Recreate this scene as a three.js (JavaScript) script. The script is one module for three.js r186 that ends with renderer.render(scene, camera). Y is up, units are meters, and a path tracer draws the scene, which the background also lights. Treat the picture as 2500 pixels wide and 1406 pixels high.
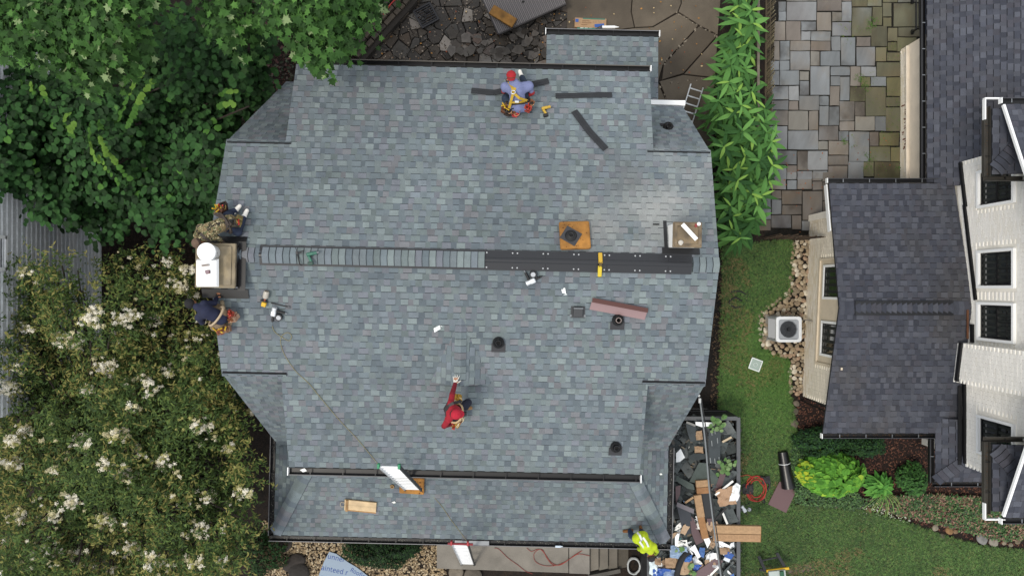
import * as THREE from 'three';
import { mergeGeometries } from 'three/addons/utils/BufferGeometryUtils.js';
import { RoundedBoxGeometry } from 'three/addons/geometries/RoundedBoxGeometry.js';
import { FontLoader } from 'three/addons/loaders/FontLoader.js';
import { TextGeometry } from 'three/addons/geometries/TextGeometry.js';

// ---------- camera, sky, sun, exposure ----------
const scene = new THREE.Scene();
const H = 22.5, F = 1733;                       // a drone 22.5 m above the ground, looking straight down
const camera = new THREE.PerspectiveCamera(2 * Math.atan(703 / F) * 180 / Math.PI, 2500 / 1406, 0.1, 400);
camera.position.set(0, H, 0); camera.up.set(0, 0, -1); camera.lookAt(0, 0, 0);
scene.add(camera);
const renderer = new THREE.WebGLRenderer({ antialias: true });
renderer.setSize(1024, 575);
renderer.toneMapping = THREE.LinearToneMapping;
renderer.toneMappingExposure = 1.35;
renderer.shadowMap.enabled = true;
{
  const w = 64, h = 32, d = new Float32Array(w * h * 4);
  for (let j = 0; j < h; j++) for (let i = 0; i < w; i++) {
    const e = Math.sin(((j + .5) / h - .5) * Math.PI);           // row 0 is the nadir
    const L = e > 0 ? 1.02 - .22 * e : .45;                       // overcast, with the horizon brightened to lift the walls
    const o = (j * w + i) * 4;
    d[o] = L * .965; d[o + 1] = L * .99; d[o + 2] = L * 1.03; d[o + 3] = 1;
  }
  const t = new THREE.DataTexture(d, w, h, THREE.RGBAFormat, THREE.FloatType);
  t.mapping = THREE.EquirectangularReflectionMapping; t.magFilter = THREE.LinearFilter; t.needsUpdate = true;
  scene.background = t; scene.environment = t;
}
const sun = new THREE.DirectionalLight(0xfff6e8, 1.5);
sun.position.set(-15, 34, 9); sun.target.position.set(0, 0, 0);
sun.castShadow = true; sun.shadow.radius = 24;
Object.assign(sun.shadow.camera, { left: -25, right: 25, top: 25, bottom: -25, near: 1, far: 90 });
sun.shadow.mapSize.set(4096, 4096); scene.add(sun, sun.target);

// ---------- small helpers ----------
const V = (x, y, z) => new THREE.Vector3(x, y, z);
function rng(seed) { let a = seed >>> 0; return () => { a = (a + 0x6D2B79F5) | 0; let t = Math.imul(a ^ (a >>> 15), 1 | a); t = (t + Math.imul(t ^ (t >>> 7), 61 | t)) ^ t; return ((t ^ (t >>> 14)) >>> 0) / 4294967296; }; }
let R = rng(7);
const rr = (a, b) => a + (b - a) * R();
const pick = a => a[Math.floor(R() * a.length)];
const C = h => new THREE.Color(h);
const jit = (c, k) => { const m = 1 + (R() - .5) * 2 * k; return new THREE.Color(c.r * m, c.g * m, c.b * m); };
function hash(x, y) { let h = Math.imul(x | 0, 374761393) + Math.imul(y | 0, 668265263); h = Math.imul(h ^ (h >>> 13), 1274126177); return ((h ^ (h >>> 16)) >>> 0) / 4294967296; }
function vnoise(x, y) { const i = Math.floor(x), j = Math.floor(y), u = x - i, v = y - j, a = u * u * (3 - 2 * u), b = v * v * (3 - 2 * v); return (hash(i, j) * (1 - a) + hash(i + 1, j) * a) * (1 - b) + (hash(i, j + 1) * (1 - a) + hash(i + 1, j + 1) * a) * b; }
const fbm = (x, y, o = 4) => { let s = 0, a = .5, n = 0; for (let k = 0; k < o; k++) { s += a * vnoise(x, y); n += a; x = x * 2.03 + 17; y = y * 2.03 + 31; a *= .5; } return s / n; };

// pixels of the photograph (2500 x 1406) to real points: at a height, or on a plane of the house
const TH = 1.25 * Math.PI / 180, CT = Math.cos(TH), ST = Math.sin(TH);   // the house stands turned by 1.25 degrees
const P = (u, v, y = 0) => V((u - 1250) / F * (H - y), y, (v - 703) / F * (H - y));
const toHouse = p => V(p.x * CT + p.z * ST, p.y, -p.x * ST + p.z * CT);
const toWorld = p => V(p.x * CT - p.z * ST, p.y, p.x * ST + p.z * CT);
// a plane is y = a + b * x + c * z in the house's own axes
function on(pl, u, v, lift = 0) {
  const dx = (u - 1250) / F, dz = (v - 703) / F, hx = dx * CT + dz * ST, hz = -dx * ST + dz * CT;
  const t = (H - pl.a - lift) / (1 + pl.b * hx + pl.c * hz);
  return V(dx * t, H - t, dz * t);
}
const normalOf = pl => V(-pl.b * CT + pl.c * ST, 1, -pl.b * ST - pl.c * CT).normalize();
const GROUND = { a: 0, b: 0, c: 0 };

// ---------- names, things, parts ----------
const used = {};
function numbered(n) { if (!(n in used)) { used[n] = 0; return n; } used[n]++; return n + '_' + String(used[n]).padStart(3, '0'); }
function thing(name, label, category, pos, group) {
  const o = new THREE.Group(); o.name = numbered(name); scene.add(o);
  if (pos) o.position.copy(pos);
  o.userData = { label, category }; if (group) o.userData.group = group;
  return o;
}
function struct(name, pos) { const o = new THREE.Group(); o.name = name; o.userData = { kind: 'structure' }; if (pos) o.position.copy(pos); scene.add(o); return o; }
function part(name, geo, mat, parent, label) {
  const m = new THREE.Mesh(geo, mat); m.name = name; m.castShadow = m.receiveShadow = true;
  parent.add(m); if (label) m.userData.label = label;
  return m;
}
function single(name, geo, mat, label, category, pos, group) {
  const m = new THREE.Mesh(geo, mat); m.name = numbered(name); m.castShadow = m.receiveShadow = true;
  if (pos) m.position.copy(pos); m.userData = { label, category }; if (group) m.userData.group = group;
  scene.add(m); return m;
}
// stand a thing on a plane at a pixel, its x axis pointing to a second pixel
function place(o, pl, u, v, u2, v2, lift = 0) {
  const p = on(pl, u, v, lift), n = normalOf(pl), q = on(pl, u2, v2, lift);
  const x = q.sub(p); x.addScaledVector(n, -x.dot(n)).normalize();
  const z = new THREE.Vector3().crossVectors(x, n);
  o.position.copy(p); o.quaternion.setFromRotationMatrix(new THREE.Matrix4().makeBasis(x, n, z));
  return o;
}

// ---------- geometry helpers ----------
function prep(g) { if (g.index) g = g.toNonIndexed(); for (const k of Object.keys(g.attributes)) if (!['position', 'normal', 'uv', 'color'].includes(k)) g.deleteAttribute(k); return g; }
function uvBox(g, s = 1) {                        // uv in metres, by the way each face points
  g = prep(g); const p = g.attributes.position, n = p.count, uv = new Float32Array(n * 2), a = V(), b = V(), c = V(), e = V();
  for (let i = 0; i < n; i += 3) {
    a.fromBufferAttribute(p, i); b.fromBufferAttribute(p, i + 1); c.fromBufferAttribute(p, i + 2);
    e.crossVectors(b.clone().sub(a), c.clone().sub(a));
    const x = Math.abs(e.x), y = Math.abs(e.y), z = Math.abs(e.z);
    [a, b, c].forEach((q, k) => { const o = (i + k) * 2; if (y >= x && y >= z) { uv[o] = q.x * s; uv[o + 1] = q.z * s; } else if (x >= z) { uv[o] = q.z * s; uv[o + 1] = q.y * s; } else { uv[o] = q.x * s; uv[o + 1] = q.y * s; } });
  }
  g.setAttribute('uv', new THREE.BufferAttribute(uv, 2)); return g;
}
function tint(g, c) { g = prep(g); const n = g.attributes.position.count, a = new Float32Array(n * 3); for (let i = 0; i < n; i++) { a[i * 3] = c.r; a[i * 3 + 1] = c.g; a[i * 3 + 2] = c.b; } g.setAttribute('color', new THREE.BufferAttribute(a, 3)); return g; }
function join(list) {
  list = list.map(prep); const col = list.some(g => g.attributes.color);
  for (const g of list) { if (!g.attributes.uv) g.setAttribute('uv', new THREE.BufferAttribute(new Float32Array(g.attributes.position.count * 2), 2)); if (!g.attributes.normal) g.computeVertexNormals(); if (col && !g.attributes.color) tint(g, C(0xffffff)); }
  return list.length === 1 ? list[0] : mergeGeometries(list);
}
const M4 = (p, rx = 0, ry = 0, rz = 0) => new THREE.Matrix4().compose(p, new THREE.Quaternion().setFromEuler(new THREE.Euler(rx, ry, rz)), V(1, 1, 1));
function box(w, h, d, x = 0, y = 0, z = 0, rx = 0, ry = 0, rz = 0) { return uvBox(new THREE.BoxGeometry(w, h, d)).applyMatrix4(M4(V(x, y, z), rx, ry, rz)); }
function rbox(w, h, d, x = 0, y = 0, z = 0, r = .01, rx = 0, ry = 0, rz = 0) { return uvBox(new RoundedBoxGeometry(w, h, d, 2, Math.min(r, w / 2.1, h / 2.1, d / 2.1))).applyMatrix4(M4(V(x, y, z), rx, ry, rz)); }
function cyl(r1, r2, h, x = 0, y = 0, z = 0, seg = 16, rx = 0, ry = 0, rz = 0) { return prep(new THREE.CylinderGeometry(r1, r2, h, seg)).applyMatrix4(M4(V(x, y, z), rx, ry, rz)); }
function bar(a, b, w, h) {                          // a squared bar from a to b
  const d = b.clone().sub(a), L = d.length(), g = uvBox(new THREE.BoxGeometry(w, h || w, L));
  const up = Math.abs(d.y) / L > .99 ? V(1, 0, 0) : V(0, 1, 0);
  const m = new THREE.Matrix4().lookAt(b, a, up); m.setPosition(a.clone().add(b).multiplyScalar(.5)); return g.applyMatrix4(m);
}
function rod(a, b, r1, r2 = r1, seg = 8) {
  const d = b.clone().sub(a), g = prep(new THREE.CylinderGeometry(r2, r1, d.length(), seg));
  g.applyMatrix4(new THREE.Matrix4().compose(a.clone().add(b).multiplyScalar(.5), new THREE.Quaternion().setFromUnitVectors(V(0, 1, 0), d.normalize()), V(1, 1, 1))); return g;
}
function tube(pts, r, seg = 40, rs = 6) { return prep(new THREE.TubeGeometry(new THREE.CatmullRomCurve3(pts), seg, r, rs)); }
function lathe(pts, seg = 20) { return prep(new THREE.LatheGeometry(pts.map(p => new THREE.Vector2(p[0], p[1])), seg)); }
// a flat-sided prism over a polygon of [x, z] pairs, from y0 to y1, with a small chamfer
function prism(poly, y0, y1, ch = 0) {
  let area = 0; poly.forEach((p, i) => { const q = poly[(i + 1) % poly.length]; area += p[0] * q[1] - q[0] * p[1]; });
  if (area > 0) poly = poly.slice().reverse();       // seen from above the outline runs counter-clockwise
  const pos = [], n = poly.length, cx = poly.reduce((s, p) => s + p[0], 0) / n, cz = poly.reduce((s, p) => s + p[1], 0) / n;
  const inn = ch ? insetPoly(poly, ch) || poly.map(p => [p[0] + (cx - p[0]) * .12, p[1] + (cz - p[1]) * .12]) : poly, ym = ch ? y1 - ch * .7 : y1;
  const tri = (a, b, c) => pos.push(...a, ...b, ...c);
  const shape = THREE.ShapeUtils.triangulateShape(inn.map(p => new THREE.Vector2(p[0], -p[1])), []);
  for (const [a, b, c] of shape) tri([inn[a][0], y1, inn[a][1]], [inn[b][0], y1, inn[b][1]], [inn[c][0], y1, inn[c][1]]);
  for (let i = 0; i < n; i++) {
    const p = poly[i], q = poly[(i + 1) % n], pi = inn[i], qi = inn[(i + 1) % n];
    tri([p[0], y0, p[1]], [q[0], y0, q[1]], [q[0], ym, q[1]]); tri([p[0], y0, p[1]], [q[0], ym, q[1]], [p[0], ym, p[1]]);
    if (ch) { tri([p[0], ym, p[1]], [q[0], ym, q[1]], [qi[0], y1, qi[1]]); tri([p[0], ym, p[1]], [qi[0], y1, qi[1]], [pi[0], y1, pi[1]]); }
  }
  return flat(pos);
}
function flat(pos) { const g = new THREE.BufferGeometry(); g.setAttribute('position', new THREE.BufferAttribute(new Float32Array(pos), 3)); g.computeVertexNormals(); return uvBox(g); }
function insetPoly(poly, d) {                       // the outline moved inwards; null when nothing would be left
  const n = poly.length, out = []; let area = 0;
  poly.forEach((p, i) => { const q = poly[(i + 1) % n]; area += p[0] * q[1] - q[0] * p[1]; });
  const s = area > 0 ? 1 : -1;
  for (let i = 0; i < n; i++) {
    const a = poly[(i + n - 1) % n], b = poly[i], c = poly[(i + 1) % n];
    let e1 = [b[0] - a[0], b[1] - a[1]], e2 = [c[0] - b[0], c[1] - b[1]]; const l1 = Math.hypot(...e1) || 1e-9, l2 = Math.hypot(...e2) || 1e-9;
    const n1 = [-e1[1] / l1 * s, e1[0] / l1 * s], n2 = [-e2[1] / l2 * s, e2[0] / l2 * s];
    let m = [n1[0] + n2[0], n1[1] + n2[1]]; const ml = Math.hypot(...m); if (ml < .2) return null;
    m = [m[0] / ml, m[1] / ml]; const k = d / Math.max(.35, m[0] * n1[0] + m[1] * n1[1]);
    out.push([b[0] + m[0] * k, b[1] + m[1] * k]);
  }
  let a2 = 0; out.forEach((p, i) => { const q = out[(i + 1) % n]; a2 += p[0] * q[1] - q[0] * p[1]; });
  return a2 * s > 1e-5 ? out : null;
}
function clipHalf(poly, a, b, c) {                  // keep a x + b y <= c
  const out = [];
  for (let i = 0; i < poly.length; i++) {
    const p = poly[i], q = poly[(i + 1) % poly.length], dp = a * p[0] + b * p[1] - c, dq = a * q[0] + b * q[1] - c;
    if (dp <= 0) out.push(p);
    if ((dp < 0 && dq > 0) || (dp > 0 && dq < 0)) { const t = dp / (dp - dq); out.push([p[0] + (q[0] - p[0]) * t, p[1] + (q[1] - p[1]) * t]); }
  }
  return out;
}
function clipConvex(poly, conv) {
  let area = 0; conv.forEach((p, i) => { const q = conv[(i + 1) % conv.length]; area += p[0] * q[1] - q[0] * p[1]; });
  const s = area > 0 ? 1 : -1;
  for (let i = 0; i < conv.length && poly.length; i++) { const p = conv[i], q = conv[(i + 1) % conv.length], nx = (q[1] - p[1]) * s, ny = -(q[0] - p[0]) * s; poly = clipHalf(poly, nx, ny, nx * p[0] + ny * p[1]); }
  return poly;
}
const polyArea = p => Math.abs(p.reduce((s, a, i) => { const b = p[(i + 1) % p.length]; return s + a[0] * b[1] - b[0] * a[1]; }, 0)) / 2;
function inside(poly, x, y) { let c = false; for (let i = 0, j = poly.length - 1; i < poly.length; j = i++) { const [a, b] = poly[i], [d, e] = poly[j]; if ((b > y) !== (e > y) && x < (d - a) * (y - b) / (e - b) + a) c = !c; } return c; }
const px = (poly, y = 0) => poly.map(([u, v]) => { const p = P(u, v, y); return [p.x, p.z]; });
function voronoi(pts, region) {                     // cells of the points, cut to a convex region
  return pts.map((p, i) => {
    let cell = region.slice();
    const near = pts.map((q, j) => [j, (q[0] - p[0]) ** 2 + (q[1] - p[1]) ** 2]).filter(a => a[0] !== i).sort((a, b) => a[1] - b[1]).slice(0, 24);
    for (const [j] of near) { const q = pts[j], a = q[0] - p[0], b = q[1] - p[1]; cell = clipHalf(cell, a, b, (q[0] ** 2 + q[1] ** 2 - p[0] ** 2 - p[1] ** 2) / 2); if (cell.length < 3) break; }
    return cell;
  });
}
// grow a smooth skin over tapered bones [a, b, ra, rb] (surface nets on a grid)
function skin(bones, cell = .018, k = .03) {
  const lo = V(1e9, 1e9, 1e9), hi = V(-1e9, -1e9, -1e9);
  for (const [a, b, ra, rb] of bones) { const r = Math.max(ra, rb) + .03; for (const q of [a, b]) { lo.min(q.clone().subScalar(r)); hi.max(q.clone().addScalar(r)); } }
  const nx = Math.ceil((hi.x - lo.x) / cell) + 1, ny = Math.ceil((hi.y - lo.y) / cell) + 1, nz = Math.ceil((hi.z - lo.z) / cell) + 1;
  const f = new Float32Array(nx * ny * nz), id = (i, j, l) => (l * ny + j) * nx + i;
  const bs = bones.map(([a, b, ra, rb]) => { const d = b.clone().sub(a); return [a.x, a.y, a.z, d.x, d.y, d.z, Math.max(1e-9, d.lengthSq()), ra, rb - ra]; });
  for (let l = 0; l < nz; l++) for (let j = 0; j < ny; j++) for (let i = 0; i < nx; i++) {
    const x = lo.x + i * cell, y = lo.y + j * cell, z = lo.z + l * cell; let m = 9;
    for (const q of bs) {
      const ax = x - q[0], ay = y - q[1], az = z - q[2]; let t = (ax * q[3] + ay * q[4] + az * q[5]) / q[6]; t = t < 0 ? 0 : t > 1 ? 1 : t;
      const ex = ax - q[3] * t, ey = ay - q[4] * t, ez = az - q[5] * t, d = Math.sqrt(ex * ex + ey * ey + ez * ez) - q[7] - q[8] * t;
      const h = Math.max(k - Math.abs(m - d), 0) / k; m = Math.min(m, d) - h * h * k * .25;
    }
    f[id(i, j, l)] = m;
  }
  const vid = new Int32Array(nx * ny * nz).fill(-1), pos = [], nor = [], idx = [];
  for (let l = 0; l < nz - 1; l++) for (let j = 0; j < ny - 1; j++) for (let i = 0; i < nx - 1; i++) {
    const c = []; let s = 0; for (let q = 0; q < 8; q++) { const v = f[id(i + (q & 1), j + (q >> 1 & 1), l + (q >> 2))]; c.push(v); if (v < 0) s++; }
    if (s === 0 || s === 8) continue;
    let X = 0, Y = 0, Z = 0, n = 0;
    for (let a = 0; a < 8; a++) for (const b of [a | 1, a | 2, a | 4]) if (b !== a && (c[a] < 0) !== (c[b] < 0)) { const t = c[a] / (c[a] - c[b]); X += (a & 1) + t * ((b & 1) - (a & 1)); Y += (a >> 1 & 1) + t * ((b >> 1 & 1) - (a >> 1 & 1)); Z += (a >> 2) + t * ((b >> 2) - (a >> 2)); n++; }
    vid[id(i, j, l)] = pos.length / 3; pos.push(lo.x + (i + X / n) * cell, lo.y + (j + Y / n) * cell, lo.z + (l + Z / n) * cell);
    const g = V(c[1] + c[3] + c[5] + c[7] - c[0] - c[2] - c[4] - c[6], c[2] + c[3] + c[6] + c[7] - c[0] - c[1] - c[4] - c[5], c[4] + c[5] + c[6] + c[7] - c[0] - c[1] - c[2] - c[3]).normalize(); nor.push(g.x, g.y, g.z);
  }
  const quad = (a, b, c, d, flip) => { if (a < 0 || b < 0 || c < 0 || d < 0) return; if (flip) idx.push(a, c, b, a, d, c); else idx.push(a, b, c, a, c, d); };
  for (let l = 1; l < nz - 1; l++) for (let j = 1; j < ny - 1; j++) for (let i = 1; i < nx - 1; i++) {
    const s = f[id(i, j, l)] < 0;
    if (s !== f[id(i + 1, j, l)] < 0) quad(vid[id(i, j - 1, l - 1)], vid[id(i, j, l - 1)], vid[id(i, j, l)], vid[id(i, j - 1, l)], !s);
    if (s !== f[id(i, j + 1, l)] < 0) quad(vid[id(i - 1, j, l - 1)], vid[id(i - 1, j, l)], vid[id(i, j, l)], vid[id(i, j, l - 1)], !s);
    if (s !== f[id(i, j, l + 1)] < 0) quad(vid[id(i - 1, j - 1, l)], vid[id(i, j - 1, l)], vid[id(i, j, l)], vid[id(i - 1, j, l)], !s);
  }
  const g = new THREE.BufferGeometry(); g.setAttribute('position', new THREE.BufferAttribute(new Float32Array(pos), 3)); g.setAttribute('normal', new THREE.BufferAttribute(new Float32Array(nor), 3)); g.setIndex(idx); return uvBox(g);
}

// ---------- textures and materials ----------
function tex(n, f, rep = 1, srgb = true) {          // f(x, y) in 0..1 (wraps) -> [r, g, b] 0..255
  const d = new Uint8Array(n * n * 4);
  for (let j = 0; j < n; j++) for (let i = 0; i < n; i++) { const c = f(i / n, j / n, i, j), o = (j * n + i) * 4; d[o] = c[0]; d[o + 1] = c[1]; d[o + 2] = c[2]; d[o + 3] = 255; }
  const t = new THREE.DataTexture(d, n, n); t.wrapS = t.wrapT = THREE.RepeatWrapping; t.magFilter = THREE.LinearFilter; t.minFilter = THREE.LinearMipmapLinearFilter; t.generateMipmaps = true;
  if (srgb) t.colorSpace = THREE.SRGBColorSpace; t.repeat.set(rep, rep); t.needsUpdate = true; return t;
}
const grey = v => { v = Math.max(0, Math.min(255, v)); return [v, v, v]; };
const wrapN = (x, y, f, o = 4) => { const a = fbm(x * f, y * f, o), b = fbm((x - 1) * f, y * f, o), c = fbm(x * f, (y - 1) * f, o), d = fbm((x - 1) * f, (y - 1) * f, o); return (a * (1 - x) + b * x) * (1 - y) + (c * (1 - x) + d * x) * y; };
const tGranule = tex(512, (x, y, i, j) => grey(188 + 80 * hash(i * 3 + 1, j * 7) + 60 * (wrapN(x, y, 7) - .5)), .9);
const tStone = tex(512, (x, y, i, j) => grey(222 + 120 * (wrapN(x, y, 6, 5) - .5) + 22 * (hash(i, j) - .5)), .6);
const tConc = tex(512, (x, y, i, j) => { const a = wrapN(x, y, 5, 6), s = hash(i * 5, j * 3) > .93 ? -36 : hash(i, j * 9) > .94 ? 26 : 0; return grey(222 + 110 * (a - .5) + s + 22 * (hash(i, j) - .5)); }, .45);
const tSoil = tex(512, (x, y, i, j) => { const a = wrapN(x, y, 14, 5), b = wrapN(y, x, 40, 2), s = hash(i * 3, j) > .96 ? 50 : 0; const v = 120 + 160 * (a - .5) + 120 * (b - .5) + s; return [v * 1.05, v * .98, v * .9].map(q => Math.max(20, Math.min(255, q))); }, .8);
const tFab = tex(256, (x, y, i, j) => grey(220 + 26 * (hash(i, j) - .5) + 60 * (wrapN(x, y, 8) - .5)), 3);
const tWood = tex(256, (x, y, i, j) => grey(205 + 90 * (wrapN(x, y, 3) - .5) + 40 * (hash(j, 3) - .5) + 20 * (hash(i, j) - .5)), 2);
const tCap = tex(512, (x, y, i, j) => { const a = wrapN(x, y, 5, 5), b = wrapN(y, x, 9, 4); return [190 + 140 * (a - .5) + 60 * (b - .5), 186 + 140 * (a - .5) + 50 * (b - .5), 176 + 140 * (a - .5) + 24 * (b - .5)].map(q => Math.max(20, Math.min(255, q + 30 * (hash(i, j) - .5)))); }, 1);
const MS = (color, roughness = .8, o = {}) => new THREE.MeshStandardMaterial({ color, roughness, side: THREE.DoubleSide, ...o });
const tSlab = tex(512, (x, y, i, j) => { const a = wrapN(x, y, 4, 5), b = wrapN(y, x, 7, 5), st = wrapN((x + y * .35) % 1, y * .2, 18, 3), w = Math.max(0, b - .53) * 1.9, k = Math.max(0, .44 - a) * 3; const v = 222 + 90 * (a - .5) + 46 * (st - .5) + 16 * (hash(i, j) - .5); return [v * (1 - k * .35) + 8 * w, v * (1 - k * .38) - 16 * w, v * (1 - k * .4) - 44 * w].map(q => Math.max(40, Math.min(255, q))); }, .42);
const tPaint = tex(256, (x, y, i, j) => grey(240 + 40 * (wrapN(x, y, 6, 5) - .5) + 14 * (hash(i, j) - .5)), .7);
const mGran = MS(0xffffff, .95, { vertexColors: true, map: tGranule, bumpMap: tGranule, bumpScale: .002 });
const mVert = MS(0xffffff, .85, { vertexColors: true });
const mStone = MS(0xffffff, .85, { vertexColors: true, map: tStone, bumpMap: tStone, bumpScale: .006 });
const mConc = MS(0xffffff, .9, { vertexColors: true, map: tConc, bumpMap: tConc, bumpScale: .004 });
const mBlackMetal = MS(0x17181b, .45, { metalness: .2 });
const mBlackPl = MS(0x202227, .42);
const mRubber = MS(0x141517, .6);
const mWhiteMetal = MS(0xe9ebec, .4);
const mAlu = MS(0xcfd3d6, .35, { metalness: .55 });
const mGreyMetal = MS(0x8d9195, .4, { metalness: .6 });
const mDark = MS(0x0c0d0e, .9);
const mCard = MS(0xc9a37b, .85, { map: tFab });
const mWood = MS(0xc99a62, .75, { map: tWood });
const mYellow = MS(0xe0b422, .5);
const mBrown = MS(0x65463f, .5);
const mRed = MS(0xb4271d, .6);

// ---------- roofs: every shingle tab is a wedge of its own ----------
const PAL_MAIN = ['#8b989b', '#869499', '#818e95', '#7c8990', '#828892', '#878a90', '#77848c', '#7d8a8c', '#727e87', '#8e9b9d', '#818c92', '#848f98'].map(C);
const PAL_NEXT = ['#565a67', '#505460', '#5e626e', '#494d5a', '#52535e', '#5a5d68', '#444855'].map(C);
const EDGE_SHADOW = C('#353c42'), EDGE_SHADOW2 = C('#1d1f26');  // cut-edge asphalt; also paints the dark shadow line under each tab
function surf(pl, poly, eave, e, o = {}) {          // a roof plane cut to a plan outline, courses counted from the eave point
  const gl = Math.hypot(pl.b, pl.c), cos = 1 / Math.sqrt(1 + gl * gl), g = [pl.b / gl, pl.c / gl];
  const U = V(-g[1], 0, g[0]), W = V(g[0] * cos, gl * cos, g[1] * cos), N = V(-pl.b * cos, cos, -pl.c * cos);
  const O = V(eave[0], pl.a + pl.b * eave[0] + pl.c * eave[1], eave[1]);
  return { O, U, W, N, e, polys: poly.map(q => q.map(([x, z]) => { const dx = x - O.x, dz = z - O.z; return [dx * U.x + dz * U.z, (dx * g[0] + dz * g[1]) / cos]; })), ...o };
}
const at3 = (S, s, t, h) => S.O.clone().addScaledVector(S.U, s).addScaledVector(S.W, t).addScaledVector(S.N, h);
function deckOf(S) {                                // the boards and felt under the shingles
  const pos = [];
  for (let p of S.polys) {
    let ar = 0; p.forEach((a, i) => { const b = p[(i + 1) % p.length]; ar += a[0] * b[1] - b[0] * a[1]; }); if (ar < 0) p = p.slice().reverse();
    const top = p.map(q => at3(S, q[0], q[1], 0)), bot = p.map(q => at3(S, q[0], q[1], -.06)), n = p.length;
    for (let i = 1; i < n - 1; i++) { for (const v of [top[0], top[i], top[i + 1], bot[0], bot[i + 1], bot[i]]) pos.push(v.x, v.y, v.z); }
    for (let i = 0; i < n; i++) { const j = (i + 1) % n; for (const v of [bot[i], bot[j], top[j], bot[i], top[j], top[i]]) pos.push(v.x, v.y, v.z); }
  }
  return flat(pos);
}
function cellGeo(S, poly, t0, hb, ht, col, strip, stripPoly, edge) {
  const pos = [], colr = [];
  const put = (q, h, c) => { const v = at3(S, q[0], q[1], h); pos.push(v.x, v.y, v.z); colr.push(c.r, c.g, c.b); };
  const hh = t => hb + (ht - hb) * (t - t0) / S.e;
  const emit = (p, hf, c) => {
    let ar = 0; p.forEach((a, i) => { const b = p[(i + 1) % p.length]; ar += a[0] * b[1] - b[0] * a[1]; }); if (ar < 0) p = p.slice().reverse();
    for (let i = 1; i < p.length - 1; i++) { put(p[0], hf(p[0][1]), c); put(p[i], hf(p[i][1]), c); put(p[i + 1], hf(p[i + 1][1]), c); }
    return p;
  };
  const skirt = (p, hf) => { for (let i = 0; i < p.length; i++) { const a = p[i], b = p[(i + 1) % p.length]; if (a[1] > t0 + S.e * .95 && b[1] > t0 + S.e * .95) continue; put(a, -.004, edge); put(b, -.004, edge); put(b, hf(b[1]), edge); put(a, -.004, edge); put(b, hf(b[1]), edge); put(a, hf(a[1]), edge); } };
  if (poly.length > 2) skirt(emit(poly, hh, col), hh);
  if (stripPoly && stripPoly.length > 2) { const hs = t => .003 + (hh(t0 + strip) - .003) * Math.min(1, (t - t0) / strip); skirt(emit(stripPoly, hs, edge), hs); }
  const g = new THREE.BufferGeometry(); g.setAttribute('position', new THREE.BufferAttribute(new Float32Array(pos), 3)); g.setAttribute('color', new THREE.BufferAttribute(new Float32Array(colr), 3));
  g.computeVertexNormals(); return uvBox(g);
}
const cutRect = (s0, s1, t0, t1, conv) => clipConvex([[s0, t0], [s1, t0], [s1, t1], [s0, t1]], conv);
function shingle(cells, S, parent, pal, edge, wear) {
  const strip = .017;
  let s0 = 1e9, s1 = -1e9, t0 = 1e9, t1 = -1e9; for (const p of S.polys) for (const [s, t] of p) { s0 = Math.min(s0, s); s1 = Math.max(s1, s); t0 = Math.min(t0, t); t1 = Math.max(t1, t); }
  for (let j = Math.floor(t0 / S.e); j * S.e < t1 - .005; j++) {
    let s = s0 - rr(0, .3), tab = R() > .5, prev = null;
    while (s < s1) {
      const w = tab ? rr(.11, .22) : rr(.09, .17), a = j * S.e, b = a + S.e;
      let c = jit(pick(pal), .05); if (tab) c.multiplyScalar(1.06); else c.multiplyScalar(.89);
      for (const p of S.polys) {
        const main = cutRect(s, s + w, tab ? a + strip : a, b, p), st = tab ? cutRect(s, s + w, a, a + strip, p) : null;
        const ar = main.length > 2 ? polyArea(main) : 0; if (ar < 4e-4) continue;
        const m = main.reduce((q, r) => [q[0] + r[0] / main.length, q[1] + r[1] / main.length], [0, 0]), w3 = at3(S, m[0], m[1], 0);
        let cc = c; if (wear) cc = wear(c, w3);
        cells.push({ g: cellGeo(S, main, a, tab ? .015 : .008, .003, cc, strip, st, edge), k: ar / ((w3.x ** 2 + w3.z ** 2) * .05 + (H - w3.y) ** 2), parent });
      }
      s += w; tab = !tab;
    }
  }
}
function layShingles(cells, owner, most = 300) {    // the 300 that show largest are parts, the rest one field
  cells.sort((a, b) => b.k - a.k);
  cells.slice(0, most).forEach(c => part('shingle', c.g, mGran, c.parent));
  const m = part('shingle_field', mergeGeometries(cells.slice(most).map(c => c.g)), mGran, owner); m.userData.kind = 'stuff';
}
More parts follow.
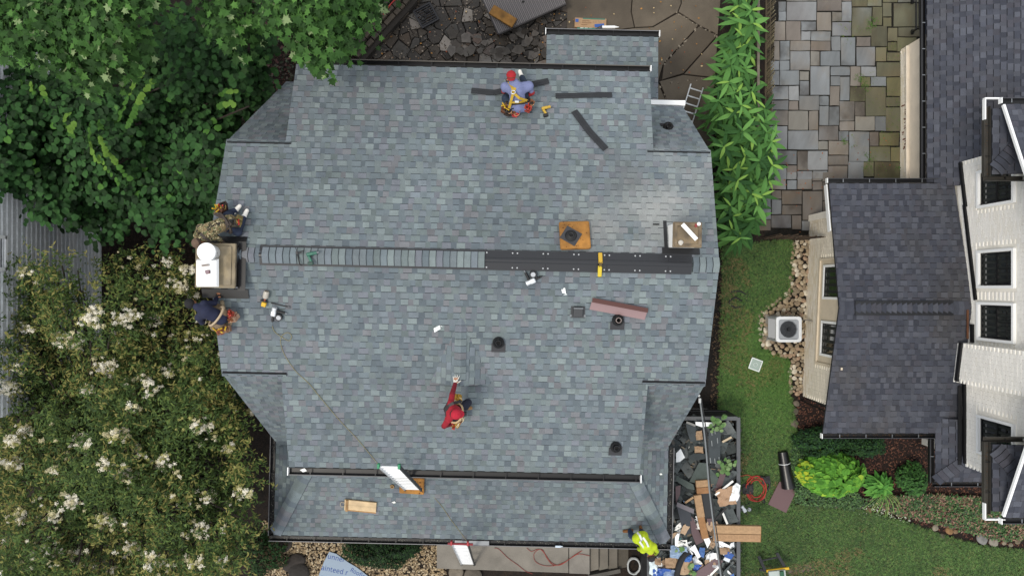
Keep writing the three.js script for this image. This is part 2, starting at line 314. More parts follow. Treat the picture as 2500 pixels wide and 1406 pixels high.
// bent cap shingles over a ridge or hip from A to B; L and Rt point down the two slopes
function caps(A, B, L, Rt, w, e, pal, parent, edge, lift = 0) {
  const d = B.clone().sub(A), len = d.length(); d.normalize();
  const n = Math.max(1, Math.round(len / e)), st = len / n, N = L.clone().add(Rt).multiplyScalar(-1); if (N.lengthSq() < 1e-6) N.set(0, 1, 0); N.addScaledVector(d, -N.dot(d)).normalize(); if (N.y < 0) N.negate();
  const pr = [-1, -.5, -.12, .12, .5, 1].map(s => [s, (s < 0 ? L.clone().multiplyScalar(-s * w) : Rt.clone().multiplyScalar(s * w)), .012 * (1 - Math.abs(s))]);
  for (let i = 0; i < n; i++) {
    const c = jit(pick(pal), .07), pos = [], col = [];
    const q = (k, along, h) => A.clone().addScaledVector(d, (i + along) * st).add(pr[k][1]).addScaledVector(N, pr[k][2] + h + lift - Math.abs(pr[k][0]) * .002);
    const quad = (a, b, cc, dd, cl) => { for (const v of [a, b, cc, a, cc, dd]) { pos.push(v.x, v.y, v.z); col.push(cl.r, cl.g, cl.b); } };
    for (let k = 0; k < 5; k++) {
      const x0 = k === 0 || k === 4 ? .05 : 0;
      quad(q(k, .07, .026), q(k + 1, .07, .026), q(k + 1, 1.04, .006), q(k, 1.04, .006), c);
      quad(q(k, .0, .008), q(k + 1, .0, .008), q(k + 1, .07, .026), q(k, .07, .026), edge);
    }
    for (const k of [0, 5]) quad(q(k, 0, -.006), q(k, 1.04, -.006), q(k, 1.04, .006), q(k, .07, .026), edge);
    const g = new THREE.BufferGeometry(); g.setAttribute('position', new THREE.BufferAttribute(new Float32Array(pos), 3)); g.setAttribute('color', new THREE.BufferAttribute(new Float32Array(col), 3)); g.computeVertexNormals();
    part('ridge_cap', uvBox(g), mGran, parent);
  }
}
// an open gutter along A to B hanging outside it; out points away from the roof
function gutter(parent, A, B, out, o = {}) {
  const w = o.w || .13, h = .1, d = B.clone().sub(A), L = d.length(); d.normalize();
  const X = d, Y = V(0, 1, 0), Z = out.clone().normalize(), m = new THREE.Matrix4();
  if (new THREE.Vector3().crossVectors(X, Y).dot(Z) < 0) { X.negate(); m.makeBasis(X, Y, Z).setPosition(B); } else m.makeBasis(X, Y, Z).setPosition(A);
  const body = [box(L, h, .006, L / 2, -h / 2, .004), box(L, .006, w, L / 2, -h + .003, w / 2 + .008), box(L, h - .004, .008, L / 2, -h / 2, w + .012)];
  const g = part('gutter', join(body).applyMatrix4(m), o.mat || mBlackMetal, parent);
  part('gutter_lip', box(L, .012, .02, L / 2, .004, w + .006).applyMatrix4(m), o.lip || mLip, g);
  const hang = []; for (let s = .5; s < L; s += .75) hang.push(box(.022, .006, w - .012, s, -.012, w / 2 + .004)); if (hang.length) part('gutter_hanger', join(hang).applyMatrix4(m), o.hang || mBlackMetal, g);
  for (const s of [0, 1]) if (!o.caps || o.caps[s]) part('end_cap', box(.02, h + .03, w + .03, s ? L + .01 : -.01, -h / 2 + .01, w / 2 + .004).applyMatrix4(m), mWhiteMetal, g);
  if (o.grit) { const q = []; for (let i = 0; i < L * 26; i++) q.push(box(rr(.008, .025), .008, rr(.008, .02), rr(.03, L - .03), -h + .012, rr(.02, w - .02), 0, rr(0, 3))); const gm = part('grit', join(q).applyMatrix4(m), o.gritMat || mGrit, g); gm.userData.kind = 'stuff'; }
  return g;
}
const mLip = MS(0x77777a, .5), mGrit = MS(0x8b8a80, .9), mLeafLitter = MS(0x5d4630, .9), mFelt = MS(0x191b1f, .9);

// bricks laid over a wall face: A to B along the base, N pointing out of the wall
const mBrick = [MS(0xfdfbf5, .75, { map: tPaint }), MS(0xfffdf8, .75, { map: tPaint }), MS(0xf9f6ee, .75, { map: tPaint })];
const mMortar = MS(0xf4f0e6, .85, { map: tPaint });
const brickGeo = box(.214, .068, .026);
function bricks(parent, A, B, y0, y1, N, holes, most = 300, mats = mBrick, score) {
  const d = B.clone().sub(A), L = d.length(); d.normalize(); const list = [];
  let row = 0; for (let y = y0 + .037; y < y1; y += .075, row++) for (let s = .11 - (row % 2) * .11; s < L + .05; s += .222) {
    if (s < .02 || s > L - .02) continue;
    if (holes.some(h => s > h[0] - .09 && s < h[1] + .09 && y > h[2] - .02 && y < h[3] + .02)) continue;
    const p = A.clone().addScaledVector(d, s); p.y = y; p.addScaledVector(N, .002 + rr(-.002, .003)); list.push([p, score ? score(p) : R()]);
  }
  list.sort((a, b) => b[1] - a[1]);
  const q = new THREE.Quaternion().setFromRotationMatrix(new THREE.Matrix4().makeBasis(d, V(0, 1, 0), new THREE.Vector3().crossVectors(d, V(0, 1, 0))));
  list.slice(0, most).forEach(([p]) => { const b = part('brick', brickGeo, pick(mats), parent); b.position.copy(p); b.quaternion.copy(q); });
  const rest = list.slice(most); if (!rest.length) return;
  const im = new THREE.InstancedMesh(brickGeo, mats[0], rest.length); im.name = 'brick_field'; im.castShadow = im.receiveShadow = true; im.userData.kind = 'stuff';
  rest.forEach(([p], i) => { im.setMatrixAt(i, new THREE.Matrix4().compose(p, q, V(1, 1, 1))); im.setColorAt(i, jit(C(0xffffff), .06)); }); parent.add(im);
}

function capsOn(A, B, p1, p2, w, e, pal, parent, edge, lift) { // caps over the line where two roof planes meet
  const d = B.clone().sub(A).normalize(), dn = pl => { const n = V(-pl.b, 1, -pl.c).normalize(), l = new THREE.Vector3().crossVectors(d, n).normalize(); return l.y > 0 ? l.negate() : l; };
  caps(A, B, dn(p1), dn(p2), w, e, pal, parent, edge, lift);
}

// ---------- the main house: gambrel roof with two long shed dormers, porch roof in front, low roof behind ----------
const PF = { a: 7.61, b: 0, c: -.333 }, PB = { a: 7.99, b: 0, c: .333 };                 // upper slopes, front and back
const SF = { a: 10.19, b: 0, c: -1.6 }, SB = { a: 11.90, b: 0, c: 1.6 };                 // steep lower slopes
const PP = { a: 5.308, b: 0, c: -.333 };                                                // porch roof
const PL = { a: 3 + .58 * 6.4, b: .58, c: 0 }, PR = { a: 3 + .56 * 4.4, b: -.56, c: 0 }; // its two hipped ends
const BK = { a: 3.10 + .1 * 6.95, b: 0, c: .1 };                                        // low roof at the back
const house = thing('gambrel_house', 'large house under a grey green shingle gambrel roof in the middle', 'house', V(0, 0, 0));
house.rotation.y = -TH;
R = rng(11);
{
  // walls
  const prof = [[-4.7, 0], [3.85, 0], [3.85, 3.9], [2.0, 6.75], [-.57, 7.6], [-3.05, 6.8], [-4.85, 3.9]];
  const sh = new THREE.Shape(prof.map(p => new THREE.Vector2(p[0], p[1])));
  const ex = prep(new THREE.ExtrudeGeometry(sh, { depth: 10.3, bevelEnabled: false }));
  ex.applyMatrix4(new THREE.Matrix4().makeBasis(V(0, 0, 1), V(0, 1, 0), V(-1, 0, 0))); ex.translate(4.12, 0, 0);
  const mSide = MS(0xcfcabc, .8, { map: tConc });
  part('wall', uvBox(ex), mSide, house);
  part('dormer_wall', box(7.8, 2.6, 2.2, -1, 4.86, 2.85), mSide, house); part('dormer_wall', box(7.8, 2.6, 2.2, -1, 4.95, -3.75), mSide, house);
  part('rear_room', box(2.9, 3, 2.4, 2.35, 1.5, -5.75), mSide, house);
  for (const x of [-6.2, -2.5, 1, 4.2]) part('porch_post', box(.14, 2.8, .14, x, 1.4, 6.7), mWhiteMetal, house);

  const cells = [], E = .143;
  const wear = (c, p) => {                          // pale dust from cutting and a burnt patch near the small chimney, mottled
    const n = fbm(p.x * 1.6 + 3, p.z * 1.6 + 9, 4), f = (x, z, r) => Math.max(0, 1 - Math.hypot(p.x - x, p.z - z) / r);
    const dust = Math.max(f(2.9, -1.7, 1.5), f(1.9, -1.2, 1.1) * .6, f(3.7, -2.6, 1.1) * .7) * Math.max(0, n - .28) * 2.2, soot = Math.max(f(2.25, -2.5, .8) * 1.6, f(-5.1, 1.2, .8), f(-1.2, 2.5, .6) * .6) * Math.max(0, n - .2) * 1.4;
    const o = c.clone().lerp(C('#b9bcba'), Math.min(.75, dust * 1.3)); o.lerp(C('#5d6468'), Math.min(.5, soot)); return o.multiplyScalar(.95 + .3 * (fbm(p.x * .55, p.z * .8 + 40, 4) - .45));
  };
  const slope = (S, pal = PAL_MAIN) => { const d = part('roof_slope', deckOf(S), mFelt, house); shingle(cells, S, d, pal, EDGE_SHADOW, wear); return d; };
  slope(surf(PF, [[[-6.33, -.57], [4.29, -.57], [4.29, 2.07], [-6.33, 2.07]], [[-5.03, 2.07], [3.03, 2.07], [3.03, 4.22], [-5.03, 4.22]]], [-6.33, 4.22], E));
  slope(surf(PB, [[[-6.33, -.57], [4.29, -.57], [4.29, -3.12], [-6.33, -3.12]], [[-5.03, -3.12], [3.03, -3.12], [3.03, -5.0], [-5.03, -5.0]]], [-6.33, -5.0], E));
  slope(surf(SF, [[[-6.30, 2.0], [-4.9, 2.0], [-4.9, 4.55], [-6.30, 4.55]]], [-6.3, 4.55], E));
  slope(surf(SF, [[[2.9, 2.0], [4.27, 2.0], [4.27, 4.3], [2.9, 4.3]]], [2.9, 4.3], E));
  slope(surf(SB, [[[-6.30, -3.06], [-4.9, -3.06], [-4.9, -5.5], [-6.30, -5.5]]], [-6.3, -5.5], E));
  slope(surf(SB, [[[2.9, -3.06], [4.27, -3.06], [4.27, -4.76], [2.9, -4.76]]], [2.9, -4.76], E));
  const hL = [-6.4, 6.93], hLt = [-4.75, 3.86], hR = [4.4, 6.93], hRt = [2.75, 3.86];
  slope(surf(PP, [[hL, hR, hRt, hLt]], hL, E));
  slope(surf(PL, [[hL, hLt, [-6.4, 3.86]]], hL, E));
  slope(surf(PR, [[hR, hRt, [4.4, 3.86]]], hR, E));
  slope(surf(BK, [[[.80, -6.95], [3.85, -6.95], [3.85, -4.85], [.80, -4.85]]], [.8, -6.95], E));

  // low eyebrow gable over the front slope
  const a = toHouse(on(PF, 1125, 776)), zB = a.z + 1.45, yE = PF.a + PF.c * zB + .01;
  const B = V(a.x, a.y, zB);
  for (const s of [-1, 1]) {
    const El = V(a.x + s * .66, yE, zB), W = B.clone().sub(El), wl = W.length(); W.normalize();
    const U = V(0, 0, s), N = new THREE.Vector3().crossVectors(U, W); if (N.y < 0) N.negate();
    const S = { O: El, U, W, N, e: E, polys: [[[0, -.06], [0, wl], [-s * 1.45, wl]]] };
    const d = part('eyebrow_slope', deckOf(S), mFelt, house); shingle(cells, S, d, PAL_MAIN, EDGE_SHADOW, null);
  }
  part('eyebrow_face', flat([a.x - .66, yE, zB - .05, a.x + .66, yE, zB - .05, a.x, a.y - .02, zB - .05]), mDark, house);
  const dn = V(.82, -.57, 0).normalize(); caps(V(a.x, a.y, zB - .12), V(a.x, a.y, a.z + .02), V(-dn.x, dn.y, 0), dn, .155, .143, PAL_MAIN, house, EDGE_SHADOW, .01);
  layShingles(cells, house);

  // ridge: vent covered by cap shingles on the left, bare black vent on the right, caps at both ends
  const dF = V(0, -.316, .949), dB = V(0, -.316, -.949), rx = u => (u - 1250) / F * 14.7 * CT - .012;
  const ventU0 = 632, ventU1 = 1690;
  const vent = part('ridge_vent', join([...[[dF, 1], [dB, -1]].map(([d, s]) => { const m = new THREE.Matrix4().makeBasis(V(1, 0, 0), V(0, d.z * s, -d.y * s), V(0, d.y * s, d.z * s)); const L = rx(ventU1) - rx(ventU0); return box(L, .03, .2, 0, 0, 0).applyMatrix4(m).translate((rx(ventU0) + rx(ventU1)) / 2, 7.8 + d.y * .1 + .022, -.57 + d.z * .1); })]), MS(0x24262b, .38), house);
  const seams = [], nails = [];
  for (let u = 1182; u <= ventU1; u += 75) { const x = rx(u); for (const [d, s] of [[dF, 1], [dB, -1]]) { const q = t => V(x, 7.8 + d.y * t + .039, -.57 + d.z * t); if ((u - 1182) % 150 === 0) seams.push(bar(q(.06), q(.195), .005, .003)); for (const dx of [-.05, .05]) { const p = q(.16); nails.push(cyl(.016, .016, .01, p.x + dx, p.y + .003, p.z, 8)); } } }
  part('vent_crown', rod(V(rx(ventU0), 7.783, -.57), V(rx(ventU1), 7.783, -.57), .065, .065, 18), MS(0x24262b, .34), vent); part('vent_seam', join(seams), mDark, vent); part('nail_head', join(nails), MS(0xb9bcc0, .4), vent);
  const side = [[dF, 1], [dB, -1]].map(([d, s]) => { const L = rx(ventU1) - rx(ventU0); return box(L, .035, .02, (rx(ventU0) + rx(ventU1)) / 2, 7.8 + d.y * .208 + .02, -.57 + d.z * .208); });
  part('vent_baffle', join(side), mBlackPl, vent);
  caps(V(rx(1184), 7.8, -.57), V(rx(640), 7.8, -.57), dF, dB, .175, .143, PAL_MAIN, house, EDGE_SHADOW, .045);
  caps(V(rx(636), 7.8, -.57), V(-5.75, 7.8, -.57), dF, dB, .16, .143, PAL_MAIN, house, EDGE_SHADOW, .008);
  caps(V(rx(1692), 7.8, -.57), V(4.29, 7.8, -.57), dF, dB, .165, .143, PAL_MAIN, house, EDGE_SHADOW, .008);
  // porch hips
const hip = (p, q, side) => capsOn(V(p[0], PP.a + PP.c * p[1], p[1]), V(q[0], PP.a + PP.c * q[1], q[1]), side, PP, .19, .17, PAL_MAIN, house, EDGE_SHADOW, .03);
  hip([-6.36, 6.86], hLt, PL); hip([4.36, 6.86], hRt, PR);

  // gutters
  gutter(house, V(-5.05, 6.20, 4.24), V(3.05, 6.20, 4.24), V(0, 0, 1), { w: .15, lip: MS(0x55565a, .5) });
  gutter(house, V(-5.05, 6.32, -5.02), V(3.05, 6.32, -5.02), V(0, 0, -1), { w: .10, lip: MS(0x5a5650, .6), caps: [1, 0] });
  gutter(house, V(-6.55, 2.99, 6.95), V(4.54, 2.99, 6.95), V(0, 0, 1), { w: .14, caps: [0, 0], grit: true });
  gutter(house, V(-6.42, 2.99, 6.95), V(-6.42, 2.99, 4.0), V(-1, 0, 0), { w: .13, caps: [0, 0], grit: true });
  gutter(house, V(4.42, 2.99, 6.95), V(4.42, 2.99, 4.3), V(1, 0, 0), { w: .13, caps: [0, 0], grit: true });
  gutter(house, V(.78, 3.09, -6.97), V(3.88, 3.09, -6.97), V(0, 0, -1), { w: .14 });
  gutter(house, V(3.0, 4.26, -4.78), V(4.35, 4.26, -4.78), V(0, 0, -1), { w: .11, mat: mWhiteMetal, lip: mWhiteMetal, hang: mWhiteMetal, caps: [0, 0] });
  part('gutter_cover', box(1.36, .012, .12, 3.67, 4.275, -4.85), mWhiteMetal, house);

  // large chimney at the left end
  const cxz = (u, v, y) => toHouse(P(u, v, y));
  const c0 = cxz(476, 592, 7.98), c1 = cxz(572, 704, 7.98), cw = c1.x - c0.x, cd = c1.z - c0.z, cx = (c0.x + c1.x) / 2, cz = (c0.z + c1.z) / 2;
  const chim = part('chimney', box(cw - .06, 8, cd - .06, cx, 3.9, cz), MS(0x4a4540, .9, { map: tConc }), house);
  part('chimney_crown', join([rbox(cw, .08, cd, cx, 7.94, cz, .02), rbox(cw - .1, .05, cd - .12, cx - .02, 7.985, cz, .02)]), MS(0xc4b8a2, .95, { map: tCap, bumpMap: tCap, bumpScale: .02 }), chim);
  part('flashing', join([box(.012, .22, cd + .02, c1.x + .012, 7.72, cz), box(.16, .008, cd + .1, c1.x + .07, 7.80, cz)]), mBlackMetal, chim);
  for (const [z, s, pl] of [[c1.z + .12, 1, PF], [c0.z - .06, -1, PB]]) { const y = pl.a + pl.c * z + .035; const g = box(.98, .01, .2, 0, 0, 0, s * Math.atan(.333)); g.translate(c1.x - .36, y, z); part('flashing', g, MS(0x0d0e11, .35), house); }

  // small chimney by the right end: white sides, weathered stone top
  const t0 = cxz(1645, 541, 8.2), t1 = cxz(1714, 605, 8.2), b0 = cxz(1629, 546, 7.6), sx = (t0.x + t1.x) / 2, sz = (t0.z + t1.z) / 2, sw = t1.x - t0.x, sd = t1.z - t0.z;
  const mPaint = MS(0xeeeeec, .7, { map: tPaint });
  const ch2 = part('chimney', rbox(sw - .06, 1.2, sd - .04, sx, 7.55, sz, .015), mPaint, house, 'small chimney with painted white sides and a stained stone top');
  part('chimney_crown', join([rbox(sw, .09, sd, sx, 8.16, sz, .02), box(sw - .04, .03, .05, sx, 8.215, sz - sd / 2 + .05), box(sw - .04, .03, .05, sx, 8.215, sz + sd / 2 - .05), box(.05, .03, sd - .14, sx - sw / 2 + .05, 8.214, sz), box(.05, .03, sd - .14, sx + sw / 2 - .05, 8.214, sz)]), MS(0xb9a892, .95, { map: tCap, bumpMap: tCap, bumpScale: .03 }), ch2);
  part('flashing', join([box(.07, .012, sd + .2, sx - sw / 2 - .03, 7.62, sz, Math.atan(-.333)), box(sw + .2, .012, .14, sx - .02, PB.a + PB.c * (sz + sd / 2 + .05) + .03, sz + sd / 2 + .05, Math.atan(-.333)), box(.13, .012, .03, sx - sw / 2 - .22, PB.a + PB.c * (sz - sd / 2) + .03, sz - sd / 2)]), MS(0x101114, .4), ch2);

  // pipe vents with their flat flanges
  const boot = (pl, u, v, r, open, label) => {
    const p = toHouse(on(pl, u, v)), tilt = pl.c < 0 ? 1 : -1, an = Math.atan(Math.abs(pl.c)) * tilt;
    const g = box(.30, .012, .19, 0, .022, .12 * tilt); g.applyMatrix4(M4(p, an, 0, 0)); const fl = part('pipe_flashing', g, MS(0x2b2c31, .5), house, label);
    part('pipe_collar', lathe([[r * 1.45, 0], [r * 1.5, .03], [r * 1.42, .07], [r * 1.15, .10], [r * 1.1, .12], [r * .98, .12], [r * .98, .08]], 24).translate(p.x, p.y + .03, p.z), mRubber, fl);
    part('vent_pipe', lathe([[r * .72, 0], [r * .72, .16], [r * .66, .17], [r * .55, .165], [r * .55, .02]], 20).translate(p.x, p.y + .03, p.z), open ? MS(0x9a8d88, .6) : mBlackPl, fl);
    part('pipe_mouth', cyl(r * .56, r * .56, .01, p.x, p.y + (open ? .06 : .15), p.z, 16), mDark, fl);
    return fl;
  };
  boot(PF, 1217, 836, .085, false); boot(PF, 1508, 781, .085, true, 'vent pipe with an open pale pipe mouth'); boot(PF, 1503, 1090, .085, false); boot(SB, 1630, 311, .08, false);
  { const p = toHouse(on(PF, 1411, 759)), an = Math.atan(.333); const fl = part('box_vent', join([rbox(.2, .1, .2, 0, .06, 0, .02), box(.3, .01, .26, 0, .016, .02)]).applyMatrix4(M4(p, an)), MS(0x3b3d40, .45), house); part('vent_lip', join([box(.04, .02, .05, -.15, .02, .1), box(.04, .02, .05, .15, .02, .1), box(.2, .02, .02, 0, .11, -.1)]).applyMatrix4(M4(p, an)), mGreyMetal, fl); }
  // a bare gutter stretch that shows galvanised metal, near the lower ladder
  part('gutter_sleeve', rbox(.95, .02, .13, -.95, 2.985, 7.03, .01), mGreyMetal, house);
}

// ---------- the brick house on the right ----------
R = rng(23);
const next = thing('brick_house', 'white painted brick house with dark shingle roofs at the right edge', 'house', V(12, 0, 0));
const nx = g => g.translate(-12, 0, 0);
{
  const o = V(-12, 0, 0), S0 = new THREE.Group();
  const NM = { a: 2.94 + .18 * .553, b: 0, c: -.18 }, NB = { a: 2.94 - .18 * .553, b: 0, c: .18 };   // middle gable, front and back
  const TR = { a: 2.2 - .3 * 11.85, b: .3, c: 0 };                                                   // roof in the top corner
  const SKL = { a: 2.3 - .5 * 12.05, b: .5, c: 0 }, SKF = { a: 2.3 + .5 * 5.52, b: 0, c: -.5 };       // skirt roof round the corner
  const UN = { a: 5.15 + .42 * 4.5, b: 0, c: .42 }, US = { a: 5.15 + .42 * 5.6, b: 0, c: -.42 };       // upper gable roof
  const RN = { a: 5.0 - .2 * 11.8, b: .2, c: 0 };
  const cells = [], E = .165, SKL12 = { a: 0, b: .5, c: 0 };
  const wear = (c, p) => c.clone().lerp(C('#5d5749'), Math.max(0, fbm(p.x * .8 + 70, p.z * .8, 4) - .52) * 1.1);
  const inN = poly => poly.map(q => q.map(([x, z]) => [x - 12, z]));
  const sh = (pl, poly, eave) => { const q = { a: pl.a + 12 * pl.b, b: pl.b, c: pl.c }; const S = surf(q, inN(poly), [eave[0] - 12, eave[1]], E); const d = part('roof_slope', deckOf(S), mFelt, next); shingle(cells, S, d, PAL_NEXT, EDGE_SHADOW2, wear); };
  sh(NM, [[[9.03, .553], [12.72, .553], [12.72, 4.14], [8.86, 4.14]]], [9, 4.14]);
  sh(NB, [[[9.03, .553], [12.72, .553], [12.6, -2.98], [9.03, -2.98]]], [9, -2.98]);
  sh(TR, [[[11.87, -9.6], [17, -9.6], [17, -2.9], [11.87, -2.9]]], [11.87, -9.6]);
  sh(SKL, [[[12.05, 3.7], [12.05, 5.52], [12.75, 4.82], [12.75, 3.7]]], [12.05, 5.5]);
  sh(SKF, [[[12.05, 5.52], [14.5, 5.52], [14.5, 4.82], [12.75, 4.82]]], [12.05, 5.52]);
  sh(UN, [[[12.02, .56], [18, .56], [18, -4.5], [12.02, -4.5]]], [12.02, -4.5]);
  sh(US, [[[12.02, .56], [18, .56], [18, 5.62], [12.02, 5.62]]], [12.02, 5.62]);
  sh(RN, [[[11.84, -4.42], [12.8, -4.42], [12.8, -2.8], [11.84, -2.8]]], [11.84, -4.4]);
  sh(RN, [[[11.84, 3.85], [12.8, 3.85], [12.8, 5.5], [11.84, 5.5]]], [11.84, 3.9]);
  layShingles(cells, next);
  // ridge caps on their raised vent, and hips
  const dF = V(0, -.177, .984), dB = V(0, -.177, -.984), rx = u => (u - 1250) / F * 19.56 - 12;
  const rv = part('ridge_vent', join([box(rx(2327) - rx(2088), .05, .40, (rx(2327) + rx(2088)) / 2, 2.965, .553)]), mBlackPl, next);
  caps(V(rx(2327), 2.96, .553), V(rx(2088), 2.96, .553), dF, dB, .19, .14, PAL_NEXT, next, EDGE_SHADOW2, .03);
  caps(V(rx(2086), 2.94, .553), V(rx(2052), 2.94, .553), dF, dB, .19, .14, PAL_NEXT, next, EDGE_SHADOW2, .01);
  caps(V(rx(2368), 2.94, .553), V(rx(2330), 2.94, .553), dF, dB, .19, .14, PAL_NEXT, next, EDGE_SHADOW2, .01);
  capsOn(V(.08, 2.3, 5.5), V(.74, 2.64, 4.84), SKL12, SKF, .18, .16, PAL_NEXT, next, EDGE_SHADOW2, .03);
  capsOn(V(-.1, 5.02, 3.95), V(.6, 5.14, 4.75), { a: 0, b: .2, c: 0 }, { a: 0, b: 0, c: .2 }, .2, .16, PAL_NEXT, next, EDGE_SHADOW2, .05);
  capsOn(V(-.1, 5.02, -2.9), V(.6, 5.14, -3.7), { a: 0, b: .2, c: 0 }, { a: 0, b: 0, c: -.2 }, .2, .16, PAL_NEXT, next, EDGE_SHADOW2, .05);
  // gutters
  const mGrime = MS(0x4b4842, .7, { map: tConc });
  const q = (x, y, z) => V(x - 12, y, z), G = { w: .11, lip: MS(0x3a3b40, .5), hang: mGreyMetal };
  gutter(next, q(9.0, 2.29, -3.0), q(12.2, 2.29, -3.0), V(0, 0, -1), { ...G, caps: [0, 1] });
  gutter(next, q(8.85, 2.29, 4.16), q(12.1, 2.29, 4.16), V(0, 0, 1), { ...G, caps: [1, 0], grit: true, gritMat: mLeafLitter });
  gutter(next, q(11.86, 2.19, -9.6), q(11.86, 2.19, -3.0), V(-1, 0, 0), { ...G, caps: [0, 0] });
  gutter(next, q(12.04, 2.29, 4.3), q(12.04, 2.29, 5.55), V(-1, 0, 0), { ...G, caps: [0, 0] });
  gutter(next, q(12.04, 2.29, 5.54), q(14.5, 2.29, 5.54), V(0, 0, 1), { ...G, caps: [0, 0], grit: true, gritMat: mLeafLitter });
  gutter(next, q(11.83, 4.99, -4.5), q(11.83, 4.99, -2.75), V(-1, 0, 0), { w: .15, mat: mGrime, lip: mGrime, caps: [0, 0], grit: true, gritMat: mLeafLitter });
  gutter(next, q(11.83, 4.99, 3.8), q(11.83, 4.99, 5.58), V(-1, 0, 0), { w: .15, mat: mGrime, lip: mGrime, caps: [0, 0], grit: true, gritMat: mLeafLitter });
  gutter(next, q(11.7, 4.99, -2.76), q(12.7, 4.99, -2.76), V(0, 0, 1), { w: .10, mat: mGrime, lip: mGrime, caps: [0, 0] });
  gutter(next, q(11.7, 4.99, 3.8), q(12.7, 4.99, 3.8), V(0, 0, -1), { w: .10, mat: mGrime, lip: mGrime, caps: [0, 0] });
  gutter(next, q(12.0, 5.14, -4.53), q(18, 5.14, -4.53), V(0, 0, -1), { ...G, caps: [1, 1] });
  gutter(next, q(12.0, 5.14, 5.65), q(18, 5.14, 5.65), V(0, 0, 1), { ...G, caps: [1, 1] });
  const rake = (z0, z1, pl) => bar(V(-.02, pl.a + pl.c * z0 + .05, z0), V(-.02, pl.a + pl.c * z1 + .05, z1), .055, .07);
  part('rake_board', join([rake(-4.45, .5, UN), rake(5.55, .6, US)]), mWhiteMetal, next);
  part('corner_board', join([box(.03, .1, .5, -.34, 5.0, -4.4), box(.45, .1, .03, -.12, 5.0, -4.67), box(.03, .1, .4, -.34, 5.0, 5.5), box(.5, .1, .03, -.1, 5.0, 5.7)]), mWhiteMetal, next);
  part('rake_board', join([bar(V(-3.0, 2.16, -2.95), V(-3.0, 2.4, -1.6), .03, .16)]), mWhiteMetal, next);

  // upper wall, facing the main house, with four windows and a chimney breast
  const win = [[-3.1, -2.23], [-.94, -.066], [.454, 1.34], [3.51, 4.41]], y0 = 3.28, y1 = 4.56, X = .7;
  const wallSeg = (z0, z1, a, b) => box(.3, b - a, z1 - z0, X + .15, (a + b) / 2, (z0 + z1) / 2);
  const segs = [wallSeg(-3.56, 4.95, 1.5, y0), wallSeg(-3.56, 4.95, y1, 5.6)]; let zz = -3.56; for (const [a, b] of [...win, [4.95, 4.95]]) { if (a > zz) segs.push(wallSeg(zz, a, y0, y1)); zz = b; }
  const wall = part('wall', join(segs), mMortar, next);
  part('gable', nx(flat([12.72, 5.5, -3.5, 12.72, 5.5, 4.9, 12.72, 7.2, .6])), mMortar, next);
  part('side_wall', join([box(6, 5.6, .2, X + 3.3, 2.8, -3.46), box(6, 5.6, .2, X + 3.3, 2.8, 4.85)]), mMortar, next);
  bricks(wall, V(X, 0, -3.56), V(X, 0, 4.95), 2.3, 5.0, V(-1, 0, 0), win.map(([a, b]) => [a + 3.56 - .1, b + 3.56 + .1, y0 - .1, y1 + .1]), 290, mBrick, p => -Math.abs(p.z + 1) - (p.y - 3) * .5);
  const mGlass = new THREE.MeshPhysicalMaterial({ color: 0x1a211f, roughness: .06, metalness: 0, clearcoat: 1, side: THREE.DoubleSide });
  const mBlind = MS(0x1b211f, .7);
  const windowAt = (wl, x, z0, z1, ya, yb, label) => {
    const fr = part('window', join([box(.1, .07, z1 - z0 + .14, x - .02, ya - .04, (z0 + z1) / 2), box(.1, .07, z1 - z0 + .14, x - .02, yb + .04, (z0 + z1) / 2), box(.1, yb - ya, .07, x - .022, (ya + yb) / 2, z0 - .04), box(.1, yb - ya, .07, x - .022, (ya + yb) / 2, z1 + .04)]), mWhiteMetal, wl);
    const s = []; for (const z of [z0 + .02, z1 - .02]) s.push(box(.05, yb - ya, .045, x + .03, (ya + yb) / 2, z)); for (const y of [ya + .02, yb - .02, (ya + yb) / 2]) s.push(box(.05, .05, z1 - z0 - .05, x + .03, y, (z0 + z1) / 2));
    const zm = (z0 + z1) / 2; s.push(box(.02, (yb - ya) / 2, .02, x + .04, ya + (yb - ya) * .75, zm), box(.02, .018, z1 - z0 - .06, x + .041, ya + (yb - ya) * .75, zm));
    part('sash', join(s), MS(0x111214, .4), fr); part('pane', box(.012, yb - ya, z1 - z0, x + .06, (ya + yb) / 2, zm), mGlass, fr);
    const bl = []; for (let z = z0 + .1; z < z1 - .05; z += .16) bl.push(box(.02, (yb - ya) * .9, .07, x + .045, (ya + yb) / 2, z)); part('blind', join(bl), mBlind, fr);
  };
  win.forEach(([a, b]) => windowAt(next, X, a, b, y0, y1));
  const ch = part('chimney_breast', box(.4, 6, 1.05, .62, 4, 2.05), mMortar, next);
  bricks(ch, V(.42, 0, 1.525), V(.42, 0, 2.575), 2.4, 5.4, V(-1, 0, 0), [], 9);
  part('flashing', join([box(.05, .1, 2.7, .66, 2.90, -1.0, -.18), box(.06, .1, 1.3, .66, 2.6, -2.9, -.18), box(.05, .12, .5, .66, 3.0, 1.25), box(.06, .12, 1.1, .38, 2.86, 2.05, .18), box(.05, .12, 2.3, .66, 2.66, 3.75), box(.1, .03, 2.2, .56, 2.62, 3.85)]), mBlackMetal, next);
  part('wood_trim', box(.05, .03, .8, .55, 2.98, 1.0), MS(0x7b4d2e, .8, { map: tWood }), next);

  // lower gable wall with two windows, at the lawn
  const A = V(9.46 - 12, 0, -2.23), B = V(9.22 - 12, 0, 3.34), d = B.clone().sub(A), L = d.length(); d.normalize(); const N = V(-d.z, 0, d.x);
  const lw = part('gable_wall', box(.2, 2.3, L, .10, 1.15, L / 2).applyMatrix4(new THREE.Matrix4().makeBasis(V(-N.x, 0, -N.z), V(0, 1, 0), d).setPosition(A)), mMortar, next);
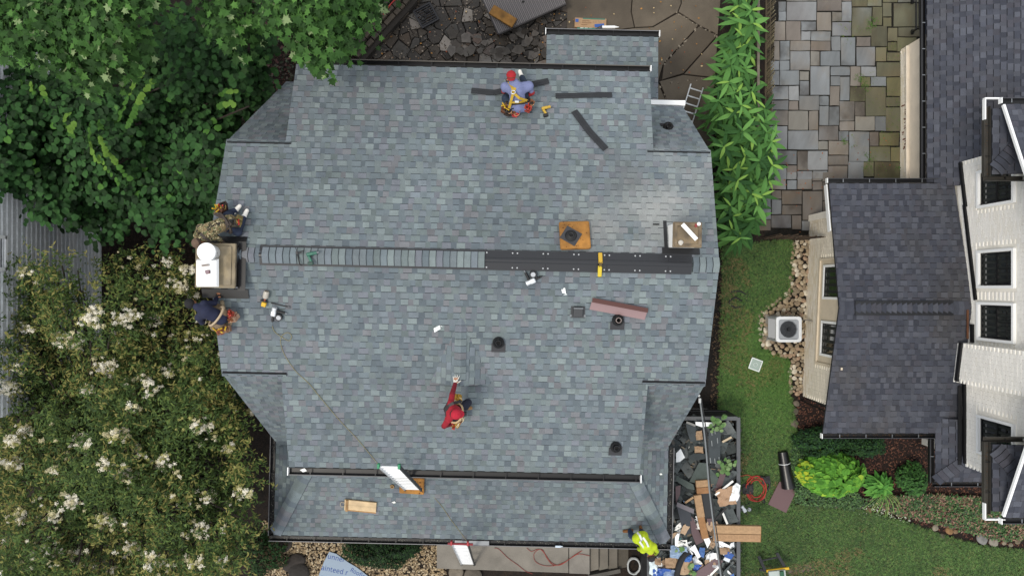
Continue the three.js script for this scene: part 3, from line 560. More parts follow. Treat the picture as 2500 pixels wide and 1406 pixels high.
  const mB2 = [MS(0xf0e8d8, .85, { map: tPaint }), MS(0xf4ede0, .85, { map: tPaint }), MS(0xe9dfca, .85, { map: tPaint })];
  const hol = [[1.35, 4.55, .95, 2.7]];
  bricks(lw, A.clone(), B.clone(), 0, 2.3, N, hol, 250, mB2, p => -p.y);
  const fr = new THREE.Matrix4().makeBasis(V(-N.x, 0, -N.z), V(0, 1, 0), d).setPosition(A.clone().addScaledVector(N, .03));
  part('window_recess', join([box(.06, .08, 3.2, .0, .96, 2.95), box(.02, 1.6, 3.1, .025, 1.8, 2.95), box(.05, 1.7, .07, 0, 1.8, 1.38), box(.05, 1.7, .07, 0, 1.8, 4.5)]).applyMatrix4(fr), MS(0xd9ccb6, .85, { map: tPaint }), lw);
  const lowWin = (z0, z1) => { const g = (geos, n, m, par) => part(n, join(geos).applyMatrix4(fr), m, par); const w = g([box(.06, 1.15, .07, -.01, 1.9, z0 - .035), box(.06, 1.15, .07, -.01, 1.9, z1 + .035), box(.06, .06, z1 - z0 + .14, -.012, 1.30, (z0 + z1) / 2)], 'window', mWhiteMetal, next); g([box(.012, 1.1, z1 - z0, .012, 1.88, (z0 + z1) / 2)], 'pane', mGlass, w); g([box(.03, .05, z1 - z0, .0, 1.35, (z0 + z1) / 2), box(.03, .04, z1 - z0 - .002, .0, 1.55, (z0 + z1) / 2), box(.03, 1.1, .04, .001, 1.88, z0 + .02), box(.03, 1.1, .04, .001, 1.88, z1 - .02)], 'sash', MS(0x15171a, .4), w); const b = []; for (let z = z0 + .12; z < z1; z += .2) b.push(box(.01, 1, .09, .004, 1.9, z)); g(b, 'blind', mBlind, w); };
  lowWin(1.62, 2.5); lowWin(3.28, 4.18);
  // patio wall below the top corner roof: brick foot, smooth band above
  const pw = part('patio_wall', join([box(.3, 2.1, 6.2, .48, 1.05, -4.45)]), MS(0xe6dac6, .85, { map: tPaint }), next);
  part('wall_ledge', join([rbox(.12, .06, 6.1, .27, .53, -4.45, .02), box(.04, 1.4, 6.1, .31, 1.3, -4.45)]), MS(0xe8dcca, .8, { map: tPaint }), pw);
  bricks(pw, V(.33, 0, -7.5), V(.33, 0, -1.5), 0, .5, V(-1, 0, 0), [], 150, mB2);
  const rust = []; for (let i = 0; i < 16; i++) rust.push(box(.006, rr(.05, .2), rr(.02, .05), .308, rr(.18, .36), -5.7 + i * .09 + rr(-.05, .05), rr(-.3, .3)));
  part('peeled_patch', join(rust), MS(0x7a4630, .9), pw);
  part('wall_tap', join([rod(V(.30, .35, -2.75), V(.16, .42, -2.75), .025), rod(V(.16, .42, -2.75), V(.13, .2, -2.72), .02), cyl(.05, .05, .03, .14, .46, -2.75)]), mGreyMetal, pw);
  part('corner_trim', join([bar(V(9.25 - 12, .05, 3.4), V(9.55 - 12, 1.3, 3.62), .08), bar(V(9.15 - 12, .05, 3.55), V(9.5 - 12, 1.2, 3.74), .04)]), mBlackMetal, next);
  part('end_wall', join([box(3, 2.4, .2, -1.2, 1.2, 3.32), box(3, 2.4, .2, -1.1, 1.2, -2.2)]), mMortar, next);
  part('conduit', join([tube([V(-2.5, .5, 1.05), V(-2.7, .55, 1.03), V(-2.9, .3, 1.0), V(-3.1, .15, 1.15)], .018, 16), rbox(.1, .1, .14, -2.62, .75, 1.1, .02)]), MS(0x8f8a83, .6), next);
}

// ---------- the clapboard house at the left edge ----------
R = rng(31);
{
  const s = thing('clapboard_house', 'grey white clapboard house wall behind the trees at the left edge', 'house', V(-13.05, 0, 0));
  part('wall', box(.3, 6.4, 11.2, -.2, 3.2, -2.3), MS(0xd5d9dc, .7), s);
  const mB = ['#e6edf3', '#dde5ec', '#ecf1f5'].map(h => MS(C(h), .6, { map: tFab }));
  for (let i = 0; i < 33; i++) { const y = i * .185, z0 = -7.9, z1 = 3.3, c = [[-.06, y + .004], [.022, y + .004], [.026, y + .125], [-.03, y + .188]], pos = []; for (let k = 0; k < 4; k++) { const a = c[k], b = c[(k + 1) % 4]; pos.push(a[0], a[1], z0, b[0], b[1], z0, b[0], b[1], z1, a[0], a[1], z0, b[0], b[1], z1, a[0], a[1], z1); } const g = flat(pos); part('siding_board', g, pick(mB), s); }
  const w = part('window', join([box(.06, 1.3, .09, .02, 4.9, -1.3), box(.06, 1.3, .09, .02, 4.9, -.48), box(.06, .09, .9, .02, 4.26, -.89)]), mWhiteMetal, s); part('pane', box(.03, 1.2, .74, .0, 4.9, -.89), MS(0x20262a, .1), w);
  const w2 = part('window', join([box(.05, .5, .04, .02, 2.5, -2.19), box(.05, .5, .04, .02, 2.5, -1.86)]), MS(0x1a1c1f, .5), s); part('pane', box(.03, .5, .38, .012, 2.5, -2.02), MS(0x15181b, .15), w2);
  part('wall_box', rbox(.12, .3, .24, .06, 1.25, -1.9, .02), MS(0x8d8a84, .7), s);
  part('roof', box(1.2, .2, 11.6, -1.2, 6.5, -2.3, 0, 0, .3), MS(0x44474c, .9), s);
}

// ---------- the ground: soil, lawn, patios, gravel ----------
R = rng(41);
{
  const g = new THREE.PlaneGeometry(400, 400).rotateX(-Math.PI / 2); const m = new THREE.Mesh(uvBox(g), MS(0x4a3b2e, .95, { map: tSoil, bumpMap: tSoil, bumpScale: .03 }));
  m.name = 'ground'; m.userData.kind = 'structure'; m.receiveShadow = true; scene.add(m);
}
function sheet(name, poly, y, mat) { const m = part(name, prism(poly, y - .003, y), mat, scene); m.userData.kind = 'structure'; return m; }
const LAWN = [[1766, 600], [1935, 588], [1928, 715], [1862, 760], [1852, 850], [1925, 880], [1930, 965], [1942, 1060], [1938, 1232], [2110, 1246], [2210, 1275], [2330, 1318], [2420, 1338], [2560, 1346], [2560, 1500], [1700, 1500], [1755, 1000]];
const lawnPoly = px(LAWN);
const tLawn = tex(512, (x, y, i, j) => { const a = wrapN(x, y, 9, 5), b = wrapN(y, x, 4, 4), c = hash(i, j); const dry = Math.max(0, b - .55) * 2.4; return [60 + 60 * (a - .5) + 70 * dry + 26 * (c - .5), 84 + 70 * (a - .5) + 20 * dry + 26 * (c - .5), 36 + 40 * (a - .5) + 26 * dry + 20 * (c - .5)].map(q => Math.max(8, Math.min(255, q))); }, .35);
sheet('lawn', lawnPoly, .004, MS(0xffffff, .95, { map: tLawn }));
function scatterIn(poly, n, f) { let a = 1e9, b = -1e9, c = 1e9, d = -1e9; for (const [x, z] of poly) { a = Math.min(a, x); b = Math.max(b, x); c = Math.min(c, z); d = Math.max(d, z); } let k = 0, guard = 0; while (k < n && guard++ < n * 20) { const x = rr(a, b), z = rr(c, d); if (inside(poly, x, z)) { if (f(x, z) !== false) k++; } } }
function instanced(name, geo, mat, list, parent, meta) {
  const im = new THREE.InstancedMesh(geo, mat, list.length); im.name = name; im.castShadow = im.receiveShadow = true;
  list.forEach(([m, c], i) => { im.setMatrixAt(i, m); im.setColorAt(i, c); });
  (parent || scene).add(im); Object.assign(im.userData, meta || { kind: 'stuff' }); return im;
}
const xf = (p, s, ry, rx = 0, rz = 0) => new THREE.Matrix4().compose(p, new THREE.Quaternion().setFromEuler(new THREE.Euler(rx, ry, rz, 'YXZ')), typeof s === 'number' ? V(s, s, s) : s);
// grass in tufts of bent blades
{
  const pos = []; const q = rng(5);
  for (let k = 0; k < 5; k++) { const a = q() * 6.28, l = .035 + q() * .035, dx = Math.cos(a), dz = Math.sin(a), w = .005, h = .03 + q() * .02; pos.push(-dz * w, 0, dx * w, dz * w, 0, -dx * w, dx * l * .6, h, dz * l * .6, -dz * w * .8 + dx * l * .55, h * .9, dx * w * .8 + dz * l * .55, dz * w * .8 + dx * l * .55, h * .9, -dx * w * .8 + dz * l * .55, dx * l * 1.2, h * .8, dz * l * 1.2); }
  const geo = flat(pos), list = [], cs = ['#486a30', '#4f7134', '#405e2d', '#597a3a', '#62743e', '#3a552c'].map(C), dry = ['#7d7347', '#6f6a42', '#86774f'].map(C);
  scatterIn(lawnPoly, 64000, (x, z) => {
    const n = fbm(x * .75 + 5, z * .75 + 11, 4), big = fbm(x * .45 + 30, z * .45 + 8, 3), worn = n > .58 || (x < 7.75 && z < 4.2 && n > .43); if (worn && R() < .4) return;
    const lush = Math.max(0, 1 - Math.hypot(x - 8.2, z - 2.6) / 2.6); const c = worn && R() < .45 ? jit(pick(dry), .3) : jit(pick(cs), .45); c.multiplyScalar(.72 + .62 * big); if (lush > 0 && R() < lush * 1.3) c.lerp(C('#56872f'), .4);
    list.push([xf(V(x, .004, z), rr(1.1, 2.3), R() * 6.28), c]);
  });
  instanced('grass', geo, MS(0xffffff, .8), list, scene, { kind: 'stuff', label: 'short mown grass of the lawn between the houses', category: 'grass' });
  // fallen leaves on the lawn
  const lg = flat([0, 0, -.04, -.03, .008, 0, 0, .002, .045, 0, 0, -.04, 0, .002, .045, .03, .01, 0]), ll = [];
  scatterIn(lawnPoly, 150, (x, z) => { ll.push([xf(V(x, .05, z), rr(.5, 1.1), R() * 6.28, rr(-.3, .3)), jit(pick(['#a9793b', '#b5934a', '#7d5a32', '#c0a860'].map(C)), .2)]); });
  scatterIn(px([[880, 20], [1700, 0], [1740, 320], [1600, 150], [900, 150]]), 120, (x, z) => { ll.push([xf(V(x, .09, z), rr(.5, 1), R() * 6.28, rr(-.3, .3)), jit(pick(['#a9793b', '#c9b287', '#7d5a32', '#8c4a2b'].map(C)), .2)]); });
  scatterIn(px([[1900, 330], [2200, 330], [2200, 570], [1900, 570]]), 60, (x, z) => { ll.push([xf(V(x, .08, z), rr(.4, .8), R() * 6.28, rr(-.3, .3)), jit(pick(['#9a5b33', '#7d4a32'].map(C)), .2)]); });
  instanced('fallen_leaves', lg, MS(0xffffff, .8), ll, scene, { kind: 'stuff', label: 'dry brown fallen leaves scattered over lawn and paving', category: 'leaves' });
}

const mSlab = MS(0xffffff, .75, { vertexColors: true, map: tSlab, bumpMap: tSlab, bumpScale: .006 });
// bluestone paving on the right, laid as in the photograph (in zoomed pixels of its corner)
{
  const s = struct('stone_patio');
  const base = part('patio_bed', prism(px([[1868, -40], [2262, -40], [2262, 585], [1868, 585]]), .001, .008), MS(0x35342a, .95, { map: tSoil, bumpMap: tSoil, bumpScale: .02 }), s);
  const A = ['383,15,617,163 620,0,815,90 620,95,735,243 740,95,815,170 740,175,890,283 895,60,1050,283 815,15,893,168 380,168,497,318 290,168,378,318 498,168,615,243 500,246,572,318 575,246,730,320 735,288,805,398 808,292,922,513 930,290,1040,362 930,368,1075,517 412,318,570,398 573,322,728,398 285,320,330,472 332,320,410,472 412,402,568,550 572,402,645,515 648,402,803,515 330,476,408,550 258,476,328,550 570,518,723,745',
    '728,522,880,592 882,520,962,675 965,522,1083,598 1088,488,1280,600 330,552,485,667 258,552,328,667 487,558,560,630 487,632,560,745 728,597,803,670 722,672,800,825 803,600,878,788 965,600,1040,675 1043,600,1162,675 1165,605,1280,753 880,678,998,792 1000,680,1160,908 483,748,640,862 640,750,715,825 265,672,400,780 403,672,480,785 265,785,400,860 403,788,478,860 640,828,715,980 718,833,795,980 798,790,915,945 918,795,997,908 1163,758,1280,832 1160,840,1280,1025',
    '255,863,398,980 398,865,555,1017 558,865,632,1017 798,947,915,1022 918,910,1072,1022 1075,910,1160,1022 635,983,790,1097 792,1025,870,1100 873,1028,1030,1262 1033,1030,1105,1140 1110,1035,1262,1140 395,1020,632,1170 250,985,392,1170 632,1100,708,1172 712,1100,868,1212 708,1215,868,1290 1033,1145,1195,1262 1200,1150,1270,1262 250,1175,465,1285 468,1178,550,1330 550,1178,705,1330 710,1295,862,1400 865,1262,985,1400 985,1262,1065,1380 1070,1262,1270,1400 240,1290,385,1400 387,1292,465,1400 468,1335,585,1400 588,1335,705,1400',
    '1055,55,1130,200 1135,25,1205,133 1137,137,1205,210 1220,25,1455,212 1255,215,1455,290 1175,220,1250,325 1175,330,1248,400 1250,292,1400,405 1045,205,1170,365 1080,370,1165,480 1170,410,1280,480 320,15,380,90 320,92,380,165 895,0,1015,55 1015,-40,1130,52 1135,-40,1250,20 1255,-40,1455,22 620,-60,815,-3 383,-60,617,12 818,-60,893,12'];
  const B = '190,0,350,125 355,0,425,55 357,58,425,125 430,0,535,125 537,0,605,65 537,68,610,130 245,130,317,195 320,133,462,232 465,137,608,345 245,198,317,303 320,237,460,305 245,308,388,400 390,308,460,410 463,348,525,420 612,75,690,205 612,208,690,330 190,130,242,260 150,263,242,340 120,343,242,420 608,0,700,72';
  const cols = ['#8b9195', '#92979b', '#838789', '#9a9d9f', '#88827b', '#807871', '#8f887f', '#949189'].map(C), mossy = ['#7e7b58', '#787658', '#858064', '#71705a'].map(C);
  const lay = (str, sc, ox, oy) => str.split(' ').forEach(q => {
    const [a, b, c, d] = q.split(',').map(Number), p0 = P(ox + a / sc, oy + b / sc, 0), p1 = P(ox + c / sc, oy + d / sc, 0), w = p1.x - p0.x, h = p1.z - p0.z, k = () => rr(.003, .011);
    const x0 = p0.x + k(), x1 = p1.x - k(), z0 = p0.z + k(), z1 = p1.z - k(), e = () => rr(-.008, .008), cx = (x0 + x1) / 2, cz = (z0 + z1) / 2;
    const u = ox + a / sc, moss = u > 2060 && fbm(cx, cz, 3) + (u - 2060) / 500 > .55;
    let c0 = moss ? pick(mossy) : pick(cols); if (!moss && oy + b / sc > 440) c0 = pick(['#736c65', '#7d7771', '#82868a', '#6a645e'].map(C));
    const geo = prism([[x0 + e(), z0 + e()], [cx + e(), z0 + e()], [x1 + e(), z0 + e()], [x1 + e(), cz], [x1 + e(), z1 + e()], [cx, z1 + e()], [x0 + e(), z1 + e()], [x0 + e(), cz]], .008, rr(.036, .046), .008);
    // veins and stains of the stone itself, each stone its own
    const c1 = jit(c0, .12), g = tint(geo, c1), p = g.attributes.position, cc = g.attributes.color, off = R() * 90, warm = C(pick(['#8b7555', '#5e4a42', '#9aa2a8']));
    const t = cc.array; for (let i = 0; i < p.count; i++) { const f = Math.max(0, fbm(p.getX(i) * 1.8 + off, p.getZ(i) * 3.4 + off, 4) - .5) * 1.6; t[i * 3] += (warm.r - t[i * 3]) * f; t[i * 3 + 1] += (warm.g - t[i * 3 + 1]) * f; t[i * 3 + 2] += (warm.b - t[i * 3 + 2]) * f; }
    const m = part('stone', g, mSlab, s); const uv = g.attributes.uv; for (let i = 0; i < uv.count; i++) uv.setXY(i, uv.getX(i) + off, uv.getY(i) * (off > 45 ? 1 : .6) + off * .7);
  });
  A.forEach(a => lay(a, 3.196, 1800, 0)); lay(B, 2.93, 1800, 420);
  // moss and weeds in the joints
  const list = [], gg = flat([0, 0, 0, .03, .02, .01, .012, .03, .035, 0, 0, 0, -.02, .02, .02, -.03, .025, -.01, 0, 0, 0, .01, .03, -.03, .03, .02, -.015]);
  scatterIn(px([[2040, 40], [2200, 100], [2200, 430], [2060, 430], [2090, 250]]), 900, (x, z) => { if (fbm(x * 1.5, z * 1.5, 3) < .5) return; list.push([xf(V(x, .03, z), rr(.3, .9), R() * 6.28), jit(pick(['#5d7a2c', '#4d6a2a', '#748236'].map(C)), .2)]); });
  for (const [u, v] of [[2128, 60], [2132, 52], [2125, 66], [2100, 188], [2102, 195], [2112, 212], [2118, 408], [2122, 385], [2198, 410], [2064, 345]]) for (let k = 0; k < 26; k++) { const p = P(u + (R() + R() - 1) * 14, v + (R() + R() - 1) * 16, .04); list.push([xf(p, rr(.4, 1.0), R() * 6.28), jit(C('#4f722f'), .3)]); }
  instanced('moss', gg, MS(0xffffff, .9), list, s);
}

// irregular flagstones behind the house, dark in tone, with a dry stone wall
function flags(name, region, n, inset, y, cols, mat, seed, light, relax = 2, keep) {
  R = rng(seed); const s = struct(name); const reg = px(region);
  let pts = []; scatterIn(reg, n, (x, z) => { pts.push([x, z]); });
  for (let k = 0; k < relax; k++) pts = voronoi(pts, reg).map((c, i) => c.length > 2 ? [c.reduce((q, p) => q + p[0], 0) / c.length, c.reduce((q, p) => q + p[1], 0) / c.length] : pts[i]);
  part('stone_bed', prism(reg, .002, .01), MS(0x26221e, .95, { map: tSoil }), s);
  voronoi(pts, reg).forEach((c, i) => { if (c.length < 3 || (keep && !keep(pts[i]))) return; const q = insetPoly(c, inset) || c; const g = prism(q.map(p => [p[0] + rr(-.02, .02), p[1] + rr(-.02, .02)]), .008, y + rr(-.012, .014), .012); part('stone', tint(g, jit(light && R() < light(pts[i]) ? C(pick(['#918d88', '#8a8580', '#9c948c', '#867a74'])) : pick(cols), .18)), mat, s); });
  return s;
}
flags('flagstone_terrace', [[862, 160], [960, -30], [1385, -30], [1390, 175]], 150, .012, .045, ['#453e38', '#3d3833', '#4e463d', '#4b4844', '#393531', '#54483c'].map(C), mSlab, 52, p => { const d = Math.hypot(p[0] + .3, p[1] + 7.7); return d < 1.5 ? .3 : .03; }, 0);
{
  R = rng(53); const w = thing('stone_wall', 'low dry stone wall of dark coursed stones beside the flagstones', 'wall', P(930, 70, 0));
  const a = P(868, 140, 0).sub(w.position), b = P(1010, -20, 0).sub(w.position), d = b.clone().sub(a), L = d.length(); d.normalize(); const n = V(-d.z, 0, d.x), an = Math.atan2(-d.z, d.x);
  for (const [off, h, wd] of [[-.36, .5, .4], [-.05, .42, .2], [.14, .3, .17], [.31, .16, .16]]) for (let s = 0; s < L;) { const l = rr(.18, .5); const g = rbox(l - .02, .16, wd - .015, 0, 0, 0, .02, rr(-.05, .05), 0, rr(-.05, .05)); const m = part('stone', tint(g, jit(pick(['#5a5146', '#4d463e', '#63584a', '#423c36'].map(C)), .15)), mStone, w); m.position.copy(a).addScaledVector(d, s + l / 2).addScaledVector(n, off + rr(-.015, .015)); m.position.y = h + rr(-.02, .02); m.rotation.y = an + rr(-.04, .04); s += l; }
  part('wall_core', box(L, .3, .75, L / 2, .15, 0, 0, 0, 0).applyMatrix4(new THREE.Matrix4().makeRotationY(an).setPosition(a)), MS(0x2a2622, .95), w);
}
{ // loose slabs and rubble thrown off the wall by the house
  R = rng(56); const g = struct('rubble_patch'), cs = ['#8d8984', '#7b766f', '#6b645c', '#96908a', '#857266', '#5c554d'].map(C);
  const poly = [[1090, 70], [1180, 85], [1235, 70], [1335, 66], [1335, 140], [1090, 140]]; let n = 0, guard = 0; while (n < 46 && guard++ < 2000) { const u = rr(1090, 1335), v = rr(60, 142); if (!inside(poly, u, v)) continue; n++; const k = 5 + Math.floor(R() * 3), r = rr(.07, .22), pts = []; for (let i = 0; i < k; i++) { const a = i / k * 6.28 + rr(-.3, .3); pts.push([Math.cos(a) * r * rr(.7, 1.3), Math.sin(a) * r * rr(.6, 1)]); } const m = part('stone', tint(prism(pts, 0, rr(.03, .06), .008), jit(pick(cs), .15)), mSlab, g); m.position.copy(P(u, v, .06)); m.position.y = rr(.05, .09); m.rotation.set(rr(-.12, .12), R() * 6, rr(-.12, .12)); }
  const list = []; for (let i = 0; i < 700; i++) { const u = rr(900, 1375), v = rr(0, 145); list.push([xf(P(u, v, .06), V(rr(.5, 1.8), .6, rr(.5, 1.6)), R() * 6), jit(C(pick(['#5a5148', '#7a7066', '#3b352f', '#8b8074'])), .2)]); } instanced('grit', uvBox(prep(new THREE.IcosahedronGeometry(.022, 0))), MS(0xffffff, .9), list, g);
}
// old concrete, broken into large pieces along its cracks
{
  R = rng(54); const s = struct('concrete_yard');
  part('crack_bed', prism(px([[1362, -40], [1765, -40], [1740, 420], [1362, 420]]), .002, .012), MS(0x4a3f33, .95, { map: tSoil }), s);
  const pieces = [[[1384, -40], [1545, -40], [1540, 30], [1548, 68], [1384, 92]], [[1547, -40], [1660, -40], [1662, 10], [1654, 30], [1593, 66], [1550, 68], [1542, 30]], [[1663, -40], [1762, -40], [1752, 86], [1706, 62], [1656, 30], [1664, 10]], [[1384, 94], [1548, 70], [1594, 68], [1656, 33], [1704, 64], [1618, 158], [1606, 200], [1384, 240]], [[1706, 66], [1750, 88], [1668, 180], [1616, 196], [1620, 160]], [[1752, 90], [1745, 190], [1670, 182]], [[1610, 200], [1668, 184], [1744, 193], [1738, 420], [1652, 420], [1630, 250]], [[1384, 243], [1606, 203], [1627, 252], [1648, 420], [1384, 420]]];
  for (const p of pieces) { const m = prism(insetPoly(px(p), .003), .01, rr(.058, .07), .012); part('slab', tint(m, jit(C(pick(['#6f6557', '#675d50', '#756b5d'])), .08)), mConc, s); }
  const list = [], gg = tint(prep(new THREE.IcosahedronGeometry(.03, 0)), C(0xffffff));
  for (const [a, b] of [[[1606, 205], [1745, 192]], [[1612, 205], [1640, 280]], [[1655, 32], [1752, 88]], [[1618, 160], [1704, 66]]]) for (let i = 0; i < 22; i++) { const t = R(); list.push([xf(P(a[0] + (b[0] - a[0]) * t + rr(-3, 3), a[1] + (b[1] - a[1]) * t + rr(-3, 3), .06), V(rr(.5, 1.8), .5, rr(.5, 1.6)), R() * 6), jit(C(pick(['#7c7263', '#8f8678', '#5a5044'])), .2)]); }
  instanced('crumbs', gg, MS(0xffffff, .9), list, s);
}
// soil strip and shade side of the lawn
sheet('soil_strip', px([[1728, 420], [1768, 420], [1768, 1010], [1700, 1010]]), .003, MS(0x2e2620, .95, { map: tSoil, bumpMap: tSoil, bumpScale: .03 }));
sheet('mulch_bed', px([[1946, 960], [2560, 1000], [2560, 1340], [2420, 1334], [2210, 1272], [2110, 1243], [1940, 1230]]), .006, MS(0x4a2d22, .95, { map: tSoil, bumpMap: tSoil, bumpScale: .05 }));

// river rocks round the air conditioner
const rockGeos = [1, 2, 3, 4].map(k => { const q = rng(k * 19), g = prep(new THREE.IcosahedronGeometry(.5, 2)), p = g.attributes.position; const a = [q() * 3, q() * 3, q() * 3]; for (let i = 0; i < p.count; i++) { const x = p.getX(i), y = p.getY(i), z = p.getZ(i), f = 1 + .18 * Math.sin(x * 4 + a[0]) + .14 * Math.sin(z * 5 + a[1]) + .08 * Math.sin(y * 7 + a[2]); p.setXYZ(i, x * f, y * f * .8, z * f); } g.computeVertexNormals(); const h = g.clone(); return uvBox(h); });
{
  R = rng(61); const s = struct('rock_bed');
  const poly = px([[1938, 586], [1980, 578], [1972, 760], [1966, 955], [1925, 965], [1928, 900], [1935, 880], [1882, 862], [1852, 832], [1848, 768], [1880, 742], [1925, 712], [1932, 640]]);
  part('rock_soil', prism(poly, .004, .02), MS(0x3a2f22, .95, { map: tSoil }), s);
  const mats = ['#c9b698', '#bba585', '#d4c4a8', '#b09c82', '#c4a68a', '#dcd2be', '#a5957c'].map(h => MS(C(h), .8, { map: tStone }));
  let pts = []; scatterIn(poly, 1400, (x, z) => { for (const p of pts) if (Math.hypot(p[0] - x, p[1] - z) < .05 + p[2] * .1) return false; pts.push([x, z, R()]); });
  pts.sort((a, b) => b[2] - a[2]); const more = []; pts.forEach(([x, z, r], i) => { const k = .085 + r * .07, sc = V(k * rr(.9, 1.35), k * .75, k * rr(.8, 1.1)); if (i >= 300) { more.push([xf(V(x, .03 + r * .02, z), sc, R() * 6.28), jit(pick(mats).color, .15)]); return; } const m = part('river_rock', pick(rockGeos), pick(mats), s); m.position.set(x, .03 + r * .02, z); m.scale.copy(sc); m.rotation.set(rr(-.2, .2), R() * 6.28, rr(-.2, .2)); });
  if (more.length) instanced('small_rocks', rockGeos[0], MS(0xffffff, .8, { map: tStone }), more, s);
}
// pea gravel in front of the porch, path slab and steps
{
  R = rng(62);
  const poly = px([[640, 1270], [1090, 1270], [1090, 1440], [640, 1440]]), list = [], mats = ['#9a8666', '#b09a78', '#86745a', '#c2b294', '#6d5d49'].map(C);
  sheet('gravel_ground', poly, .004, MS(0x43382a, .95, { map: tSoil }));
  scatterIn(poly, 6500, (x, z) => { list.push([xf(V(x, rr(.01, .03), z), V(rr(.05, .1), rr(.03, .05), rr(.04, .075)), R() * 6.28, rr(-.3, .3)), jit(pick(mats), .18)]); });
  instanced('gravel', uvBox(prep(new THREE.IcosahedronGeometry(.5, 1))), MS(0xffffff, .85), list, scene, { kind: 'stuff', label: 'tan pea gravel in front of the porch', category: 'gravel' });
  const s = struct('front_path');
  const hgt = .55, q = (u, v) => { const p = P(u, v, hgt); return [p.x, p.z]; };
  part('slab', tint(prism([q(1066, 1290), q(1388, 1290), q(1388, 1399), q(1066, 1388)], 0, hgt, .012), C('#a19b91')), mConc, s);
  part('slab', tint(prism([q(1390, 1290), q(1440, 1290), q(1440, 1402), q(1390, 1400)], 0, hgt - .003, .012), C('#a59f96')), mConc, s);
  [[1441, 1462, .42], [1463, 1485, .29], [1486, 1508, .17], [1509, 1535, .06]].forEach(([a, b, h], i) => { const k = (u, v) => { const p = P(u, v, h); return [p.x, p.z]; }; part('step', tint(prism([k(a, 1290), k(b, 1290), k(b, 1390 - i * 2), k(a, 1395 - i * 2)], 0, h, .012), C(i === 3 ? '#6f685d' : '#8f887c')), mConc, s); });
  part('step_curb', tint(box(1.0, .25, .12, 0, 0, 0).applyMatrix4(M4(P(1475, 1398, .2), 0, .12, -.2)), C('#77736c')), mConc, s);
  const list2 = []; // boulders edging the gravel
  [[712, 1375, .5, '#3c3530'], [730, 1400, .6, '#35302c'], [695, 1330, .35, '#413a34'], [650, 1335, .3, '#3a332d'], [1110, 1402, .45, '#8d8374'], [1150, 1406, .5, '#6f675c'], [2285, 1290, .18, '#a09684'], [2320, 1296, .2, '#a67f55'], [2335, 1299, .14, '#96795a'], [2398, 1315, .32, '#8f8e8b'], [2425, 1321, .26, '#a9a294'], [2300, 1310, .2, '#756b5c'], [2310, 1318, .18, '#8a7c63'], [1975, 1235, .16, '#6a604f'], [1998, 1240, .18, '#7d7263'], [2040, 1238, .16, '#857a68'], [2120, 1245, .2, '#8a6e50'], [1943, 1005, .2, '#6c6455'], [1941, 1035, .24, '#7a7162'], [1946, 985, .16, '#85796a'], [2455, 1323, .14, '#9c917c'], [2485, 1322, .16, '#83765f'], [2470, 1330, .12, '#8f8672']].forEach(([u, v, k, c], i) => { const m = single('boulder', rockGeos[i % 4], MS(C(c), .85, { map: tStone }), ['dark flat boulder at the corner of the pea gravel', 'dark long boulder below the pea gravel by the tree', 'small dark boulder left of the pea gravel', 'small dark boulder at the far left of the gravel', 'pale boulder beside the concrete path slab', 'grey boulder below the path slab', 'small cream edging rock in the bed border', 'orange tan edging rock in the bed border', 'small brown rock next to the orange edging rock', 'large smooth grey rock at the lawn edge', 'white rounded rock right of the large grey rock', 'brown edging rock below the cream one', 'flat tan edging rock below the orange one', 'small rock at the left end of the ground cover border', 'second small rock along the ground cover border', 'rock under the yellow green shrub border', 'reddish brown rock under the hosta', 'rock at the bed edge below the gable wall', 'long flat rock edging the bed beside the lawn', 'small pale rock at the top of the bed edging', 'small tan rock right of the white rock', 'brown rock at the far right of the lawn edge', 'tiny rock near the right frame edge of the lawn'][i], 'rock', P(u, v, k * .15)); m.scale.set(k * rr(1, 1.4), k * .55, k); m.rotation.y = R() * 6; });
}
// wood chips on the beds
{
  R = rng(63); const list = [], g = box(1, 1, 1); const add = (poly, n, cs) => scatterIn(px(poly), n, (x, z) => { list.push([xf(V(x, rr(.008, .025), z), V(rr(.03, .08), .008, rr(.012, .03)), R() * 6.28, rr(-.3, .3), rr(-.3, .3)), jit(C(pick(cs)), .25)]); });
  add([[1946, 960], [2300, 990], [2560, 1100], [2560, 1335], [2420, 1330], [2210, 1270], [2110, 1240], [1942, 1228]], 7000, ['#5d3a2c', '#6d4433', '#4a2d24', '#7a5440', '#3c2621']);
  add([[560, 150], [880, -30], [980, -30], [860, 165], [720, 330], [640, 330]], 2600, ['#4a2d26', '#3a2520', '#5a3a2e', '#2f2320']);
  add([[1745, 430], [1768, 430], [1768, 1010], [1735, 1010]], 700, ['#4a3a2c', '#3a2f25', '#6d5a42']);
  add([[200, 560], [520, 560], [520, 760], [200, 700]], 1200, ['#33241d', '#3d2a22']);
  instanced('wood_chips', g, MS(0xffffff, .9), list, scene, { kind: 'stuff', label: 'brown wood chips and bark lying on the planting beds', category: 'mulch' });
}

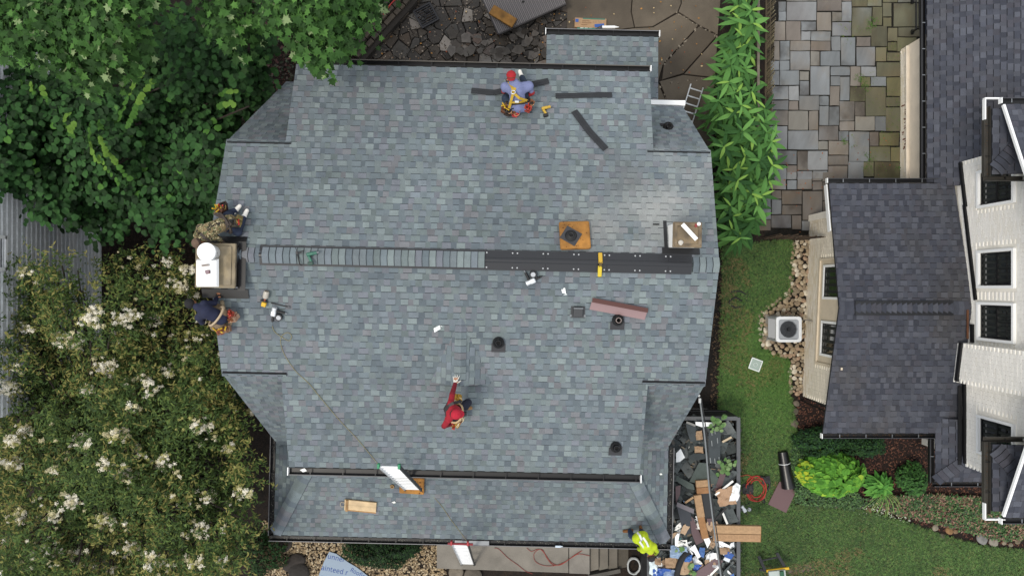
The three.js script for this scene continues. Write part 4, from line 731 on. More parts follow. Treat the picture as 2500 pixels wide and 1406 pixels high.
// ---------- trees and plants ----------
function leafFan(outline, fold = .12, cup = 0) {    // a leaf as a fan round its base point; outline of [x, z] for the right half, tip last
  const pos = []; const y = (x, z) => Math.abs(x) * fold - cup * z * z; const mid = outline.map(([x, z]) => [0, Math.max(.0, z)]);
  for (const s of [1, -1]) { let prev = [0, 0]; for (const [x, z] of outline) { const c = [x * s, z]; const m0 = [0, Math.min(1, Math.max(0, .35))]; if (s > 0) pos.push(0, 0, m0[1], prev[0], y(prev[0], prev[1]), prev[1], c[0], y(c[0], c[1]), c[1]); else pos.push(0, 0, m0[1], c[0], y(c[0], c[1]), c[1], prev[0], y(prev[0], prev[1]), prev[1]); prev = c; } }
  return flat(pos);
}
const leafHeart = leafFan([[.18, -.06], [.38, .05], [.5, .3], [.44, .6], [.22, .86], [0, 1]], .16, .18);
const leafLobed = leafFan([[.16, .02], [.46, -.04], [.30, .22], [.62, .48], [.30, .5], [.26, .72], [.12, .74], [0, 1.05]], .14, .2);
const leafSmall = leafFan([[.2, .15], [.26, .45], [.16, .78], [0, 1]], .25, .2);
function leafLance(w = .13, bend = .35, seg = 6) { // long leaf folded along its midrib
  const pos = []; const q = t => { const ww = w * Math.sin(Math.PI * Math.min(1, .12 + t * .9)) * (t > .98 ? 0 : 1); const a = t * bend * 2; return [ww, Math.sin(.5 - a) * t * .42 + .12 * t, t]; };
  for (let i = 0; i < seg; i++) { const a = q(i / seg), b = q((i + 1) / seg); for (const s of [1, -1]) { const A = [a[0] * s, a[1] + a[0] * .35, a[2]], B = [b[0] * s, b[1] + b[0] * .35, b[2]], m = [0, a[1], a[2]], n = [0, b[1], b[2]]; const tr = s > 0 ? [m, A, B, m, B, n] : [m, B, A, m, n, B]; tr.forEach(v => pos.push(...v)); } }
  return flat(pos);
}
const leafLike = c => new THREE.MeshPhysicalMaterial({ color: c, roughness: .7, specularIntensity: .35, side: THREE.DoubleSide });
const leafMats = {};
function leafMat(hex) { return leafMats[hex] || (leafMats[hex] = leafLike(C(hex))); }
const mLeaf = leafLike(C(0xffffff));
function orient(p, n, yaw, s) { // a leaf at p whose face looks along n, turned by yaw
  const q = new THREE.Quaternion().setFromUnitVectors(V(0, 1, 0), n.clone().normalize()).multiply(new THREE.Quaternion().setFromAxisAngle(V(0, 1, 0), yaw));
  return new THREE.Matrix4().compose(p, q, typeof s === 'number' ? V(s, s, s) : s);
}
function layLeaves(t, geo, leaves, hexes, most = 300, seen) { // leaves: [matrix in the tree's frame, tone 0..1 index, colour]; those that show largest are parts
  const sc = leaves.map(l => { const e = l[0].elements; return [l, e[13] + t.position.y + (seen ? seen(e[12] + t.position.x, e[13], e[14] + t.position.z) : 0)]; }).sort((a, b) => b[1] - a[1]).map(a => a[0]);
  sc.slice(0, most).forEach(([m, k]) => { const o = part('leaf', geo, leafMat(hexes[k]), t); o.matrixAutoUpdate = true; m.decompose(o.position, o.quaternion, o.scale); });
  if (sc.length > most) instanced('foliage', geo, mLeaf, sc.slice(most).map(([m, k]) => [m, jit(C(hexes[k]), .2)]), t, { kind: 'stuff' });
}
// clumps of leaves over a part of the picture, at real heights, on limbs that run back to the trunk
function clumps(poly, n, h0, h1, sep) {
  const out = []; let a = 1e9, b = -1e9, c = 1e9, d = -1e9; for (const [x, y] of poly) { a = Math.min(a, x); b = Math.max(b, x); c = Math.min(c, y); d = Math.max(d, y); }
  let guard = 0; while (out.length < n && guard++ < n * 60) { const u = rr(a, b), v = rr(c, d); if (!inside(poly, u, v)) continue; if (out.some(o => Math.hypot(o.u - u, o.v - v) < sep)) continue; const e = fbm(u * .008 + 3, v * .008 + 7, 3); const h = h0 + (h1 - h0) * Math.max(0, Math.min(1, (e - .25) * 2 + rr(-.25, .25))); out.push({ u, v, p: P(u, v, h) }); }
  return out;
}
function limbs(t, base, top, cl, r) {
  const wood = MS(0x4a4038, .9, { map: tWood });
  part('trunk', join([rod(V(0, 0, 0), top.clone().sub(base), r, r * .65, 10)]), wood, t);
  const g = []; for (const c of cl) { const e = c.p.clone().sub(base).add(V(0, -.8, 0)), s = top.clone().sub(base).multiplyScalar(rr(.6, 1)), m = s.clone().lerp(e, .5); m.y += rr(.0, .35); m.x += rr(-.2, .2); g.push(tube([s, m, e], .016 + r * .06, 8, 5)); }
  for (let i = 0; i < g.length; i += Math.ceil(g.length / 8)) part('branch', join(g.slice(i, i + Math.ceil(g.length / 8))), wood, t);
}
// lobed-leaf tree crowns reaching in from the top
function lobedTree(label, base, top, sets, seed) {
  R = rng(seed); const t = thing('lobed_leaf_tree', label, 'tree', base), cl = [], L = [], hx = ['#365a26', '#2f4f22', '#29451e', '#40672d', '#4f7836', '#84996a'];
  for (const [poly, n, h0, h1, rad, sep] of sets) for (const c of clumps(poly, n, h0, h1, sep)) { c.rad = rad * rr(.75, 1.2); cl.push(c); }
  for (const c of cl) { const n = Math.round(c.rad * c.rad * 420); for (let i = 0; i < n; i++) { const a = R() * 6.28, q = Math.sqrt(R()), dr = V(Math.cos(a) * q, 0, Math.sin(a) * q), p = c.p.clone().addScaledVector(dr, c.rad); p.y += (1 - q * q) * c.rad * .55 - q * .2 + rr(-.3, .12) - (R() < .3 ? rr(.2, .9) : 0); const nn = V(dr.x * .5 + rr(-.4, .4), 1, dr.z * .5 + rr(-.4, .4)); const k = R() < .05 ? 5 : R() < .1 ? 4 : Math.floor(R() * 4); L.push([orient(p.sub(base), nn, Math.atan2(dr.x, dr.z) + rr(-.8, .8), rr(.11, .19)), k]); } }
  limbs(t, base, top, cl, .2); layLeaves(t, leafLobed, L, hx, 300, (x, y, z) => (Math.abs(x / (H - y) * F) < 1250 && Math.abs(z / (H - y) * F) < 703) ? 0 : -20); return t;
}
lobedTree('tall lobed leaf tree whose crown fills the top left corner', V(-14.5, 0, -9.5), V(-14.3, 5.5, -9.2), [[[[-60, -60], [345, -60], [300, 10], [265, 70], [270, 120], [230, 140], [80, 120], [-60, 90]], 54, 8.2, 9.4, .42, 26], [[[140, 120], [290, 100], [292, 140], [235, 170], [190, 200], [160, 170]], 14, 7.8, 8.4, .32, 24]], 71);
lobedTree('bright lobed leaf tree overhanging the back left roof corner', V(-7.0, 0, -9.6), V(-6.6, 6.5, -8.8), [[[[650, -60], [915, -60], [900, -10], [850, 35], [812, 90], [790, 112], [745, 118], [715, 70], [660, 30]], 40, 8.2, 9.3, .36, 22], [[[745, 110], [775, 110], [775, 138], [752, 138]], 3, 8.2, 8.5, .22, 8], [[[480, -60], [590, -60], [590, 50], [570, 105], [548, 95], [500, 40]], 14, 7.6, 8.5, .32, 22]], 72);
// round-leaf trees (heart-shaped leaves in layered sprays)
function roundTree(label, base, top, sets, shoots, seed) {
  R = rng(seed); const t = thing('round_leaf_tree', label, 'tree', base), cl = [], L = [], hx = ['#2a4a25', '#243f20', '#30552a', '#1f361c', '#396030', '#658a38', '#4a7530'];
  for (const [poly, n, h0, h1, rad, sep] of sets) for (const c of clumps(poly, n, h0, h1, sep)) { c.rad = rad * rr(.7, 1.25); cl.push(c); }
  for (const c of cl) {
    const sprays = Math.round(11 * c.rad / .5);
    for (let s = 0; s < sprays; s++) { const a = R() * 6.28, dr = V(Math.cos(a), 0, Math.sin(a)), len = c.rad * rr(.7, 1.35), up = rr(.1, .45), st = c.p.clone().add(V(rr(-.2, .2), rr(-.6, .25), rr(-.2, .2))); const sd = V(-dr.z, 0, dr.x);
      for (let d = .05; d < len; d += .115) for (const m of [1, -1]) { const p = st.clone().addScaledVector(dr, d + rr(-.05, .05)).addScaledVector(sd, m * rr(.03, .14)); p.y += up * d * 1.4 - d * d * .75; const nn = V(dr.x * d * .35 + rr(-.3, .3), 1, dr.z * d * .35 + rr(-.3, .3)); L.push([orient(p.sub(base), nn, Math.atan2(sd.x * m, sd.z * m) + rr(-1, 1) + m * .5, rr(.11, .19)), d > len * .92 && R() < .12 ? 6 : Math.floor(R() * 5)]); } }
  }
  for (const [u0, v0, u1, v1, h] of shoots) { const a = P(u0, v0, h - .5), b = P(u1, v1, h); const dr = b.clone().sub(a), len = dr.length(); dr.normalize(); const sd = V(-dr.z, 0, dr.x).normalize(); for (let d = 0; d < len; d += .105) for (const m of [1, -1]) { const f = d / len, p = a.clone().addScaledVector(dr, d + rr(-.03, .03)).addScaledVector(sd, m * rr(.07, .12)); p.y += Math.sin(f * 3) * .12; L.push([orient(p.sub(base), V(sd.x * m * .3 + rr(-.2, .2), 1, sd.z * m * .3 + rr(-.2, .2)), Math.atan2(sd.x * m, sd.z * m) + rr(-.4, .4), rr(.11, .16)), f > .45 ? 5 : 6]); } cl.push({ p: b }); }
  limbs(t, base, top, cl, .12); layLeaves(t, leafHeart, L, hx, 300, (x, y, z) => (Math.abs(x / (H - y) * F) < 1250 && Math.abs(z / (H - y) * F) < 703) ? 0 : -20); return t;
}
roundTree('dark round leaf tree in front of the clapboard wall', P(150, 330, 0), P(130, 330, 3.2), [[[[-40, 180], [120, 190], [270, 230], [300, 330], [260, 420], [200, 480], [90, 500], [60, 470], [-40, 400]], 40, 3.6, 5.4, .55, 34], [[[100, 440], [260, 400], [280, 470], [270, 560], [240, 575], [150, 520]], 12, 2.8, 3.8, .42, 34]], [[300, 300, 360, 185, 5.6], [110, 250, 85, 200, 5.2], [165, 320, 175, 290, 5.2]], 81);
roundTree('dark round leaf tree beside the back left eave', P(430, 350, 0), P(420, 350, 3), [[[[330, 60], [640, 60], [620, 200], [560, 280], [545, 350], [525, 440], [500, 560], [400, 570], [290, 520], [290, 330], [310, 180]], 62, 3.2, 5.2, .55, 36]], [[300, 440, 250, 375, 5.2], [535, 245, 578, 238, 5.4], [230, 300, 245, 385, 5.3]], 82);
// white-flowering crape-type trees
const mPetals = MS(0xffffff, .7, { vertexColors: true }); mPetals.userData.keep = true;
function flowerTree(label, base, top, sets, fl, seed) {
  R = rng(seed); const t = thing('flowering_tree', label, 'tree', base), cl = [], L = [], hx = ['#4a6131', '#3f542b', '#546b36', '#394c2a', '#66763b', '#7d7c44', '#8e894f'];
  for (const [poly, n, h0, h1, rad, sep] of sets) for (const c of clumps(poly, n, h0, h1, sep)) { c.rad = rad * rr(.7, 1.25); cl.push(c); }
  for (const c of cl) { const tw = Math.round(16 * c.rad / .4), warm = fbm(c.u * .01 + 50, c.v * .01, 3) > .46; for (let s = 0; s < tw; s++) { const a = R() * 6.28, el = rr(.1, 1.2), dr = V(Math.cos(a) * Math.cos(el), Math.sin(el), Math.sin(a) * Math.cos(el)), len = c.rad * rr(.6, 1.2), st = c.p.clone().add(V(rr(-.3, .3), rr(-.7, .1), rr(-.3, .3))); for (let d = .06; d < len; d += .042) { const p = st.clone().addScaledVector(dr, d); p.y -= d * d * .25; const yaw = R() * 6.28; L.push([orient(p.add(V(rr(-.03, .03), 0, rr(-.03, .03))).sub(base), V(dr.x * .6 + rr(-.6, .6), 1, dr.z * .6 + rr(-.6, .6)), yaw, V(rr(.05, .075), .08, rr(.08, .125))), warm && d > len * .6 && R() < .7 ? 5 + Math.floor(R() * 2) : Math.floor(R() * 5)]); } } }
  // flower panicles: cones of small crumpled petals, some still in green bud
  const petal = flat([0, 0, 0, .5, .25, .1, .2, .35, .55, 0, 0, 0, .2, .35, .55, -.4, .2, .3, 0, 0, 0, -.4, .2, .3, -.25, .4, -.4, 0, 0, 0, -.25, .4, -.4, .5, .25, .1]);
  const mP = [MS(0xe6e1d2, .7), MS(0xd8d2bd, .7), MS(0xcfc79f, .75), MS(0x9b9a58, .8)];
  const panicle = (q, size, bud) => { const gs = [cyl(size * .1, size * .3, size * .6, 0, size * .3, 0, 6)]; for (let i = 0; i < 22; i++) { const f = R(), r = size * (.62 - .45 * f) * Math.sqrt(R()), a = R() * 6.28; gs.push(petal.clone().applyMatrix4(orient(V(Math.cos(a) * r, f * size * .8 + rr(-.02, .02), Math.sin(a) * r), V(Math.cos(a) * .6, 1, Math.sin(a) * .6), R() * 6, size * rr(.13, .22)))); }  pans.push([join(gs), bud ? 3 : Math.floor(R() * 3), q.clone().sub(base), new THREE.Euler(rr(-.5, .5), 0, rr(-.5, .5)), size]); };
  const pans = [];
  for (const [u, v, n, sp] of fl) for (let i = 0; i < n * 4; i++) { let best = null, bd = 1e9; const uu = u + (R() + R() - 1) * sp * 1.3, vv = v + (R() + R() - 1) * sp * .9; for (const c of cl) if (c.u) { const d = Math.hypot(c.u - uu, c.v - vv); if (d < bd) { bd = d; best = c; } } const y = best.p.y + best.rad * .55 + rr(0, .15); panicle(P(uu, vv, y), rr(.08, .17), R() < .22); }
  for (let i = 0; i < 34 * sets.length; i++) { const c = pick(cl), bud = R() < .45; if (c.u) for (let k = 0; k < 5; k++) panicle(c.p.clone().add(V(rr(-.3, .3), c.rad * .6 + rr(-.1, .1), rr(-.22, .22))), rr(.07, .15), R() < .25 || bud); }
  pans.sort((a, b) => b[4] - a[4]); pans.slice(0, 300).forEach(([g, k, p, e]) => { const m = part('flower_cluster', g, mP[k], t); m.position.copy(p); m.rotation.copy(e); });
  if (pans.length > 300) part('flower_field', mergeGeometries(pans.slice(300).map(([g, k, p, e]) => tint(g, mP[k].color).applyMatrix4(new THREE.Matrix4().makeRotationFromEuler(e).setPosition(p)))), mPetals, t).userData.kind = 'stuff';
  limbs(t, base, top, cl, .09); layLeaves(t, leafSmall, L, hx, 300, (x, y, z) => (Math.abs(x / (H - y) * F) < 1250 && Math.abs(z / (H - y) * F) < 703) ? 0 : -20); return t;
}
flowerTree('large white flowering tree that fills the bottom left corner', P(300, 1120, 0), P(295, 1110, 2.5), [
  [[[-40, 700], [80, 640], [150, 660], [170, 740], [110, 800], [-40, 860]], 48, 3.6, 5.2, .40, 24], [[[-40, 830], [120, 780], [300, 830], [500, 900], [565, 1000], [598, 1180], [588, 1350], [520, 1450], [-40, 1450]], 420, 3.4, 5.9, .48, 22]],
  [[60, 660, 3, 15], [215, 775, 9, 32], [150, 830, 5, 25], [60, 800, 4, 20], [20, 950, 7, 28], [170, 830, 8, 35], [260, 900, 8, 25], [350, 940, 9, 38], [415, 905, 6, 20], [210, 950, 4, 16], [290, 1060, 8, 30], [195, 1075, 6, 25], [345, 1100, 7, 20], [390, 1130, 8, 30], [500, 1040, 7, 22], [560, 1095, 4, 16], [30, 1130, 8, 25], [130, 1150, 3, 12], [300, 1155, 8, 26], [260, 1135, 5, 18], [40, 1260, 8, 25], [120, 1265, 9, 28], [180, 1225, 6, 22], [255, 1265, 8, 26], [475, 1290, 8, 26], [510, 1215, 4, 18], [420, 1215, 3, 16], [110, 1350, 14, 45], [200, 1360, 8, 28], [320, 1345, 6, 25], [380, 1370, 8, 28], [270, 1395, 5, 18], [30, 1080, 5, 22], [590, 1200, 5, 22], [470, 1370, 4, 20], [540, 1370, 3, 15], [60, 1050, 5, 26], [330, 1000, 4, 22]], 91);
flowerTree('sparser white flowering tree between the clapboard wall and the large chimney', P(400, 790, 0), P(400, 785, 2.2), [
  [[[250, 640], [330, 610], [420, 640], [470, 700], [480, 760], [530, 830], [600, 960], [520, 920], [420, 880], [300, 830], [240, 760]], 52, 2.6, 4.6, .42, 30]],
  [[455, 655, 6, 18], [440, 700, 6, 20], [470, 720, 4, 14], [300, 780, 5, 22], [380, 780, 4, 20], [410, 640, 3, 14], [490, 780, 4, 18], [330, 770, 4, 18], [610, 1005, 3, 10]], 92);

// broad-leaf plants in the bed along the fence: whorls of long leaves on tall canes
{
  R = rng(101); const geos = [leafLance(.105, .5, 5), leafLance(.12, .62, 5), leafLance(.095, .42, 5)], hx = ['#4c7a3c', '#426d34', '#588844', '#375f2e', '#68994e', '#30552b'];
  const spots = []; const poly = [[1790, -20], [1850, -20], [1862, 20], [1846, 120], [1850, 200], [1895, 290], [1908, 390], [1885, 470], [1870, 540], [1850, 590], [1800, 600], [1775, 580], [1752, 520], [1748, 430], [1735, 340], [1720, 300], [1735, 210], [1765, 150], [1790, 90]];
  for (const q of poly) { q[0] = 1820 + (q[0] - 1820) * (q[1] > 250 && q[0] > 1820 ? .82 : .7); q[1] = q[1] > 500 ? q[1] - 18 : q[1]; }
  let guard = 0; while (spots.length < 62 && guard++ < 9000) { const u = rr(1715, 1910), v = rr(-20, 605); if (inside(poly, u, v) && !spots.some(s => Math.hypot(s[0] - u, s[1] - v) < 24)) spots.push([u, v]); }
  spots.sort((a, b) => a[1] - b[1]);
  spots.forEach(([u, v], i) => {
    const h = rr(1.35, 2.3), top = P(u, v, h), base = V(top.x + rr(-.15, .15), 0, top.z + rr(-.15, .15));
    const t = thing('broadleaf_plant', 'bright green plant with whorls of long leaves in the dense bed beside the bamboo fence', 'plant', base, 'broad leaf plants in the bed beside the fence');
    const tp = top.clone().sub(base); part('stem', rod(V(0, 0, 0), tp, .015, .012, 6), leafMat('#5f7a3a'), t);
    const n = 12 + Math.floor(R() * 5), a0 = R() * 6;
    for (let k = 0; k < n; k++) { const f = k / n, a = a0 + k * 2.4, m = part('leaf', pick(geos), leafMat(f < .12 && R() < .5 ? '#84ab4e' : pick(hx)), t); m.position.copy(tp).multiplyScalar(1 - f * .22 - (k >= 9 ? .25 : 0)); m.rotation.set(rr(-.1, .1) + (f > .6 ? .22 : f * .3), a, rr(-.1, .1), 'YXZ'); const s = (f < .15 ? .36 : .60) * rr(.85, 1.12); m.scale.set(s * rr(.9, 1.15), s * .9, s); }
  });
}
// low shrubs as mounds of small leaves
function mound(name, label, category, u, v, rx, rz, h, n, leaf, size, hexes, seed, most = 300, o = {}) {
  R = rng(seed); const base = P(u, v, h * .5); base.y = 0; const t = thing(name, label, category, base), L = [];
  const st = []; for (let k = 0; k < 14; k++) { const a = R() * 6.28, q = rr(.3, .9); st.push(rod(V(0, 0, 0), V(Math.cos(a) * rx * q, h * rr(.5, .85), Math.sin(a) * rz * q), .012, .006, 5)); } part('stem', join(st), leafMat('#4a4030'), t);
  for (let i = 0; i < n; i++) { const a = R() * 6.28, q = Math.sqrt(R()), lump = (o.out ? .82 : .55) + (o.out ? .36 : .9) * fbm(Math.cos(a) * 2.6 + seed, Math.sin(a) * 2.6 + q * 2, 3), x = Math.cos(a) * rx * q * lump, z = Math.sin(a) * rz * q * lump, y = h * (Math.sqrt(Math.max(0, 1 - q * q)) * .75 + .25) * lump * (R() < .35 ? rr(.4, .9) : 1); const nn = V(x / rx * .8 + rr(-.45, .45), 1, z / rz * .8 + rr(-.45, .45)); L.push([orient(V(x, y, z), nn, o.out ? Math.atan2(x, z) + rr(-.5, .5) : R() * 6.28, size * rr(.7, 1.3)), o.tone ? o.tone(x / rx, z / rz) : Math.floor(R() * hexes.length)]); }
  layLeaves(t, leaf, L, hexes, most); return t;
}
mound('hydrangea', 'large yellow green round leaf shrub in the front bed', 'shrub', 2036, 1158, .92, .62, 1.15, 1500, leafHeart, .155, ['#548c30', '#5f9a36', '#497d2c', '#70a83c', '#b4c43a', '#98b83c'], 111, 300, { out: true, tone: (x, z) => x < -.75 && R() < .45 ? 4 + Math.floor(R() * 2) : R() < .03 ? 5 : Math.floor(R() * 4) });
mound('dark_shrub', 'dark evergreen shrub behind the yellow green shrub under the eave', 'shrub', 2010, 1078, .8, .5, .8, 2600, leafSmall, .075, ['#2c4a26', '#24402a', '#355a2c', '#1f3821'], 112);
mound('dark_shrub', 'dark evergreen shrub under the lower gutter beside the mulch', 'shrub', 2110, 1085, .62, .38, .7, 2000, leafSmall, .075, ['#2c4a26', '#24402a', '#355a2c', '#1f3821'], 113);
mound('dark_shrub', 'small leafy green shrub right of the hosta', 'shrub', 2230, 1168, .42, .48, .7, 1600, leafSmall, .09, ['#3d6630', '#33572a', '#487538', '#2a4a26'], 114);
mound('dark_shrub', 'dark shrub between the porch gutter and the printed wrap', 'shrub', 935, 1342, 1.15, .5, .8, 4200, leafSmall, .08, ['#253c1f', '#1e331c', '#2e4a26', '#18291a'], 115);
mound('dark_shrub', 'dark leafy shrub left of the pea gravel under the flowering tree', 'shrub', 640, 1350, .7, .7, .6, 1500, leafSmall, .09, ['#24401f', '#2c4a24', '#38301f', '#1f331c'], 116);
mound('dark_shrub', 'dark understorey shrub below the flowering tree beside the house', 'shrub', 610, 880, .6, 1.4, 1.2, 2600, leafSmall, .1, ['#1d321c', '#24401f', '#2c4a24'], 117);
{ // hosta: a rosette of broad leaves with long flower stalks
  R = rng(121); const t = thing('hosta', 'green hosta rosette with long leaning flower stalks', 'plant', P(2152, 1190, .3).setY(0)); const g = [leafLance(.2, .6, 5), leafLance(.23, .7, 5)];
  for (let k = 0; k < 78; k++) { const f = k / 78, m = part('leaf', pick(g), leafMat(pick(['#4f8a3a', '#447c34', '#5f9a44', '#6aa648'])), t); m.position.set(rr(-.05, .05), .5 - f * .32, rr(-.05, .05)); m.rotation.set(-.3 + f * .45 + rr(-.1, .1), k * 2.4 + rr(-.2, .2), 0, 'YXZ'); const s = .22 + .34 * f * rr(.85, 1.15); m.scale.set(s, s * .9, s); }
  for (let k = 0; k < 14; k++) { const a = -.9 + k * .14 + rr(-.1, .1), l = rr(.55, .85); part('flower_stalk', tube([V(0, .35, .1), V(Math.sin(a) * l * .5, .62, Math.cos(a) * l * .5), V(Math.sin(a) * l, .5, Math.cos(a) * l + .1)], .007, 8, 4), leafMat('#8fae62'), t); }
}
{ // creeping ground cover along the bed: one mass of small leaves
  R = rng(131); const list = [], hx = ['#33542b', '#3d6230', '#4a6f38', '#2a4625', '#5a7a40'].map(C), pk = ['#8a7a5c', '#9a7f6a', '#6f4a40', '#84604e'].map(C), lf = leafSmall;
  const add = (poly, n, h, pink) => scatterIn(px(poly, .1), n, (x, z) => { const y = h * (.4 + .9 * fbm(x * 2.2, z * 2.2, 3)); const c = R() < pink * fbm(x * 3 + 9, z * 3, 2) * 2 ? pick(pk) : pick(hx); list.push([orient(V(x, y * rr(.5, 1), z), V(rr(-.5, .5), 1, rr(-.5, .5)), R() * 6.28, V(rr(.05, .09), .07, rr(.06, .1))), jit(c, .25)]); });
  add([[1935, 1060], [1990, 1080], [2060, 1180], [2130, 1235], [2080, 1243], [1945, 1228], [1930, 1150]], 4200, .22, 0);
  add([[2110, 1215], [2260, 1205], [2430, 1215], [2560, 1230], [2560, 1310], [2440, 1318], [2300, 1282], [2180, 1252]], 9000, .25, .35);
  add([[2420, 1190], [2560, 1190], [2560, 1230], [2420, 1215]], 1400, .2, .2);
  instanced('ground_cover', lf, MS(0xffffff, .65), list, scene, { kind: 'stuff', label: 'green and russet creeping ground cover in the front bed', category: 'ground cover' });
  const l2 = []; for (let i = 0; i < 340; i++) { const p = P(2090 + rr(0, 130) + rr(-12, 12), 1232 + rr(0, 45) + rr(-6, 6), .06); l2.push([orient(p, V(rr(-.4, .4), 1, rr(-.4, .4)), R() * 6, rr(.04, .07)), jit(pick(['#cfd3c4', '#aab59a', '#6d8a52'].map(C)), .15)]); }
  instanced('silver_edging_plants', leafSmall, MS(0xffffff, .7), l2, scene, { kind: 'stuff', label: 'silvery white low edging plants below the hosta', category: 'ground cover' });
  R = rng(132); const l3 = []; // ferns and litter in the dark corner below the left tree
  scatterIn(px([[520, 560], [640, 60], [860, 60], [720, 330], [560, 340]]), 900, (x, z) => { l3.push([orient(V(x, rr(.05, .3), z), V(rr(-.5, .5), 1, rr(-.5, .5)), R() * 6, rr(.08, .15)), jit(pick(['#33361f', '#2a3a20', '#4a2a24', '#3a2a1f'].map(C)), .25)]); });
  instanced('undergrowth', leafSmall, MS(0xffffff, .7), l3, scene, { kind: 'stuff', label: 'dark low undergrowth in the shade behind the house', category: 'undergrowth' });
}

// ---------- people ----------
R = rng(201);
const SKIN = MS(0xa8714f, .6);
const mCamo = (() => { const t = tex(256, (x, y) => { const a = wrapN(x, y, 9, 3), b = wrapN(y, x, 12, 3), c = wrapN(x, y, 22, 2); return c > .62 ? [190, 176, 140] : a > .55 ? [38, 34, 24] : b > .52 ? [74, 82, 50] : [112, 96, 66]; }, 3); return MS(0xffffff, .85, { map: t }); })();
function handBones(w, dir, nrm, spread, curl, side, k = 1) { // wrist, pointing, back of the hand, side: +1 / -1 where the thumb leaves
  dir = dir.clone().normalize(); const lat = new THREE.Vector3().crossVectors(dir, nrm).normalize().multiplyScalar(side), n = nrm.clone().normalize(), b = [];
  const at = (d, l, h) => w.clone().addScaledVector(dir, d * k).addScaledVector(lat, l * k).addScaledVector(n, h * k);
  b.push([at(0, 0, 0), at(.06, .015, 0), .026 * k, .02 * k], [at(0, 0, 0), at(.06, -.02, 0), .026 * k, .02 * k]);
  [[.03, .068, .085], [.010, .072, .095], [-.011, .070, .088], [-.031, .062, .07]].forEach(([l, d, len], i) => { const s = spread * (.36 - i * .24), p1 = at(d + len * .5, l + s * len * .5, -curl * .012), p2 = at(d + len * (1 - curl * .3), l + s * len, -curl * .05); b.push([at(d - .02, l, 0), p1, .0105 * k, .0095 * k], [p1, p2, .0095 * k, .0085 * k]); });
  const t1 = at(.045, .058 + spread * .01, -.008), t2 = at(.07, .078 + spread * .018, -.012); b.push([at(.012, .022, -.004), t1, .014 * k, .0115 * k], [t1, t2, .0115 * k, .0095 * k]); return b;
}
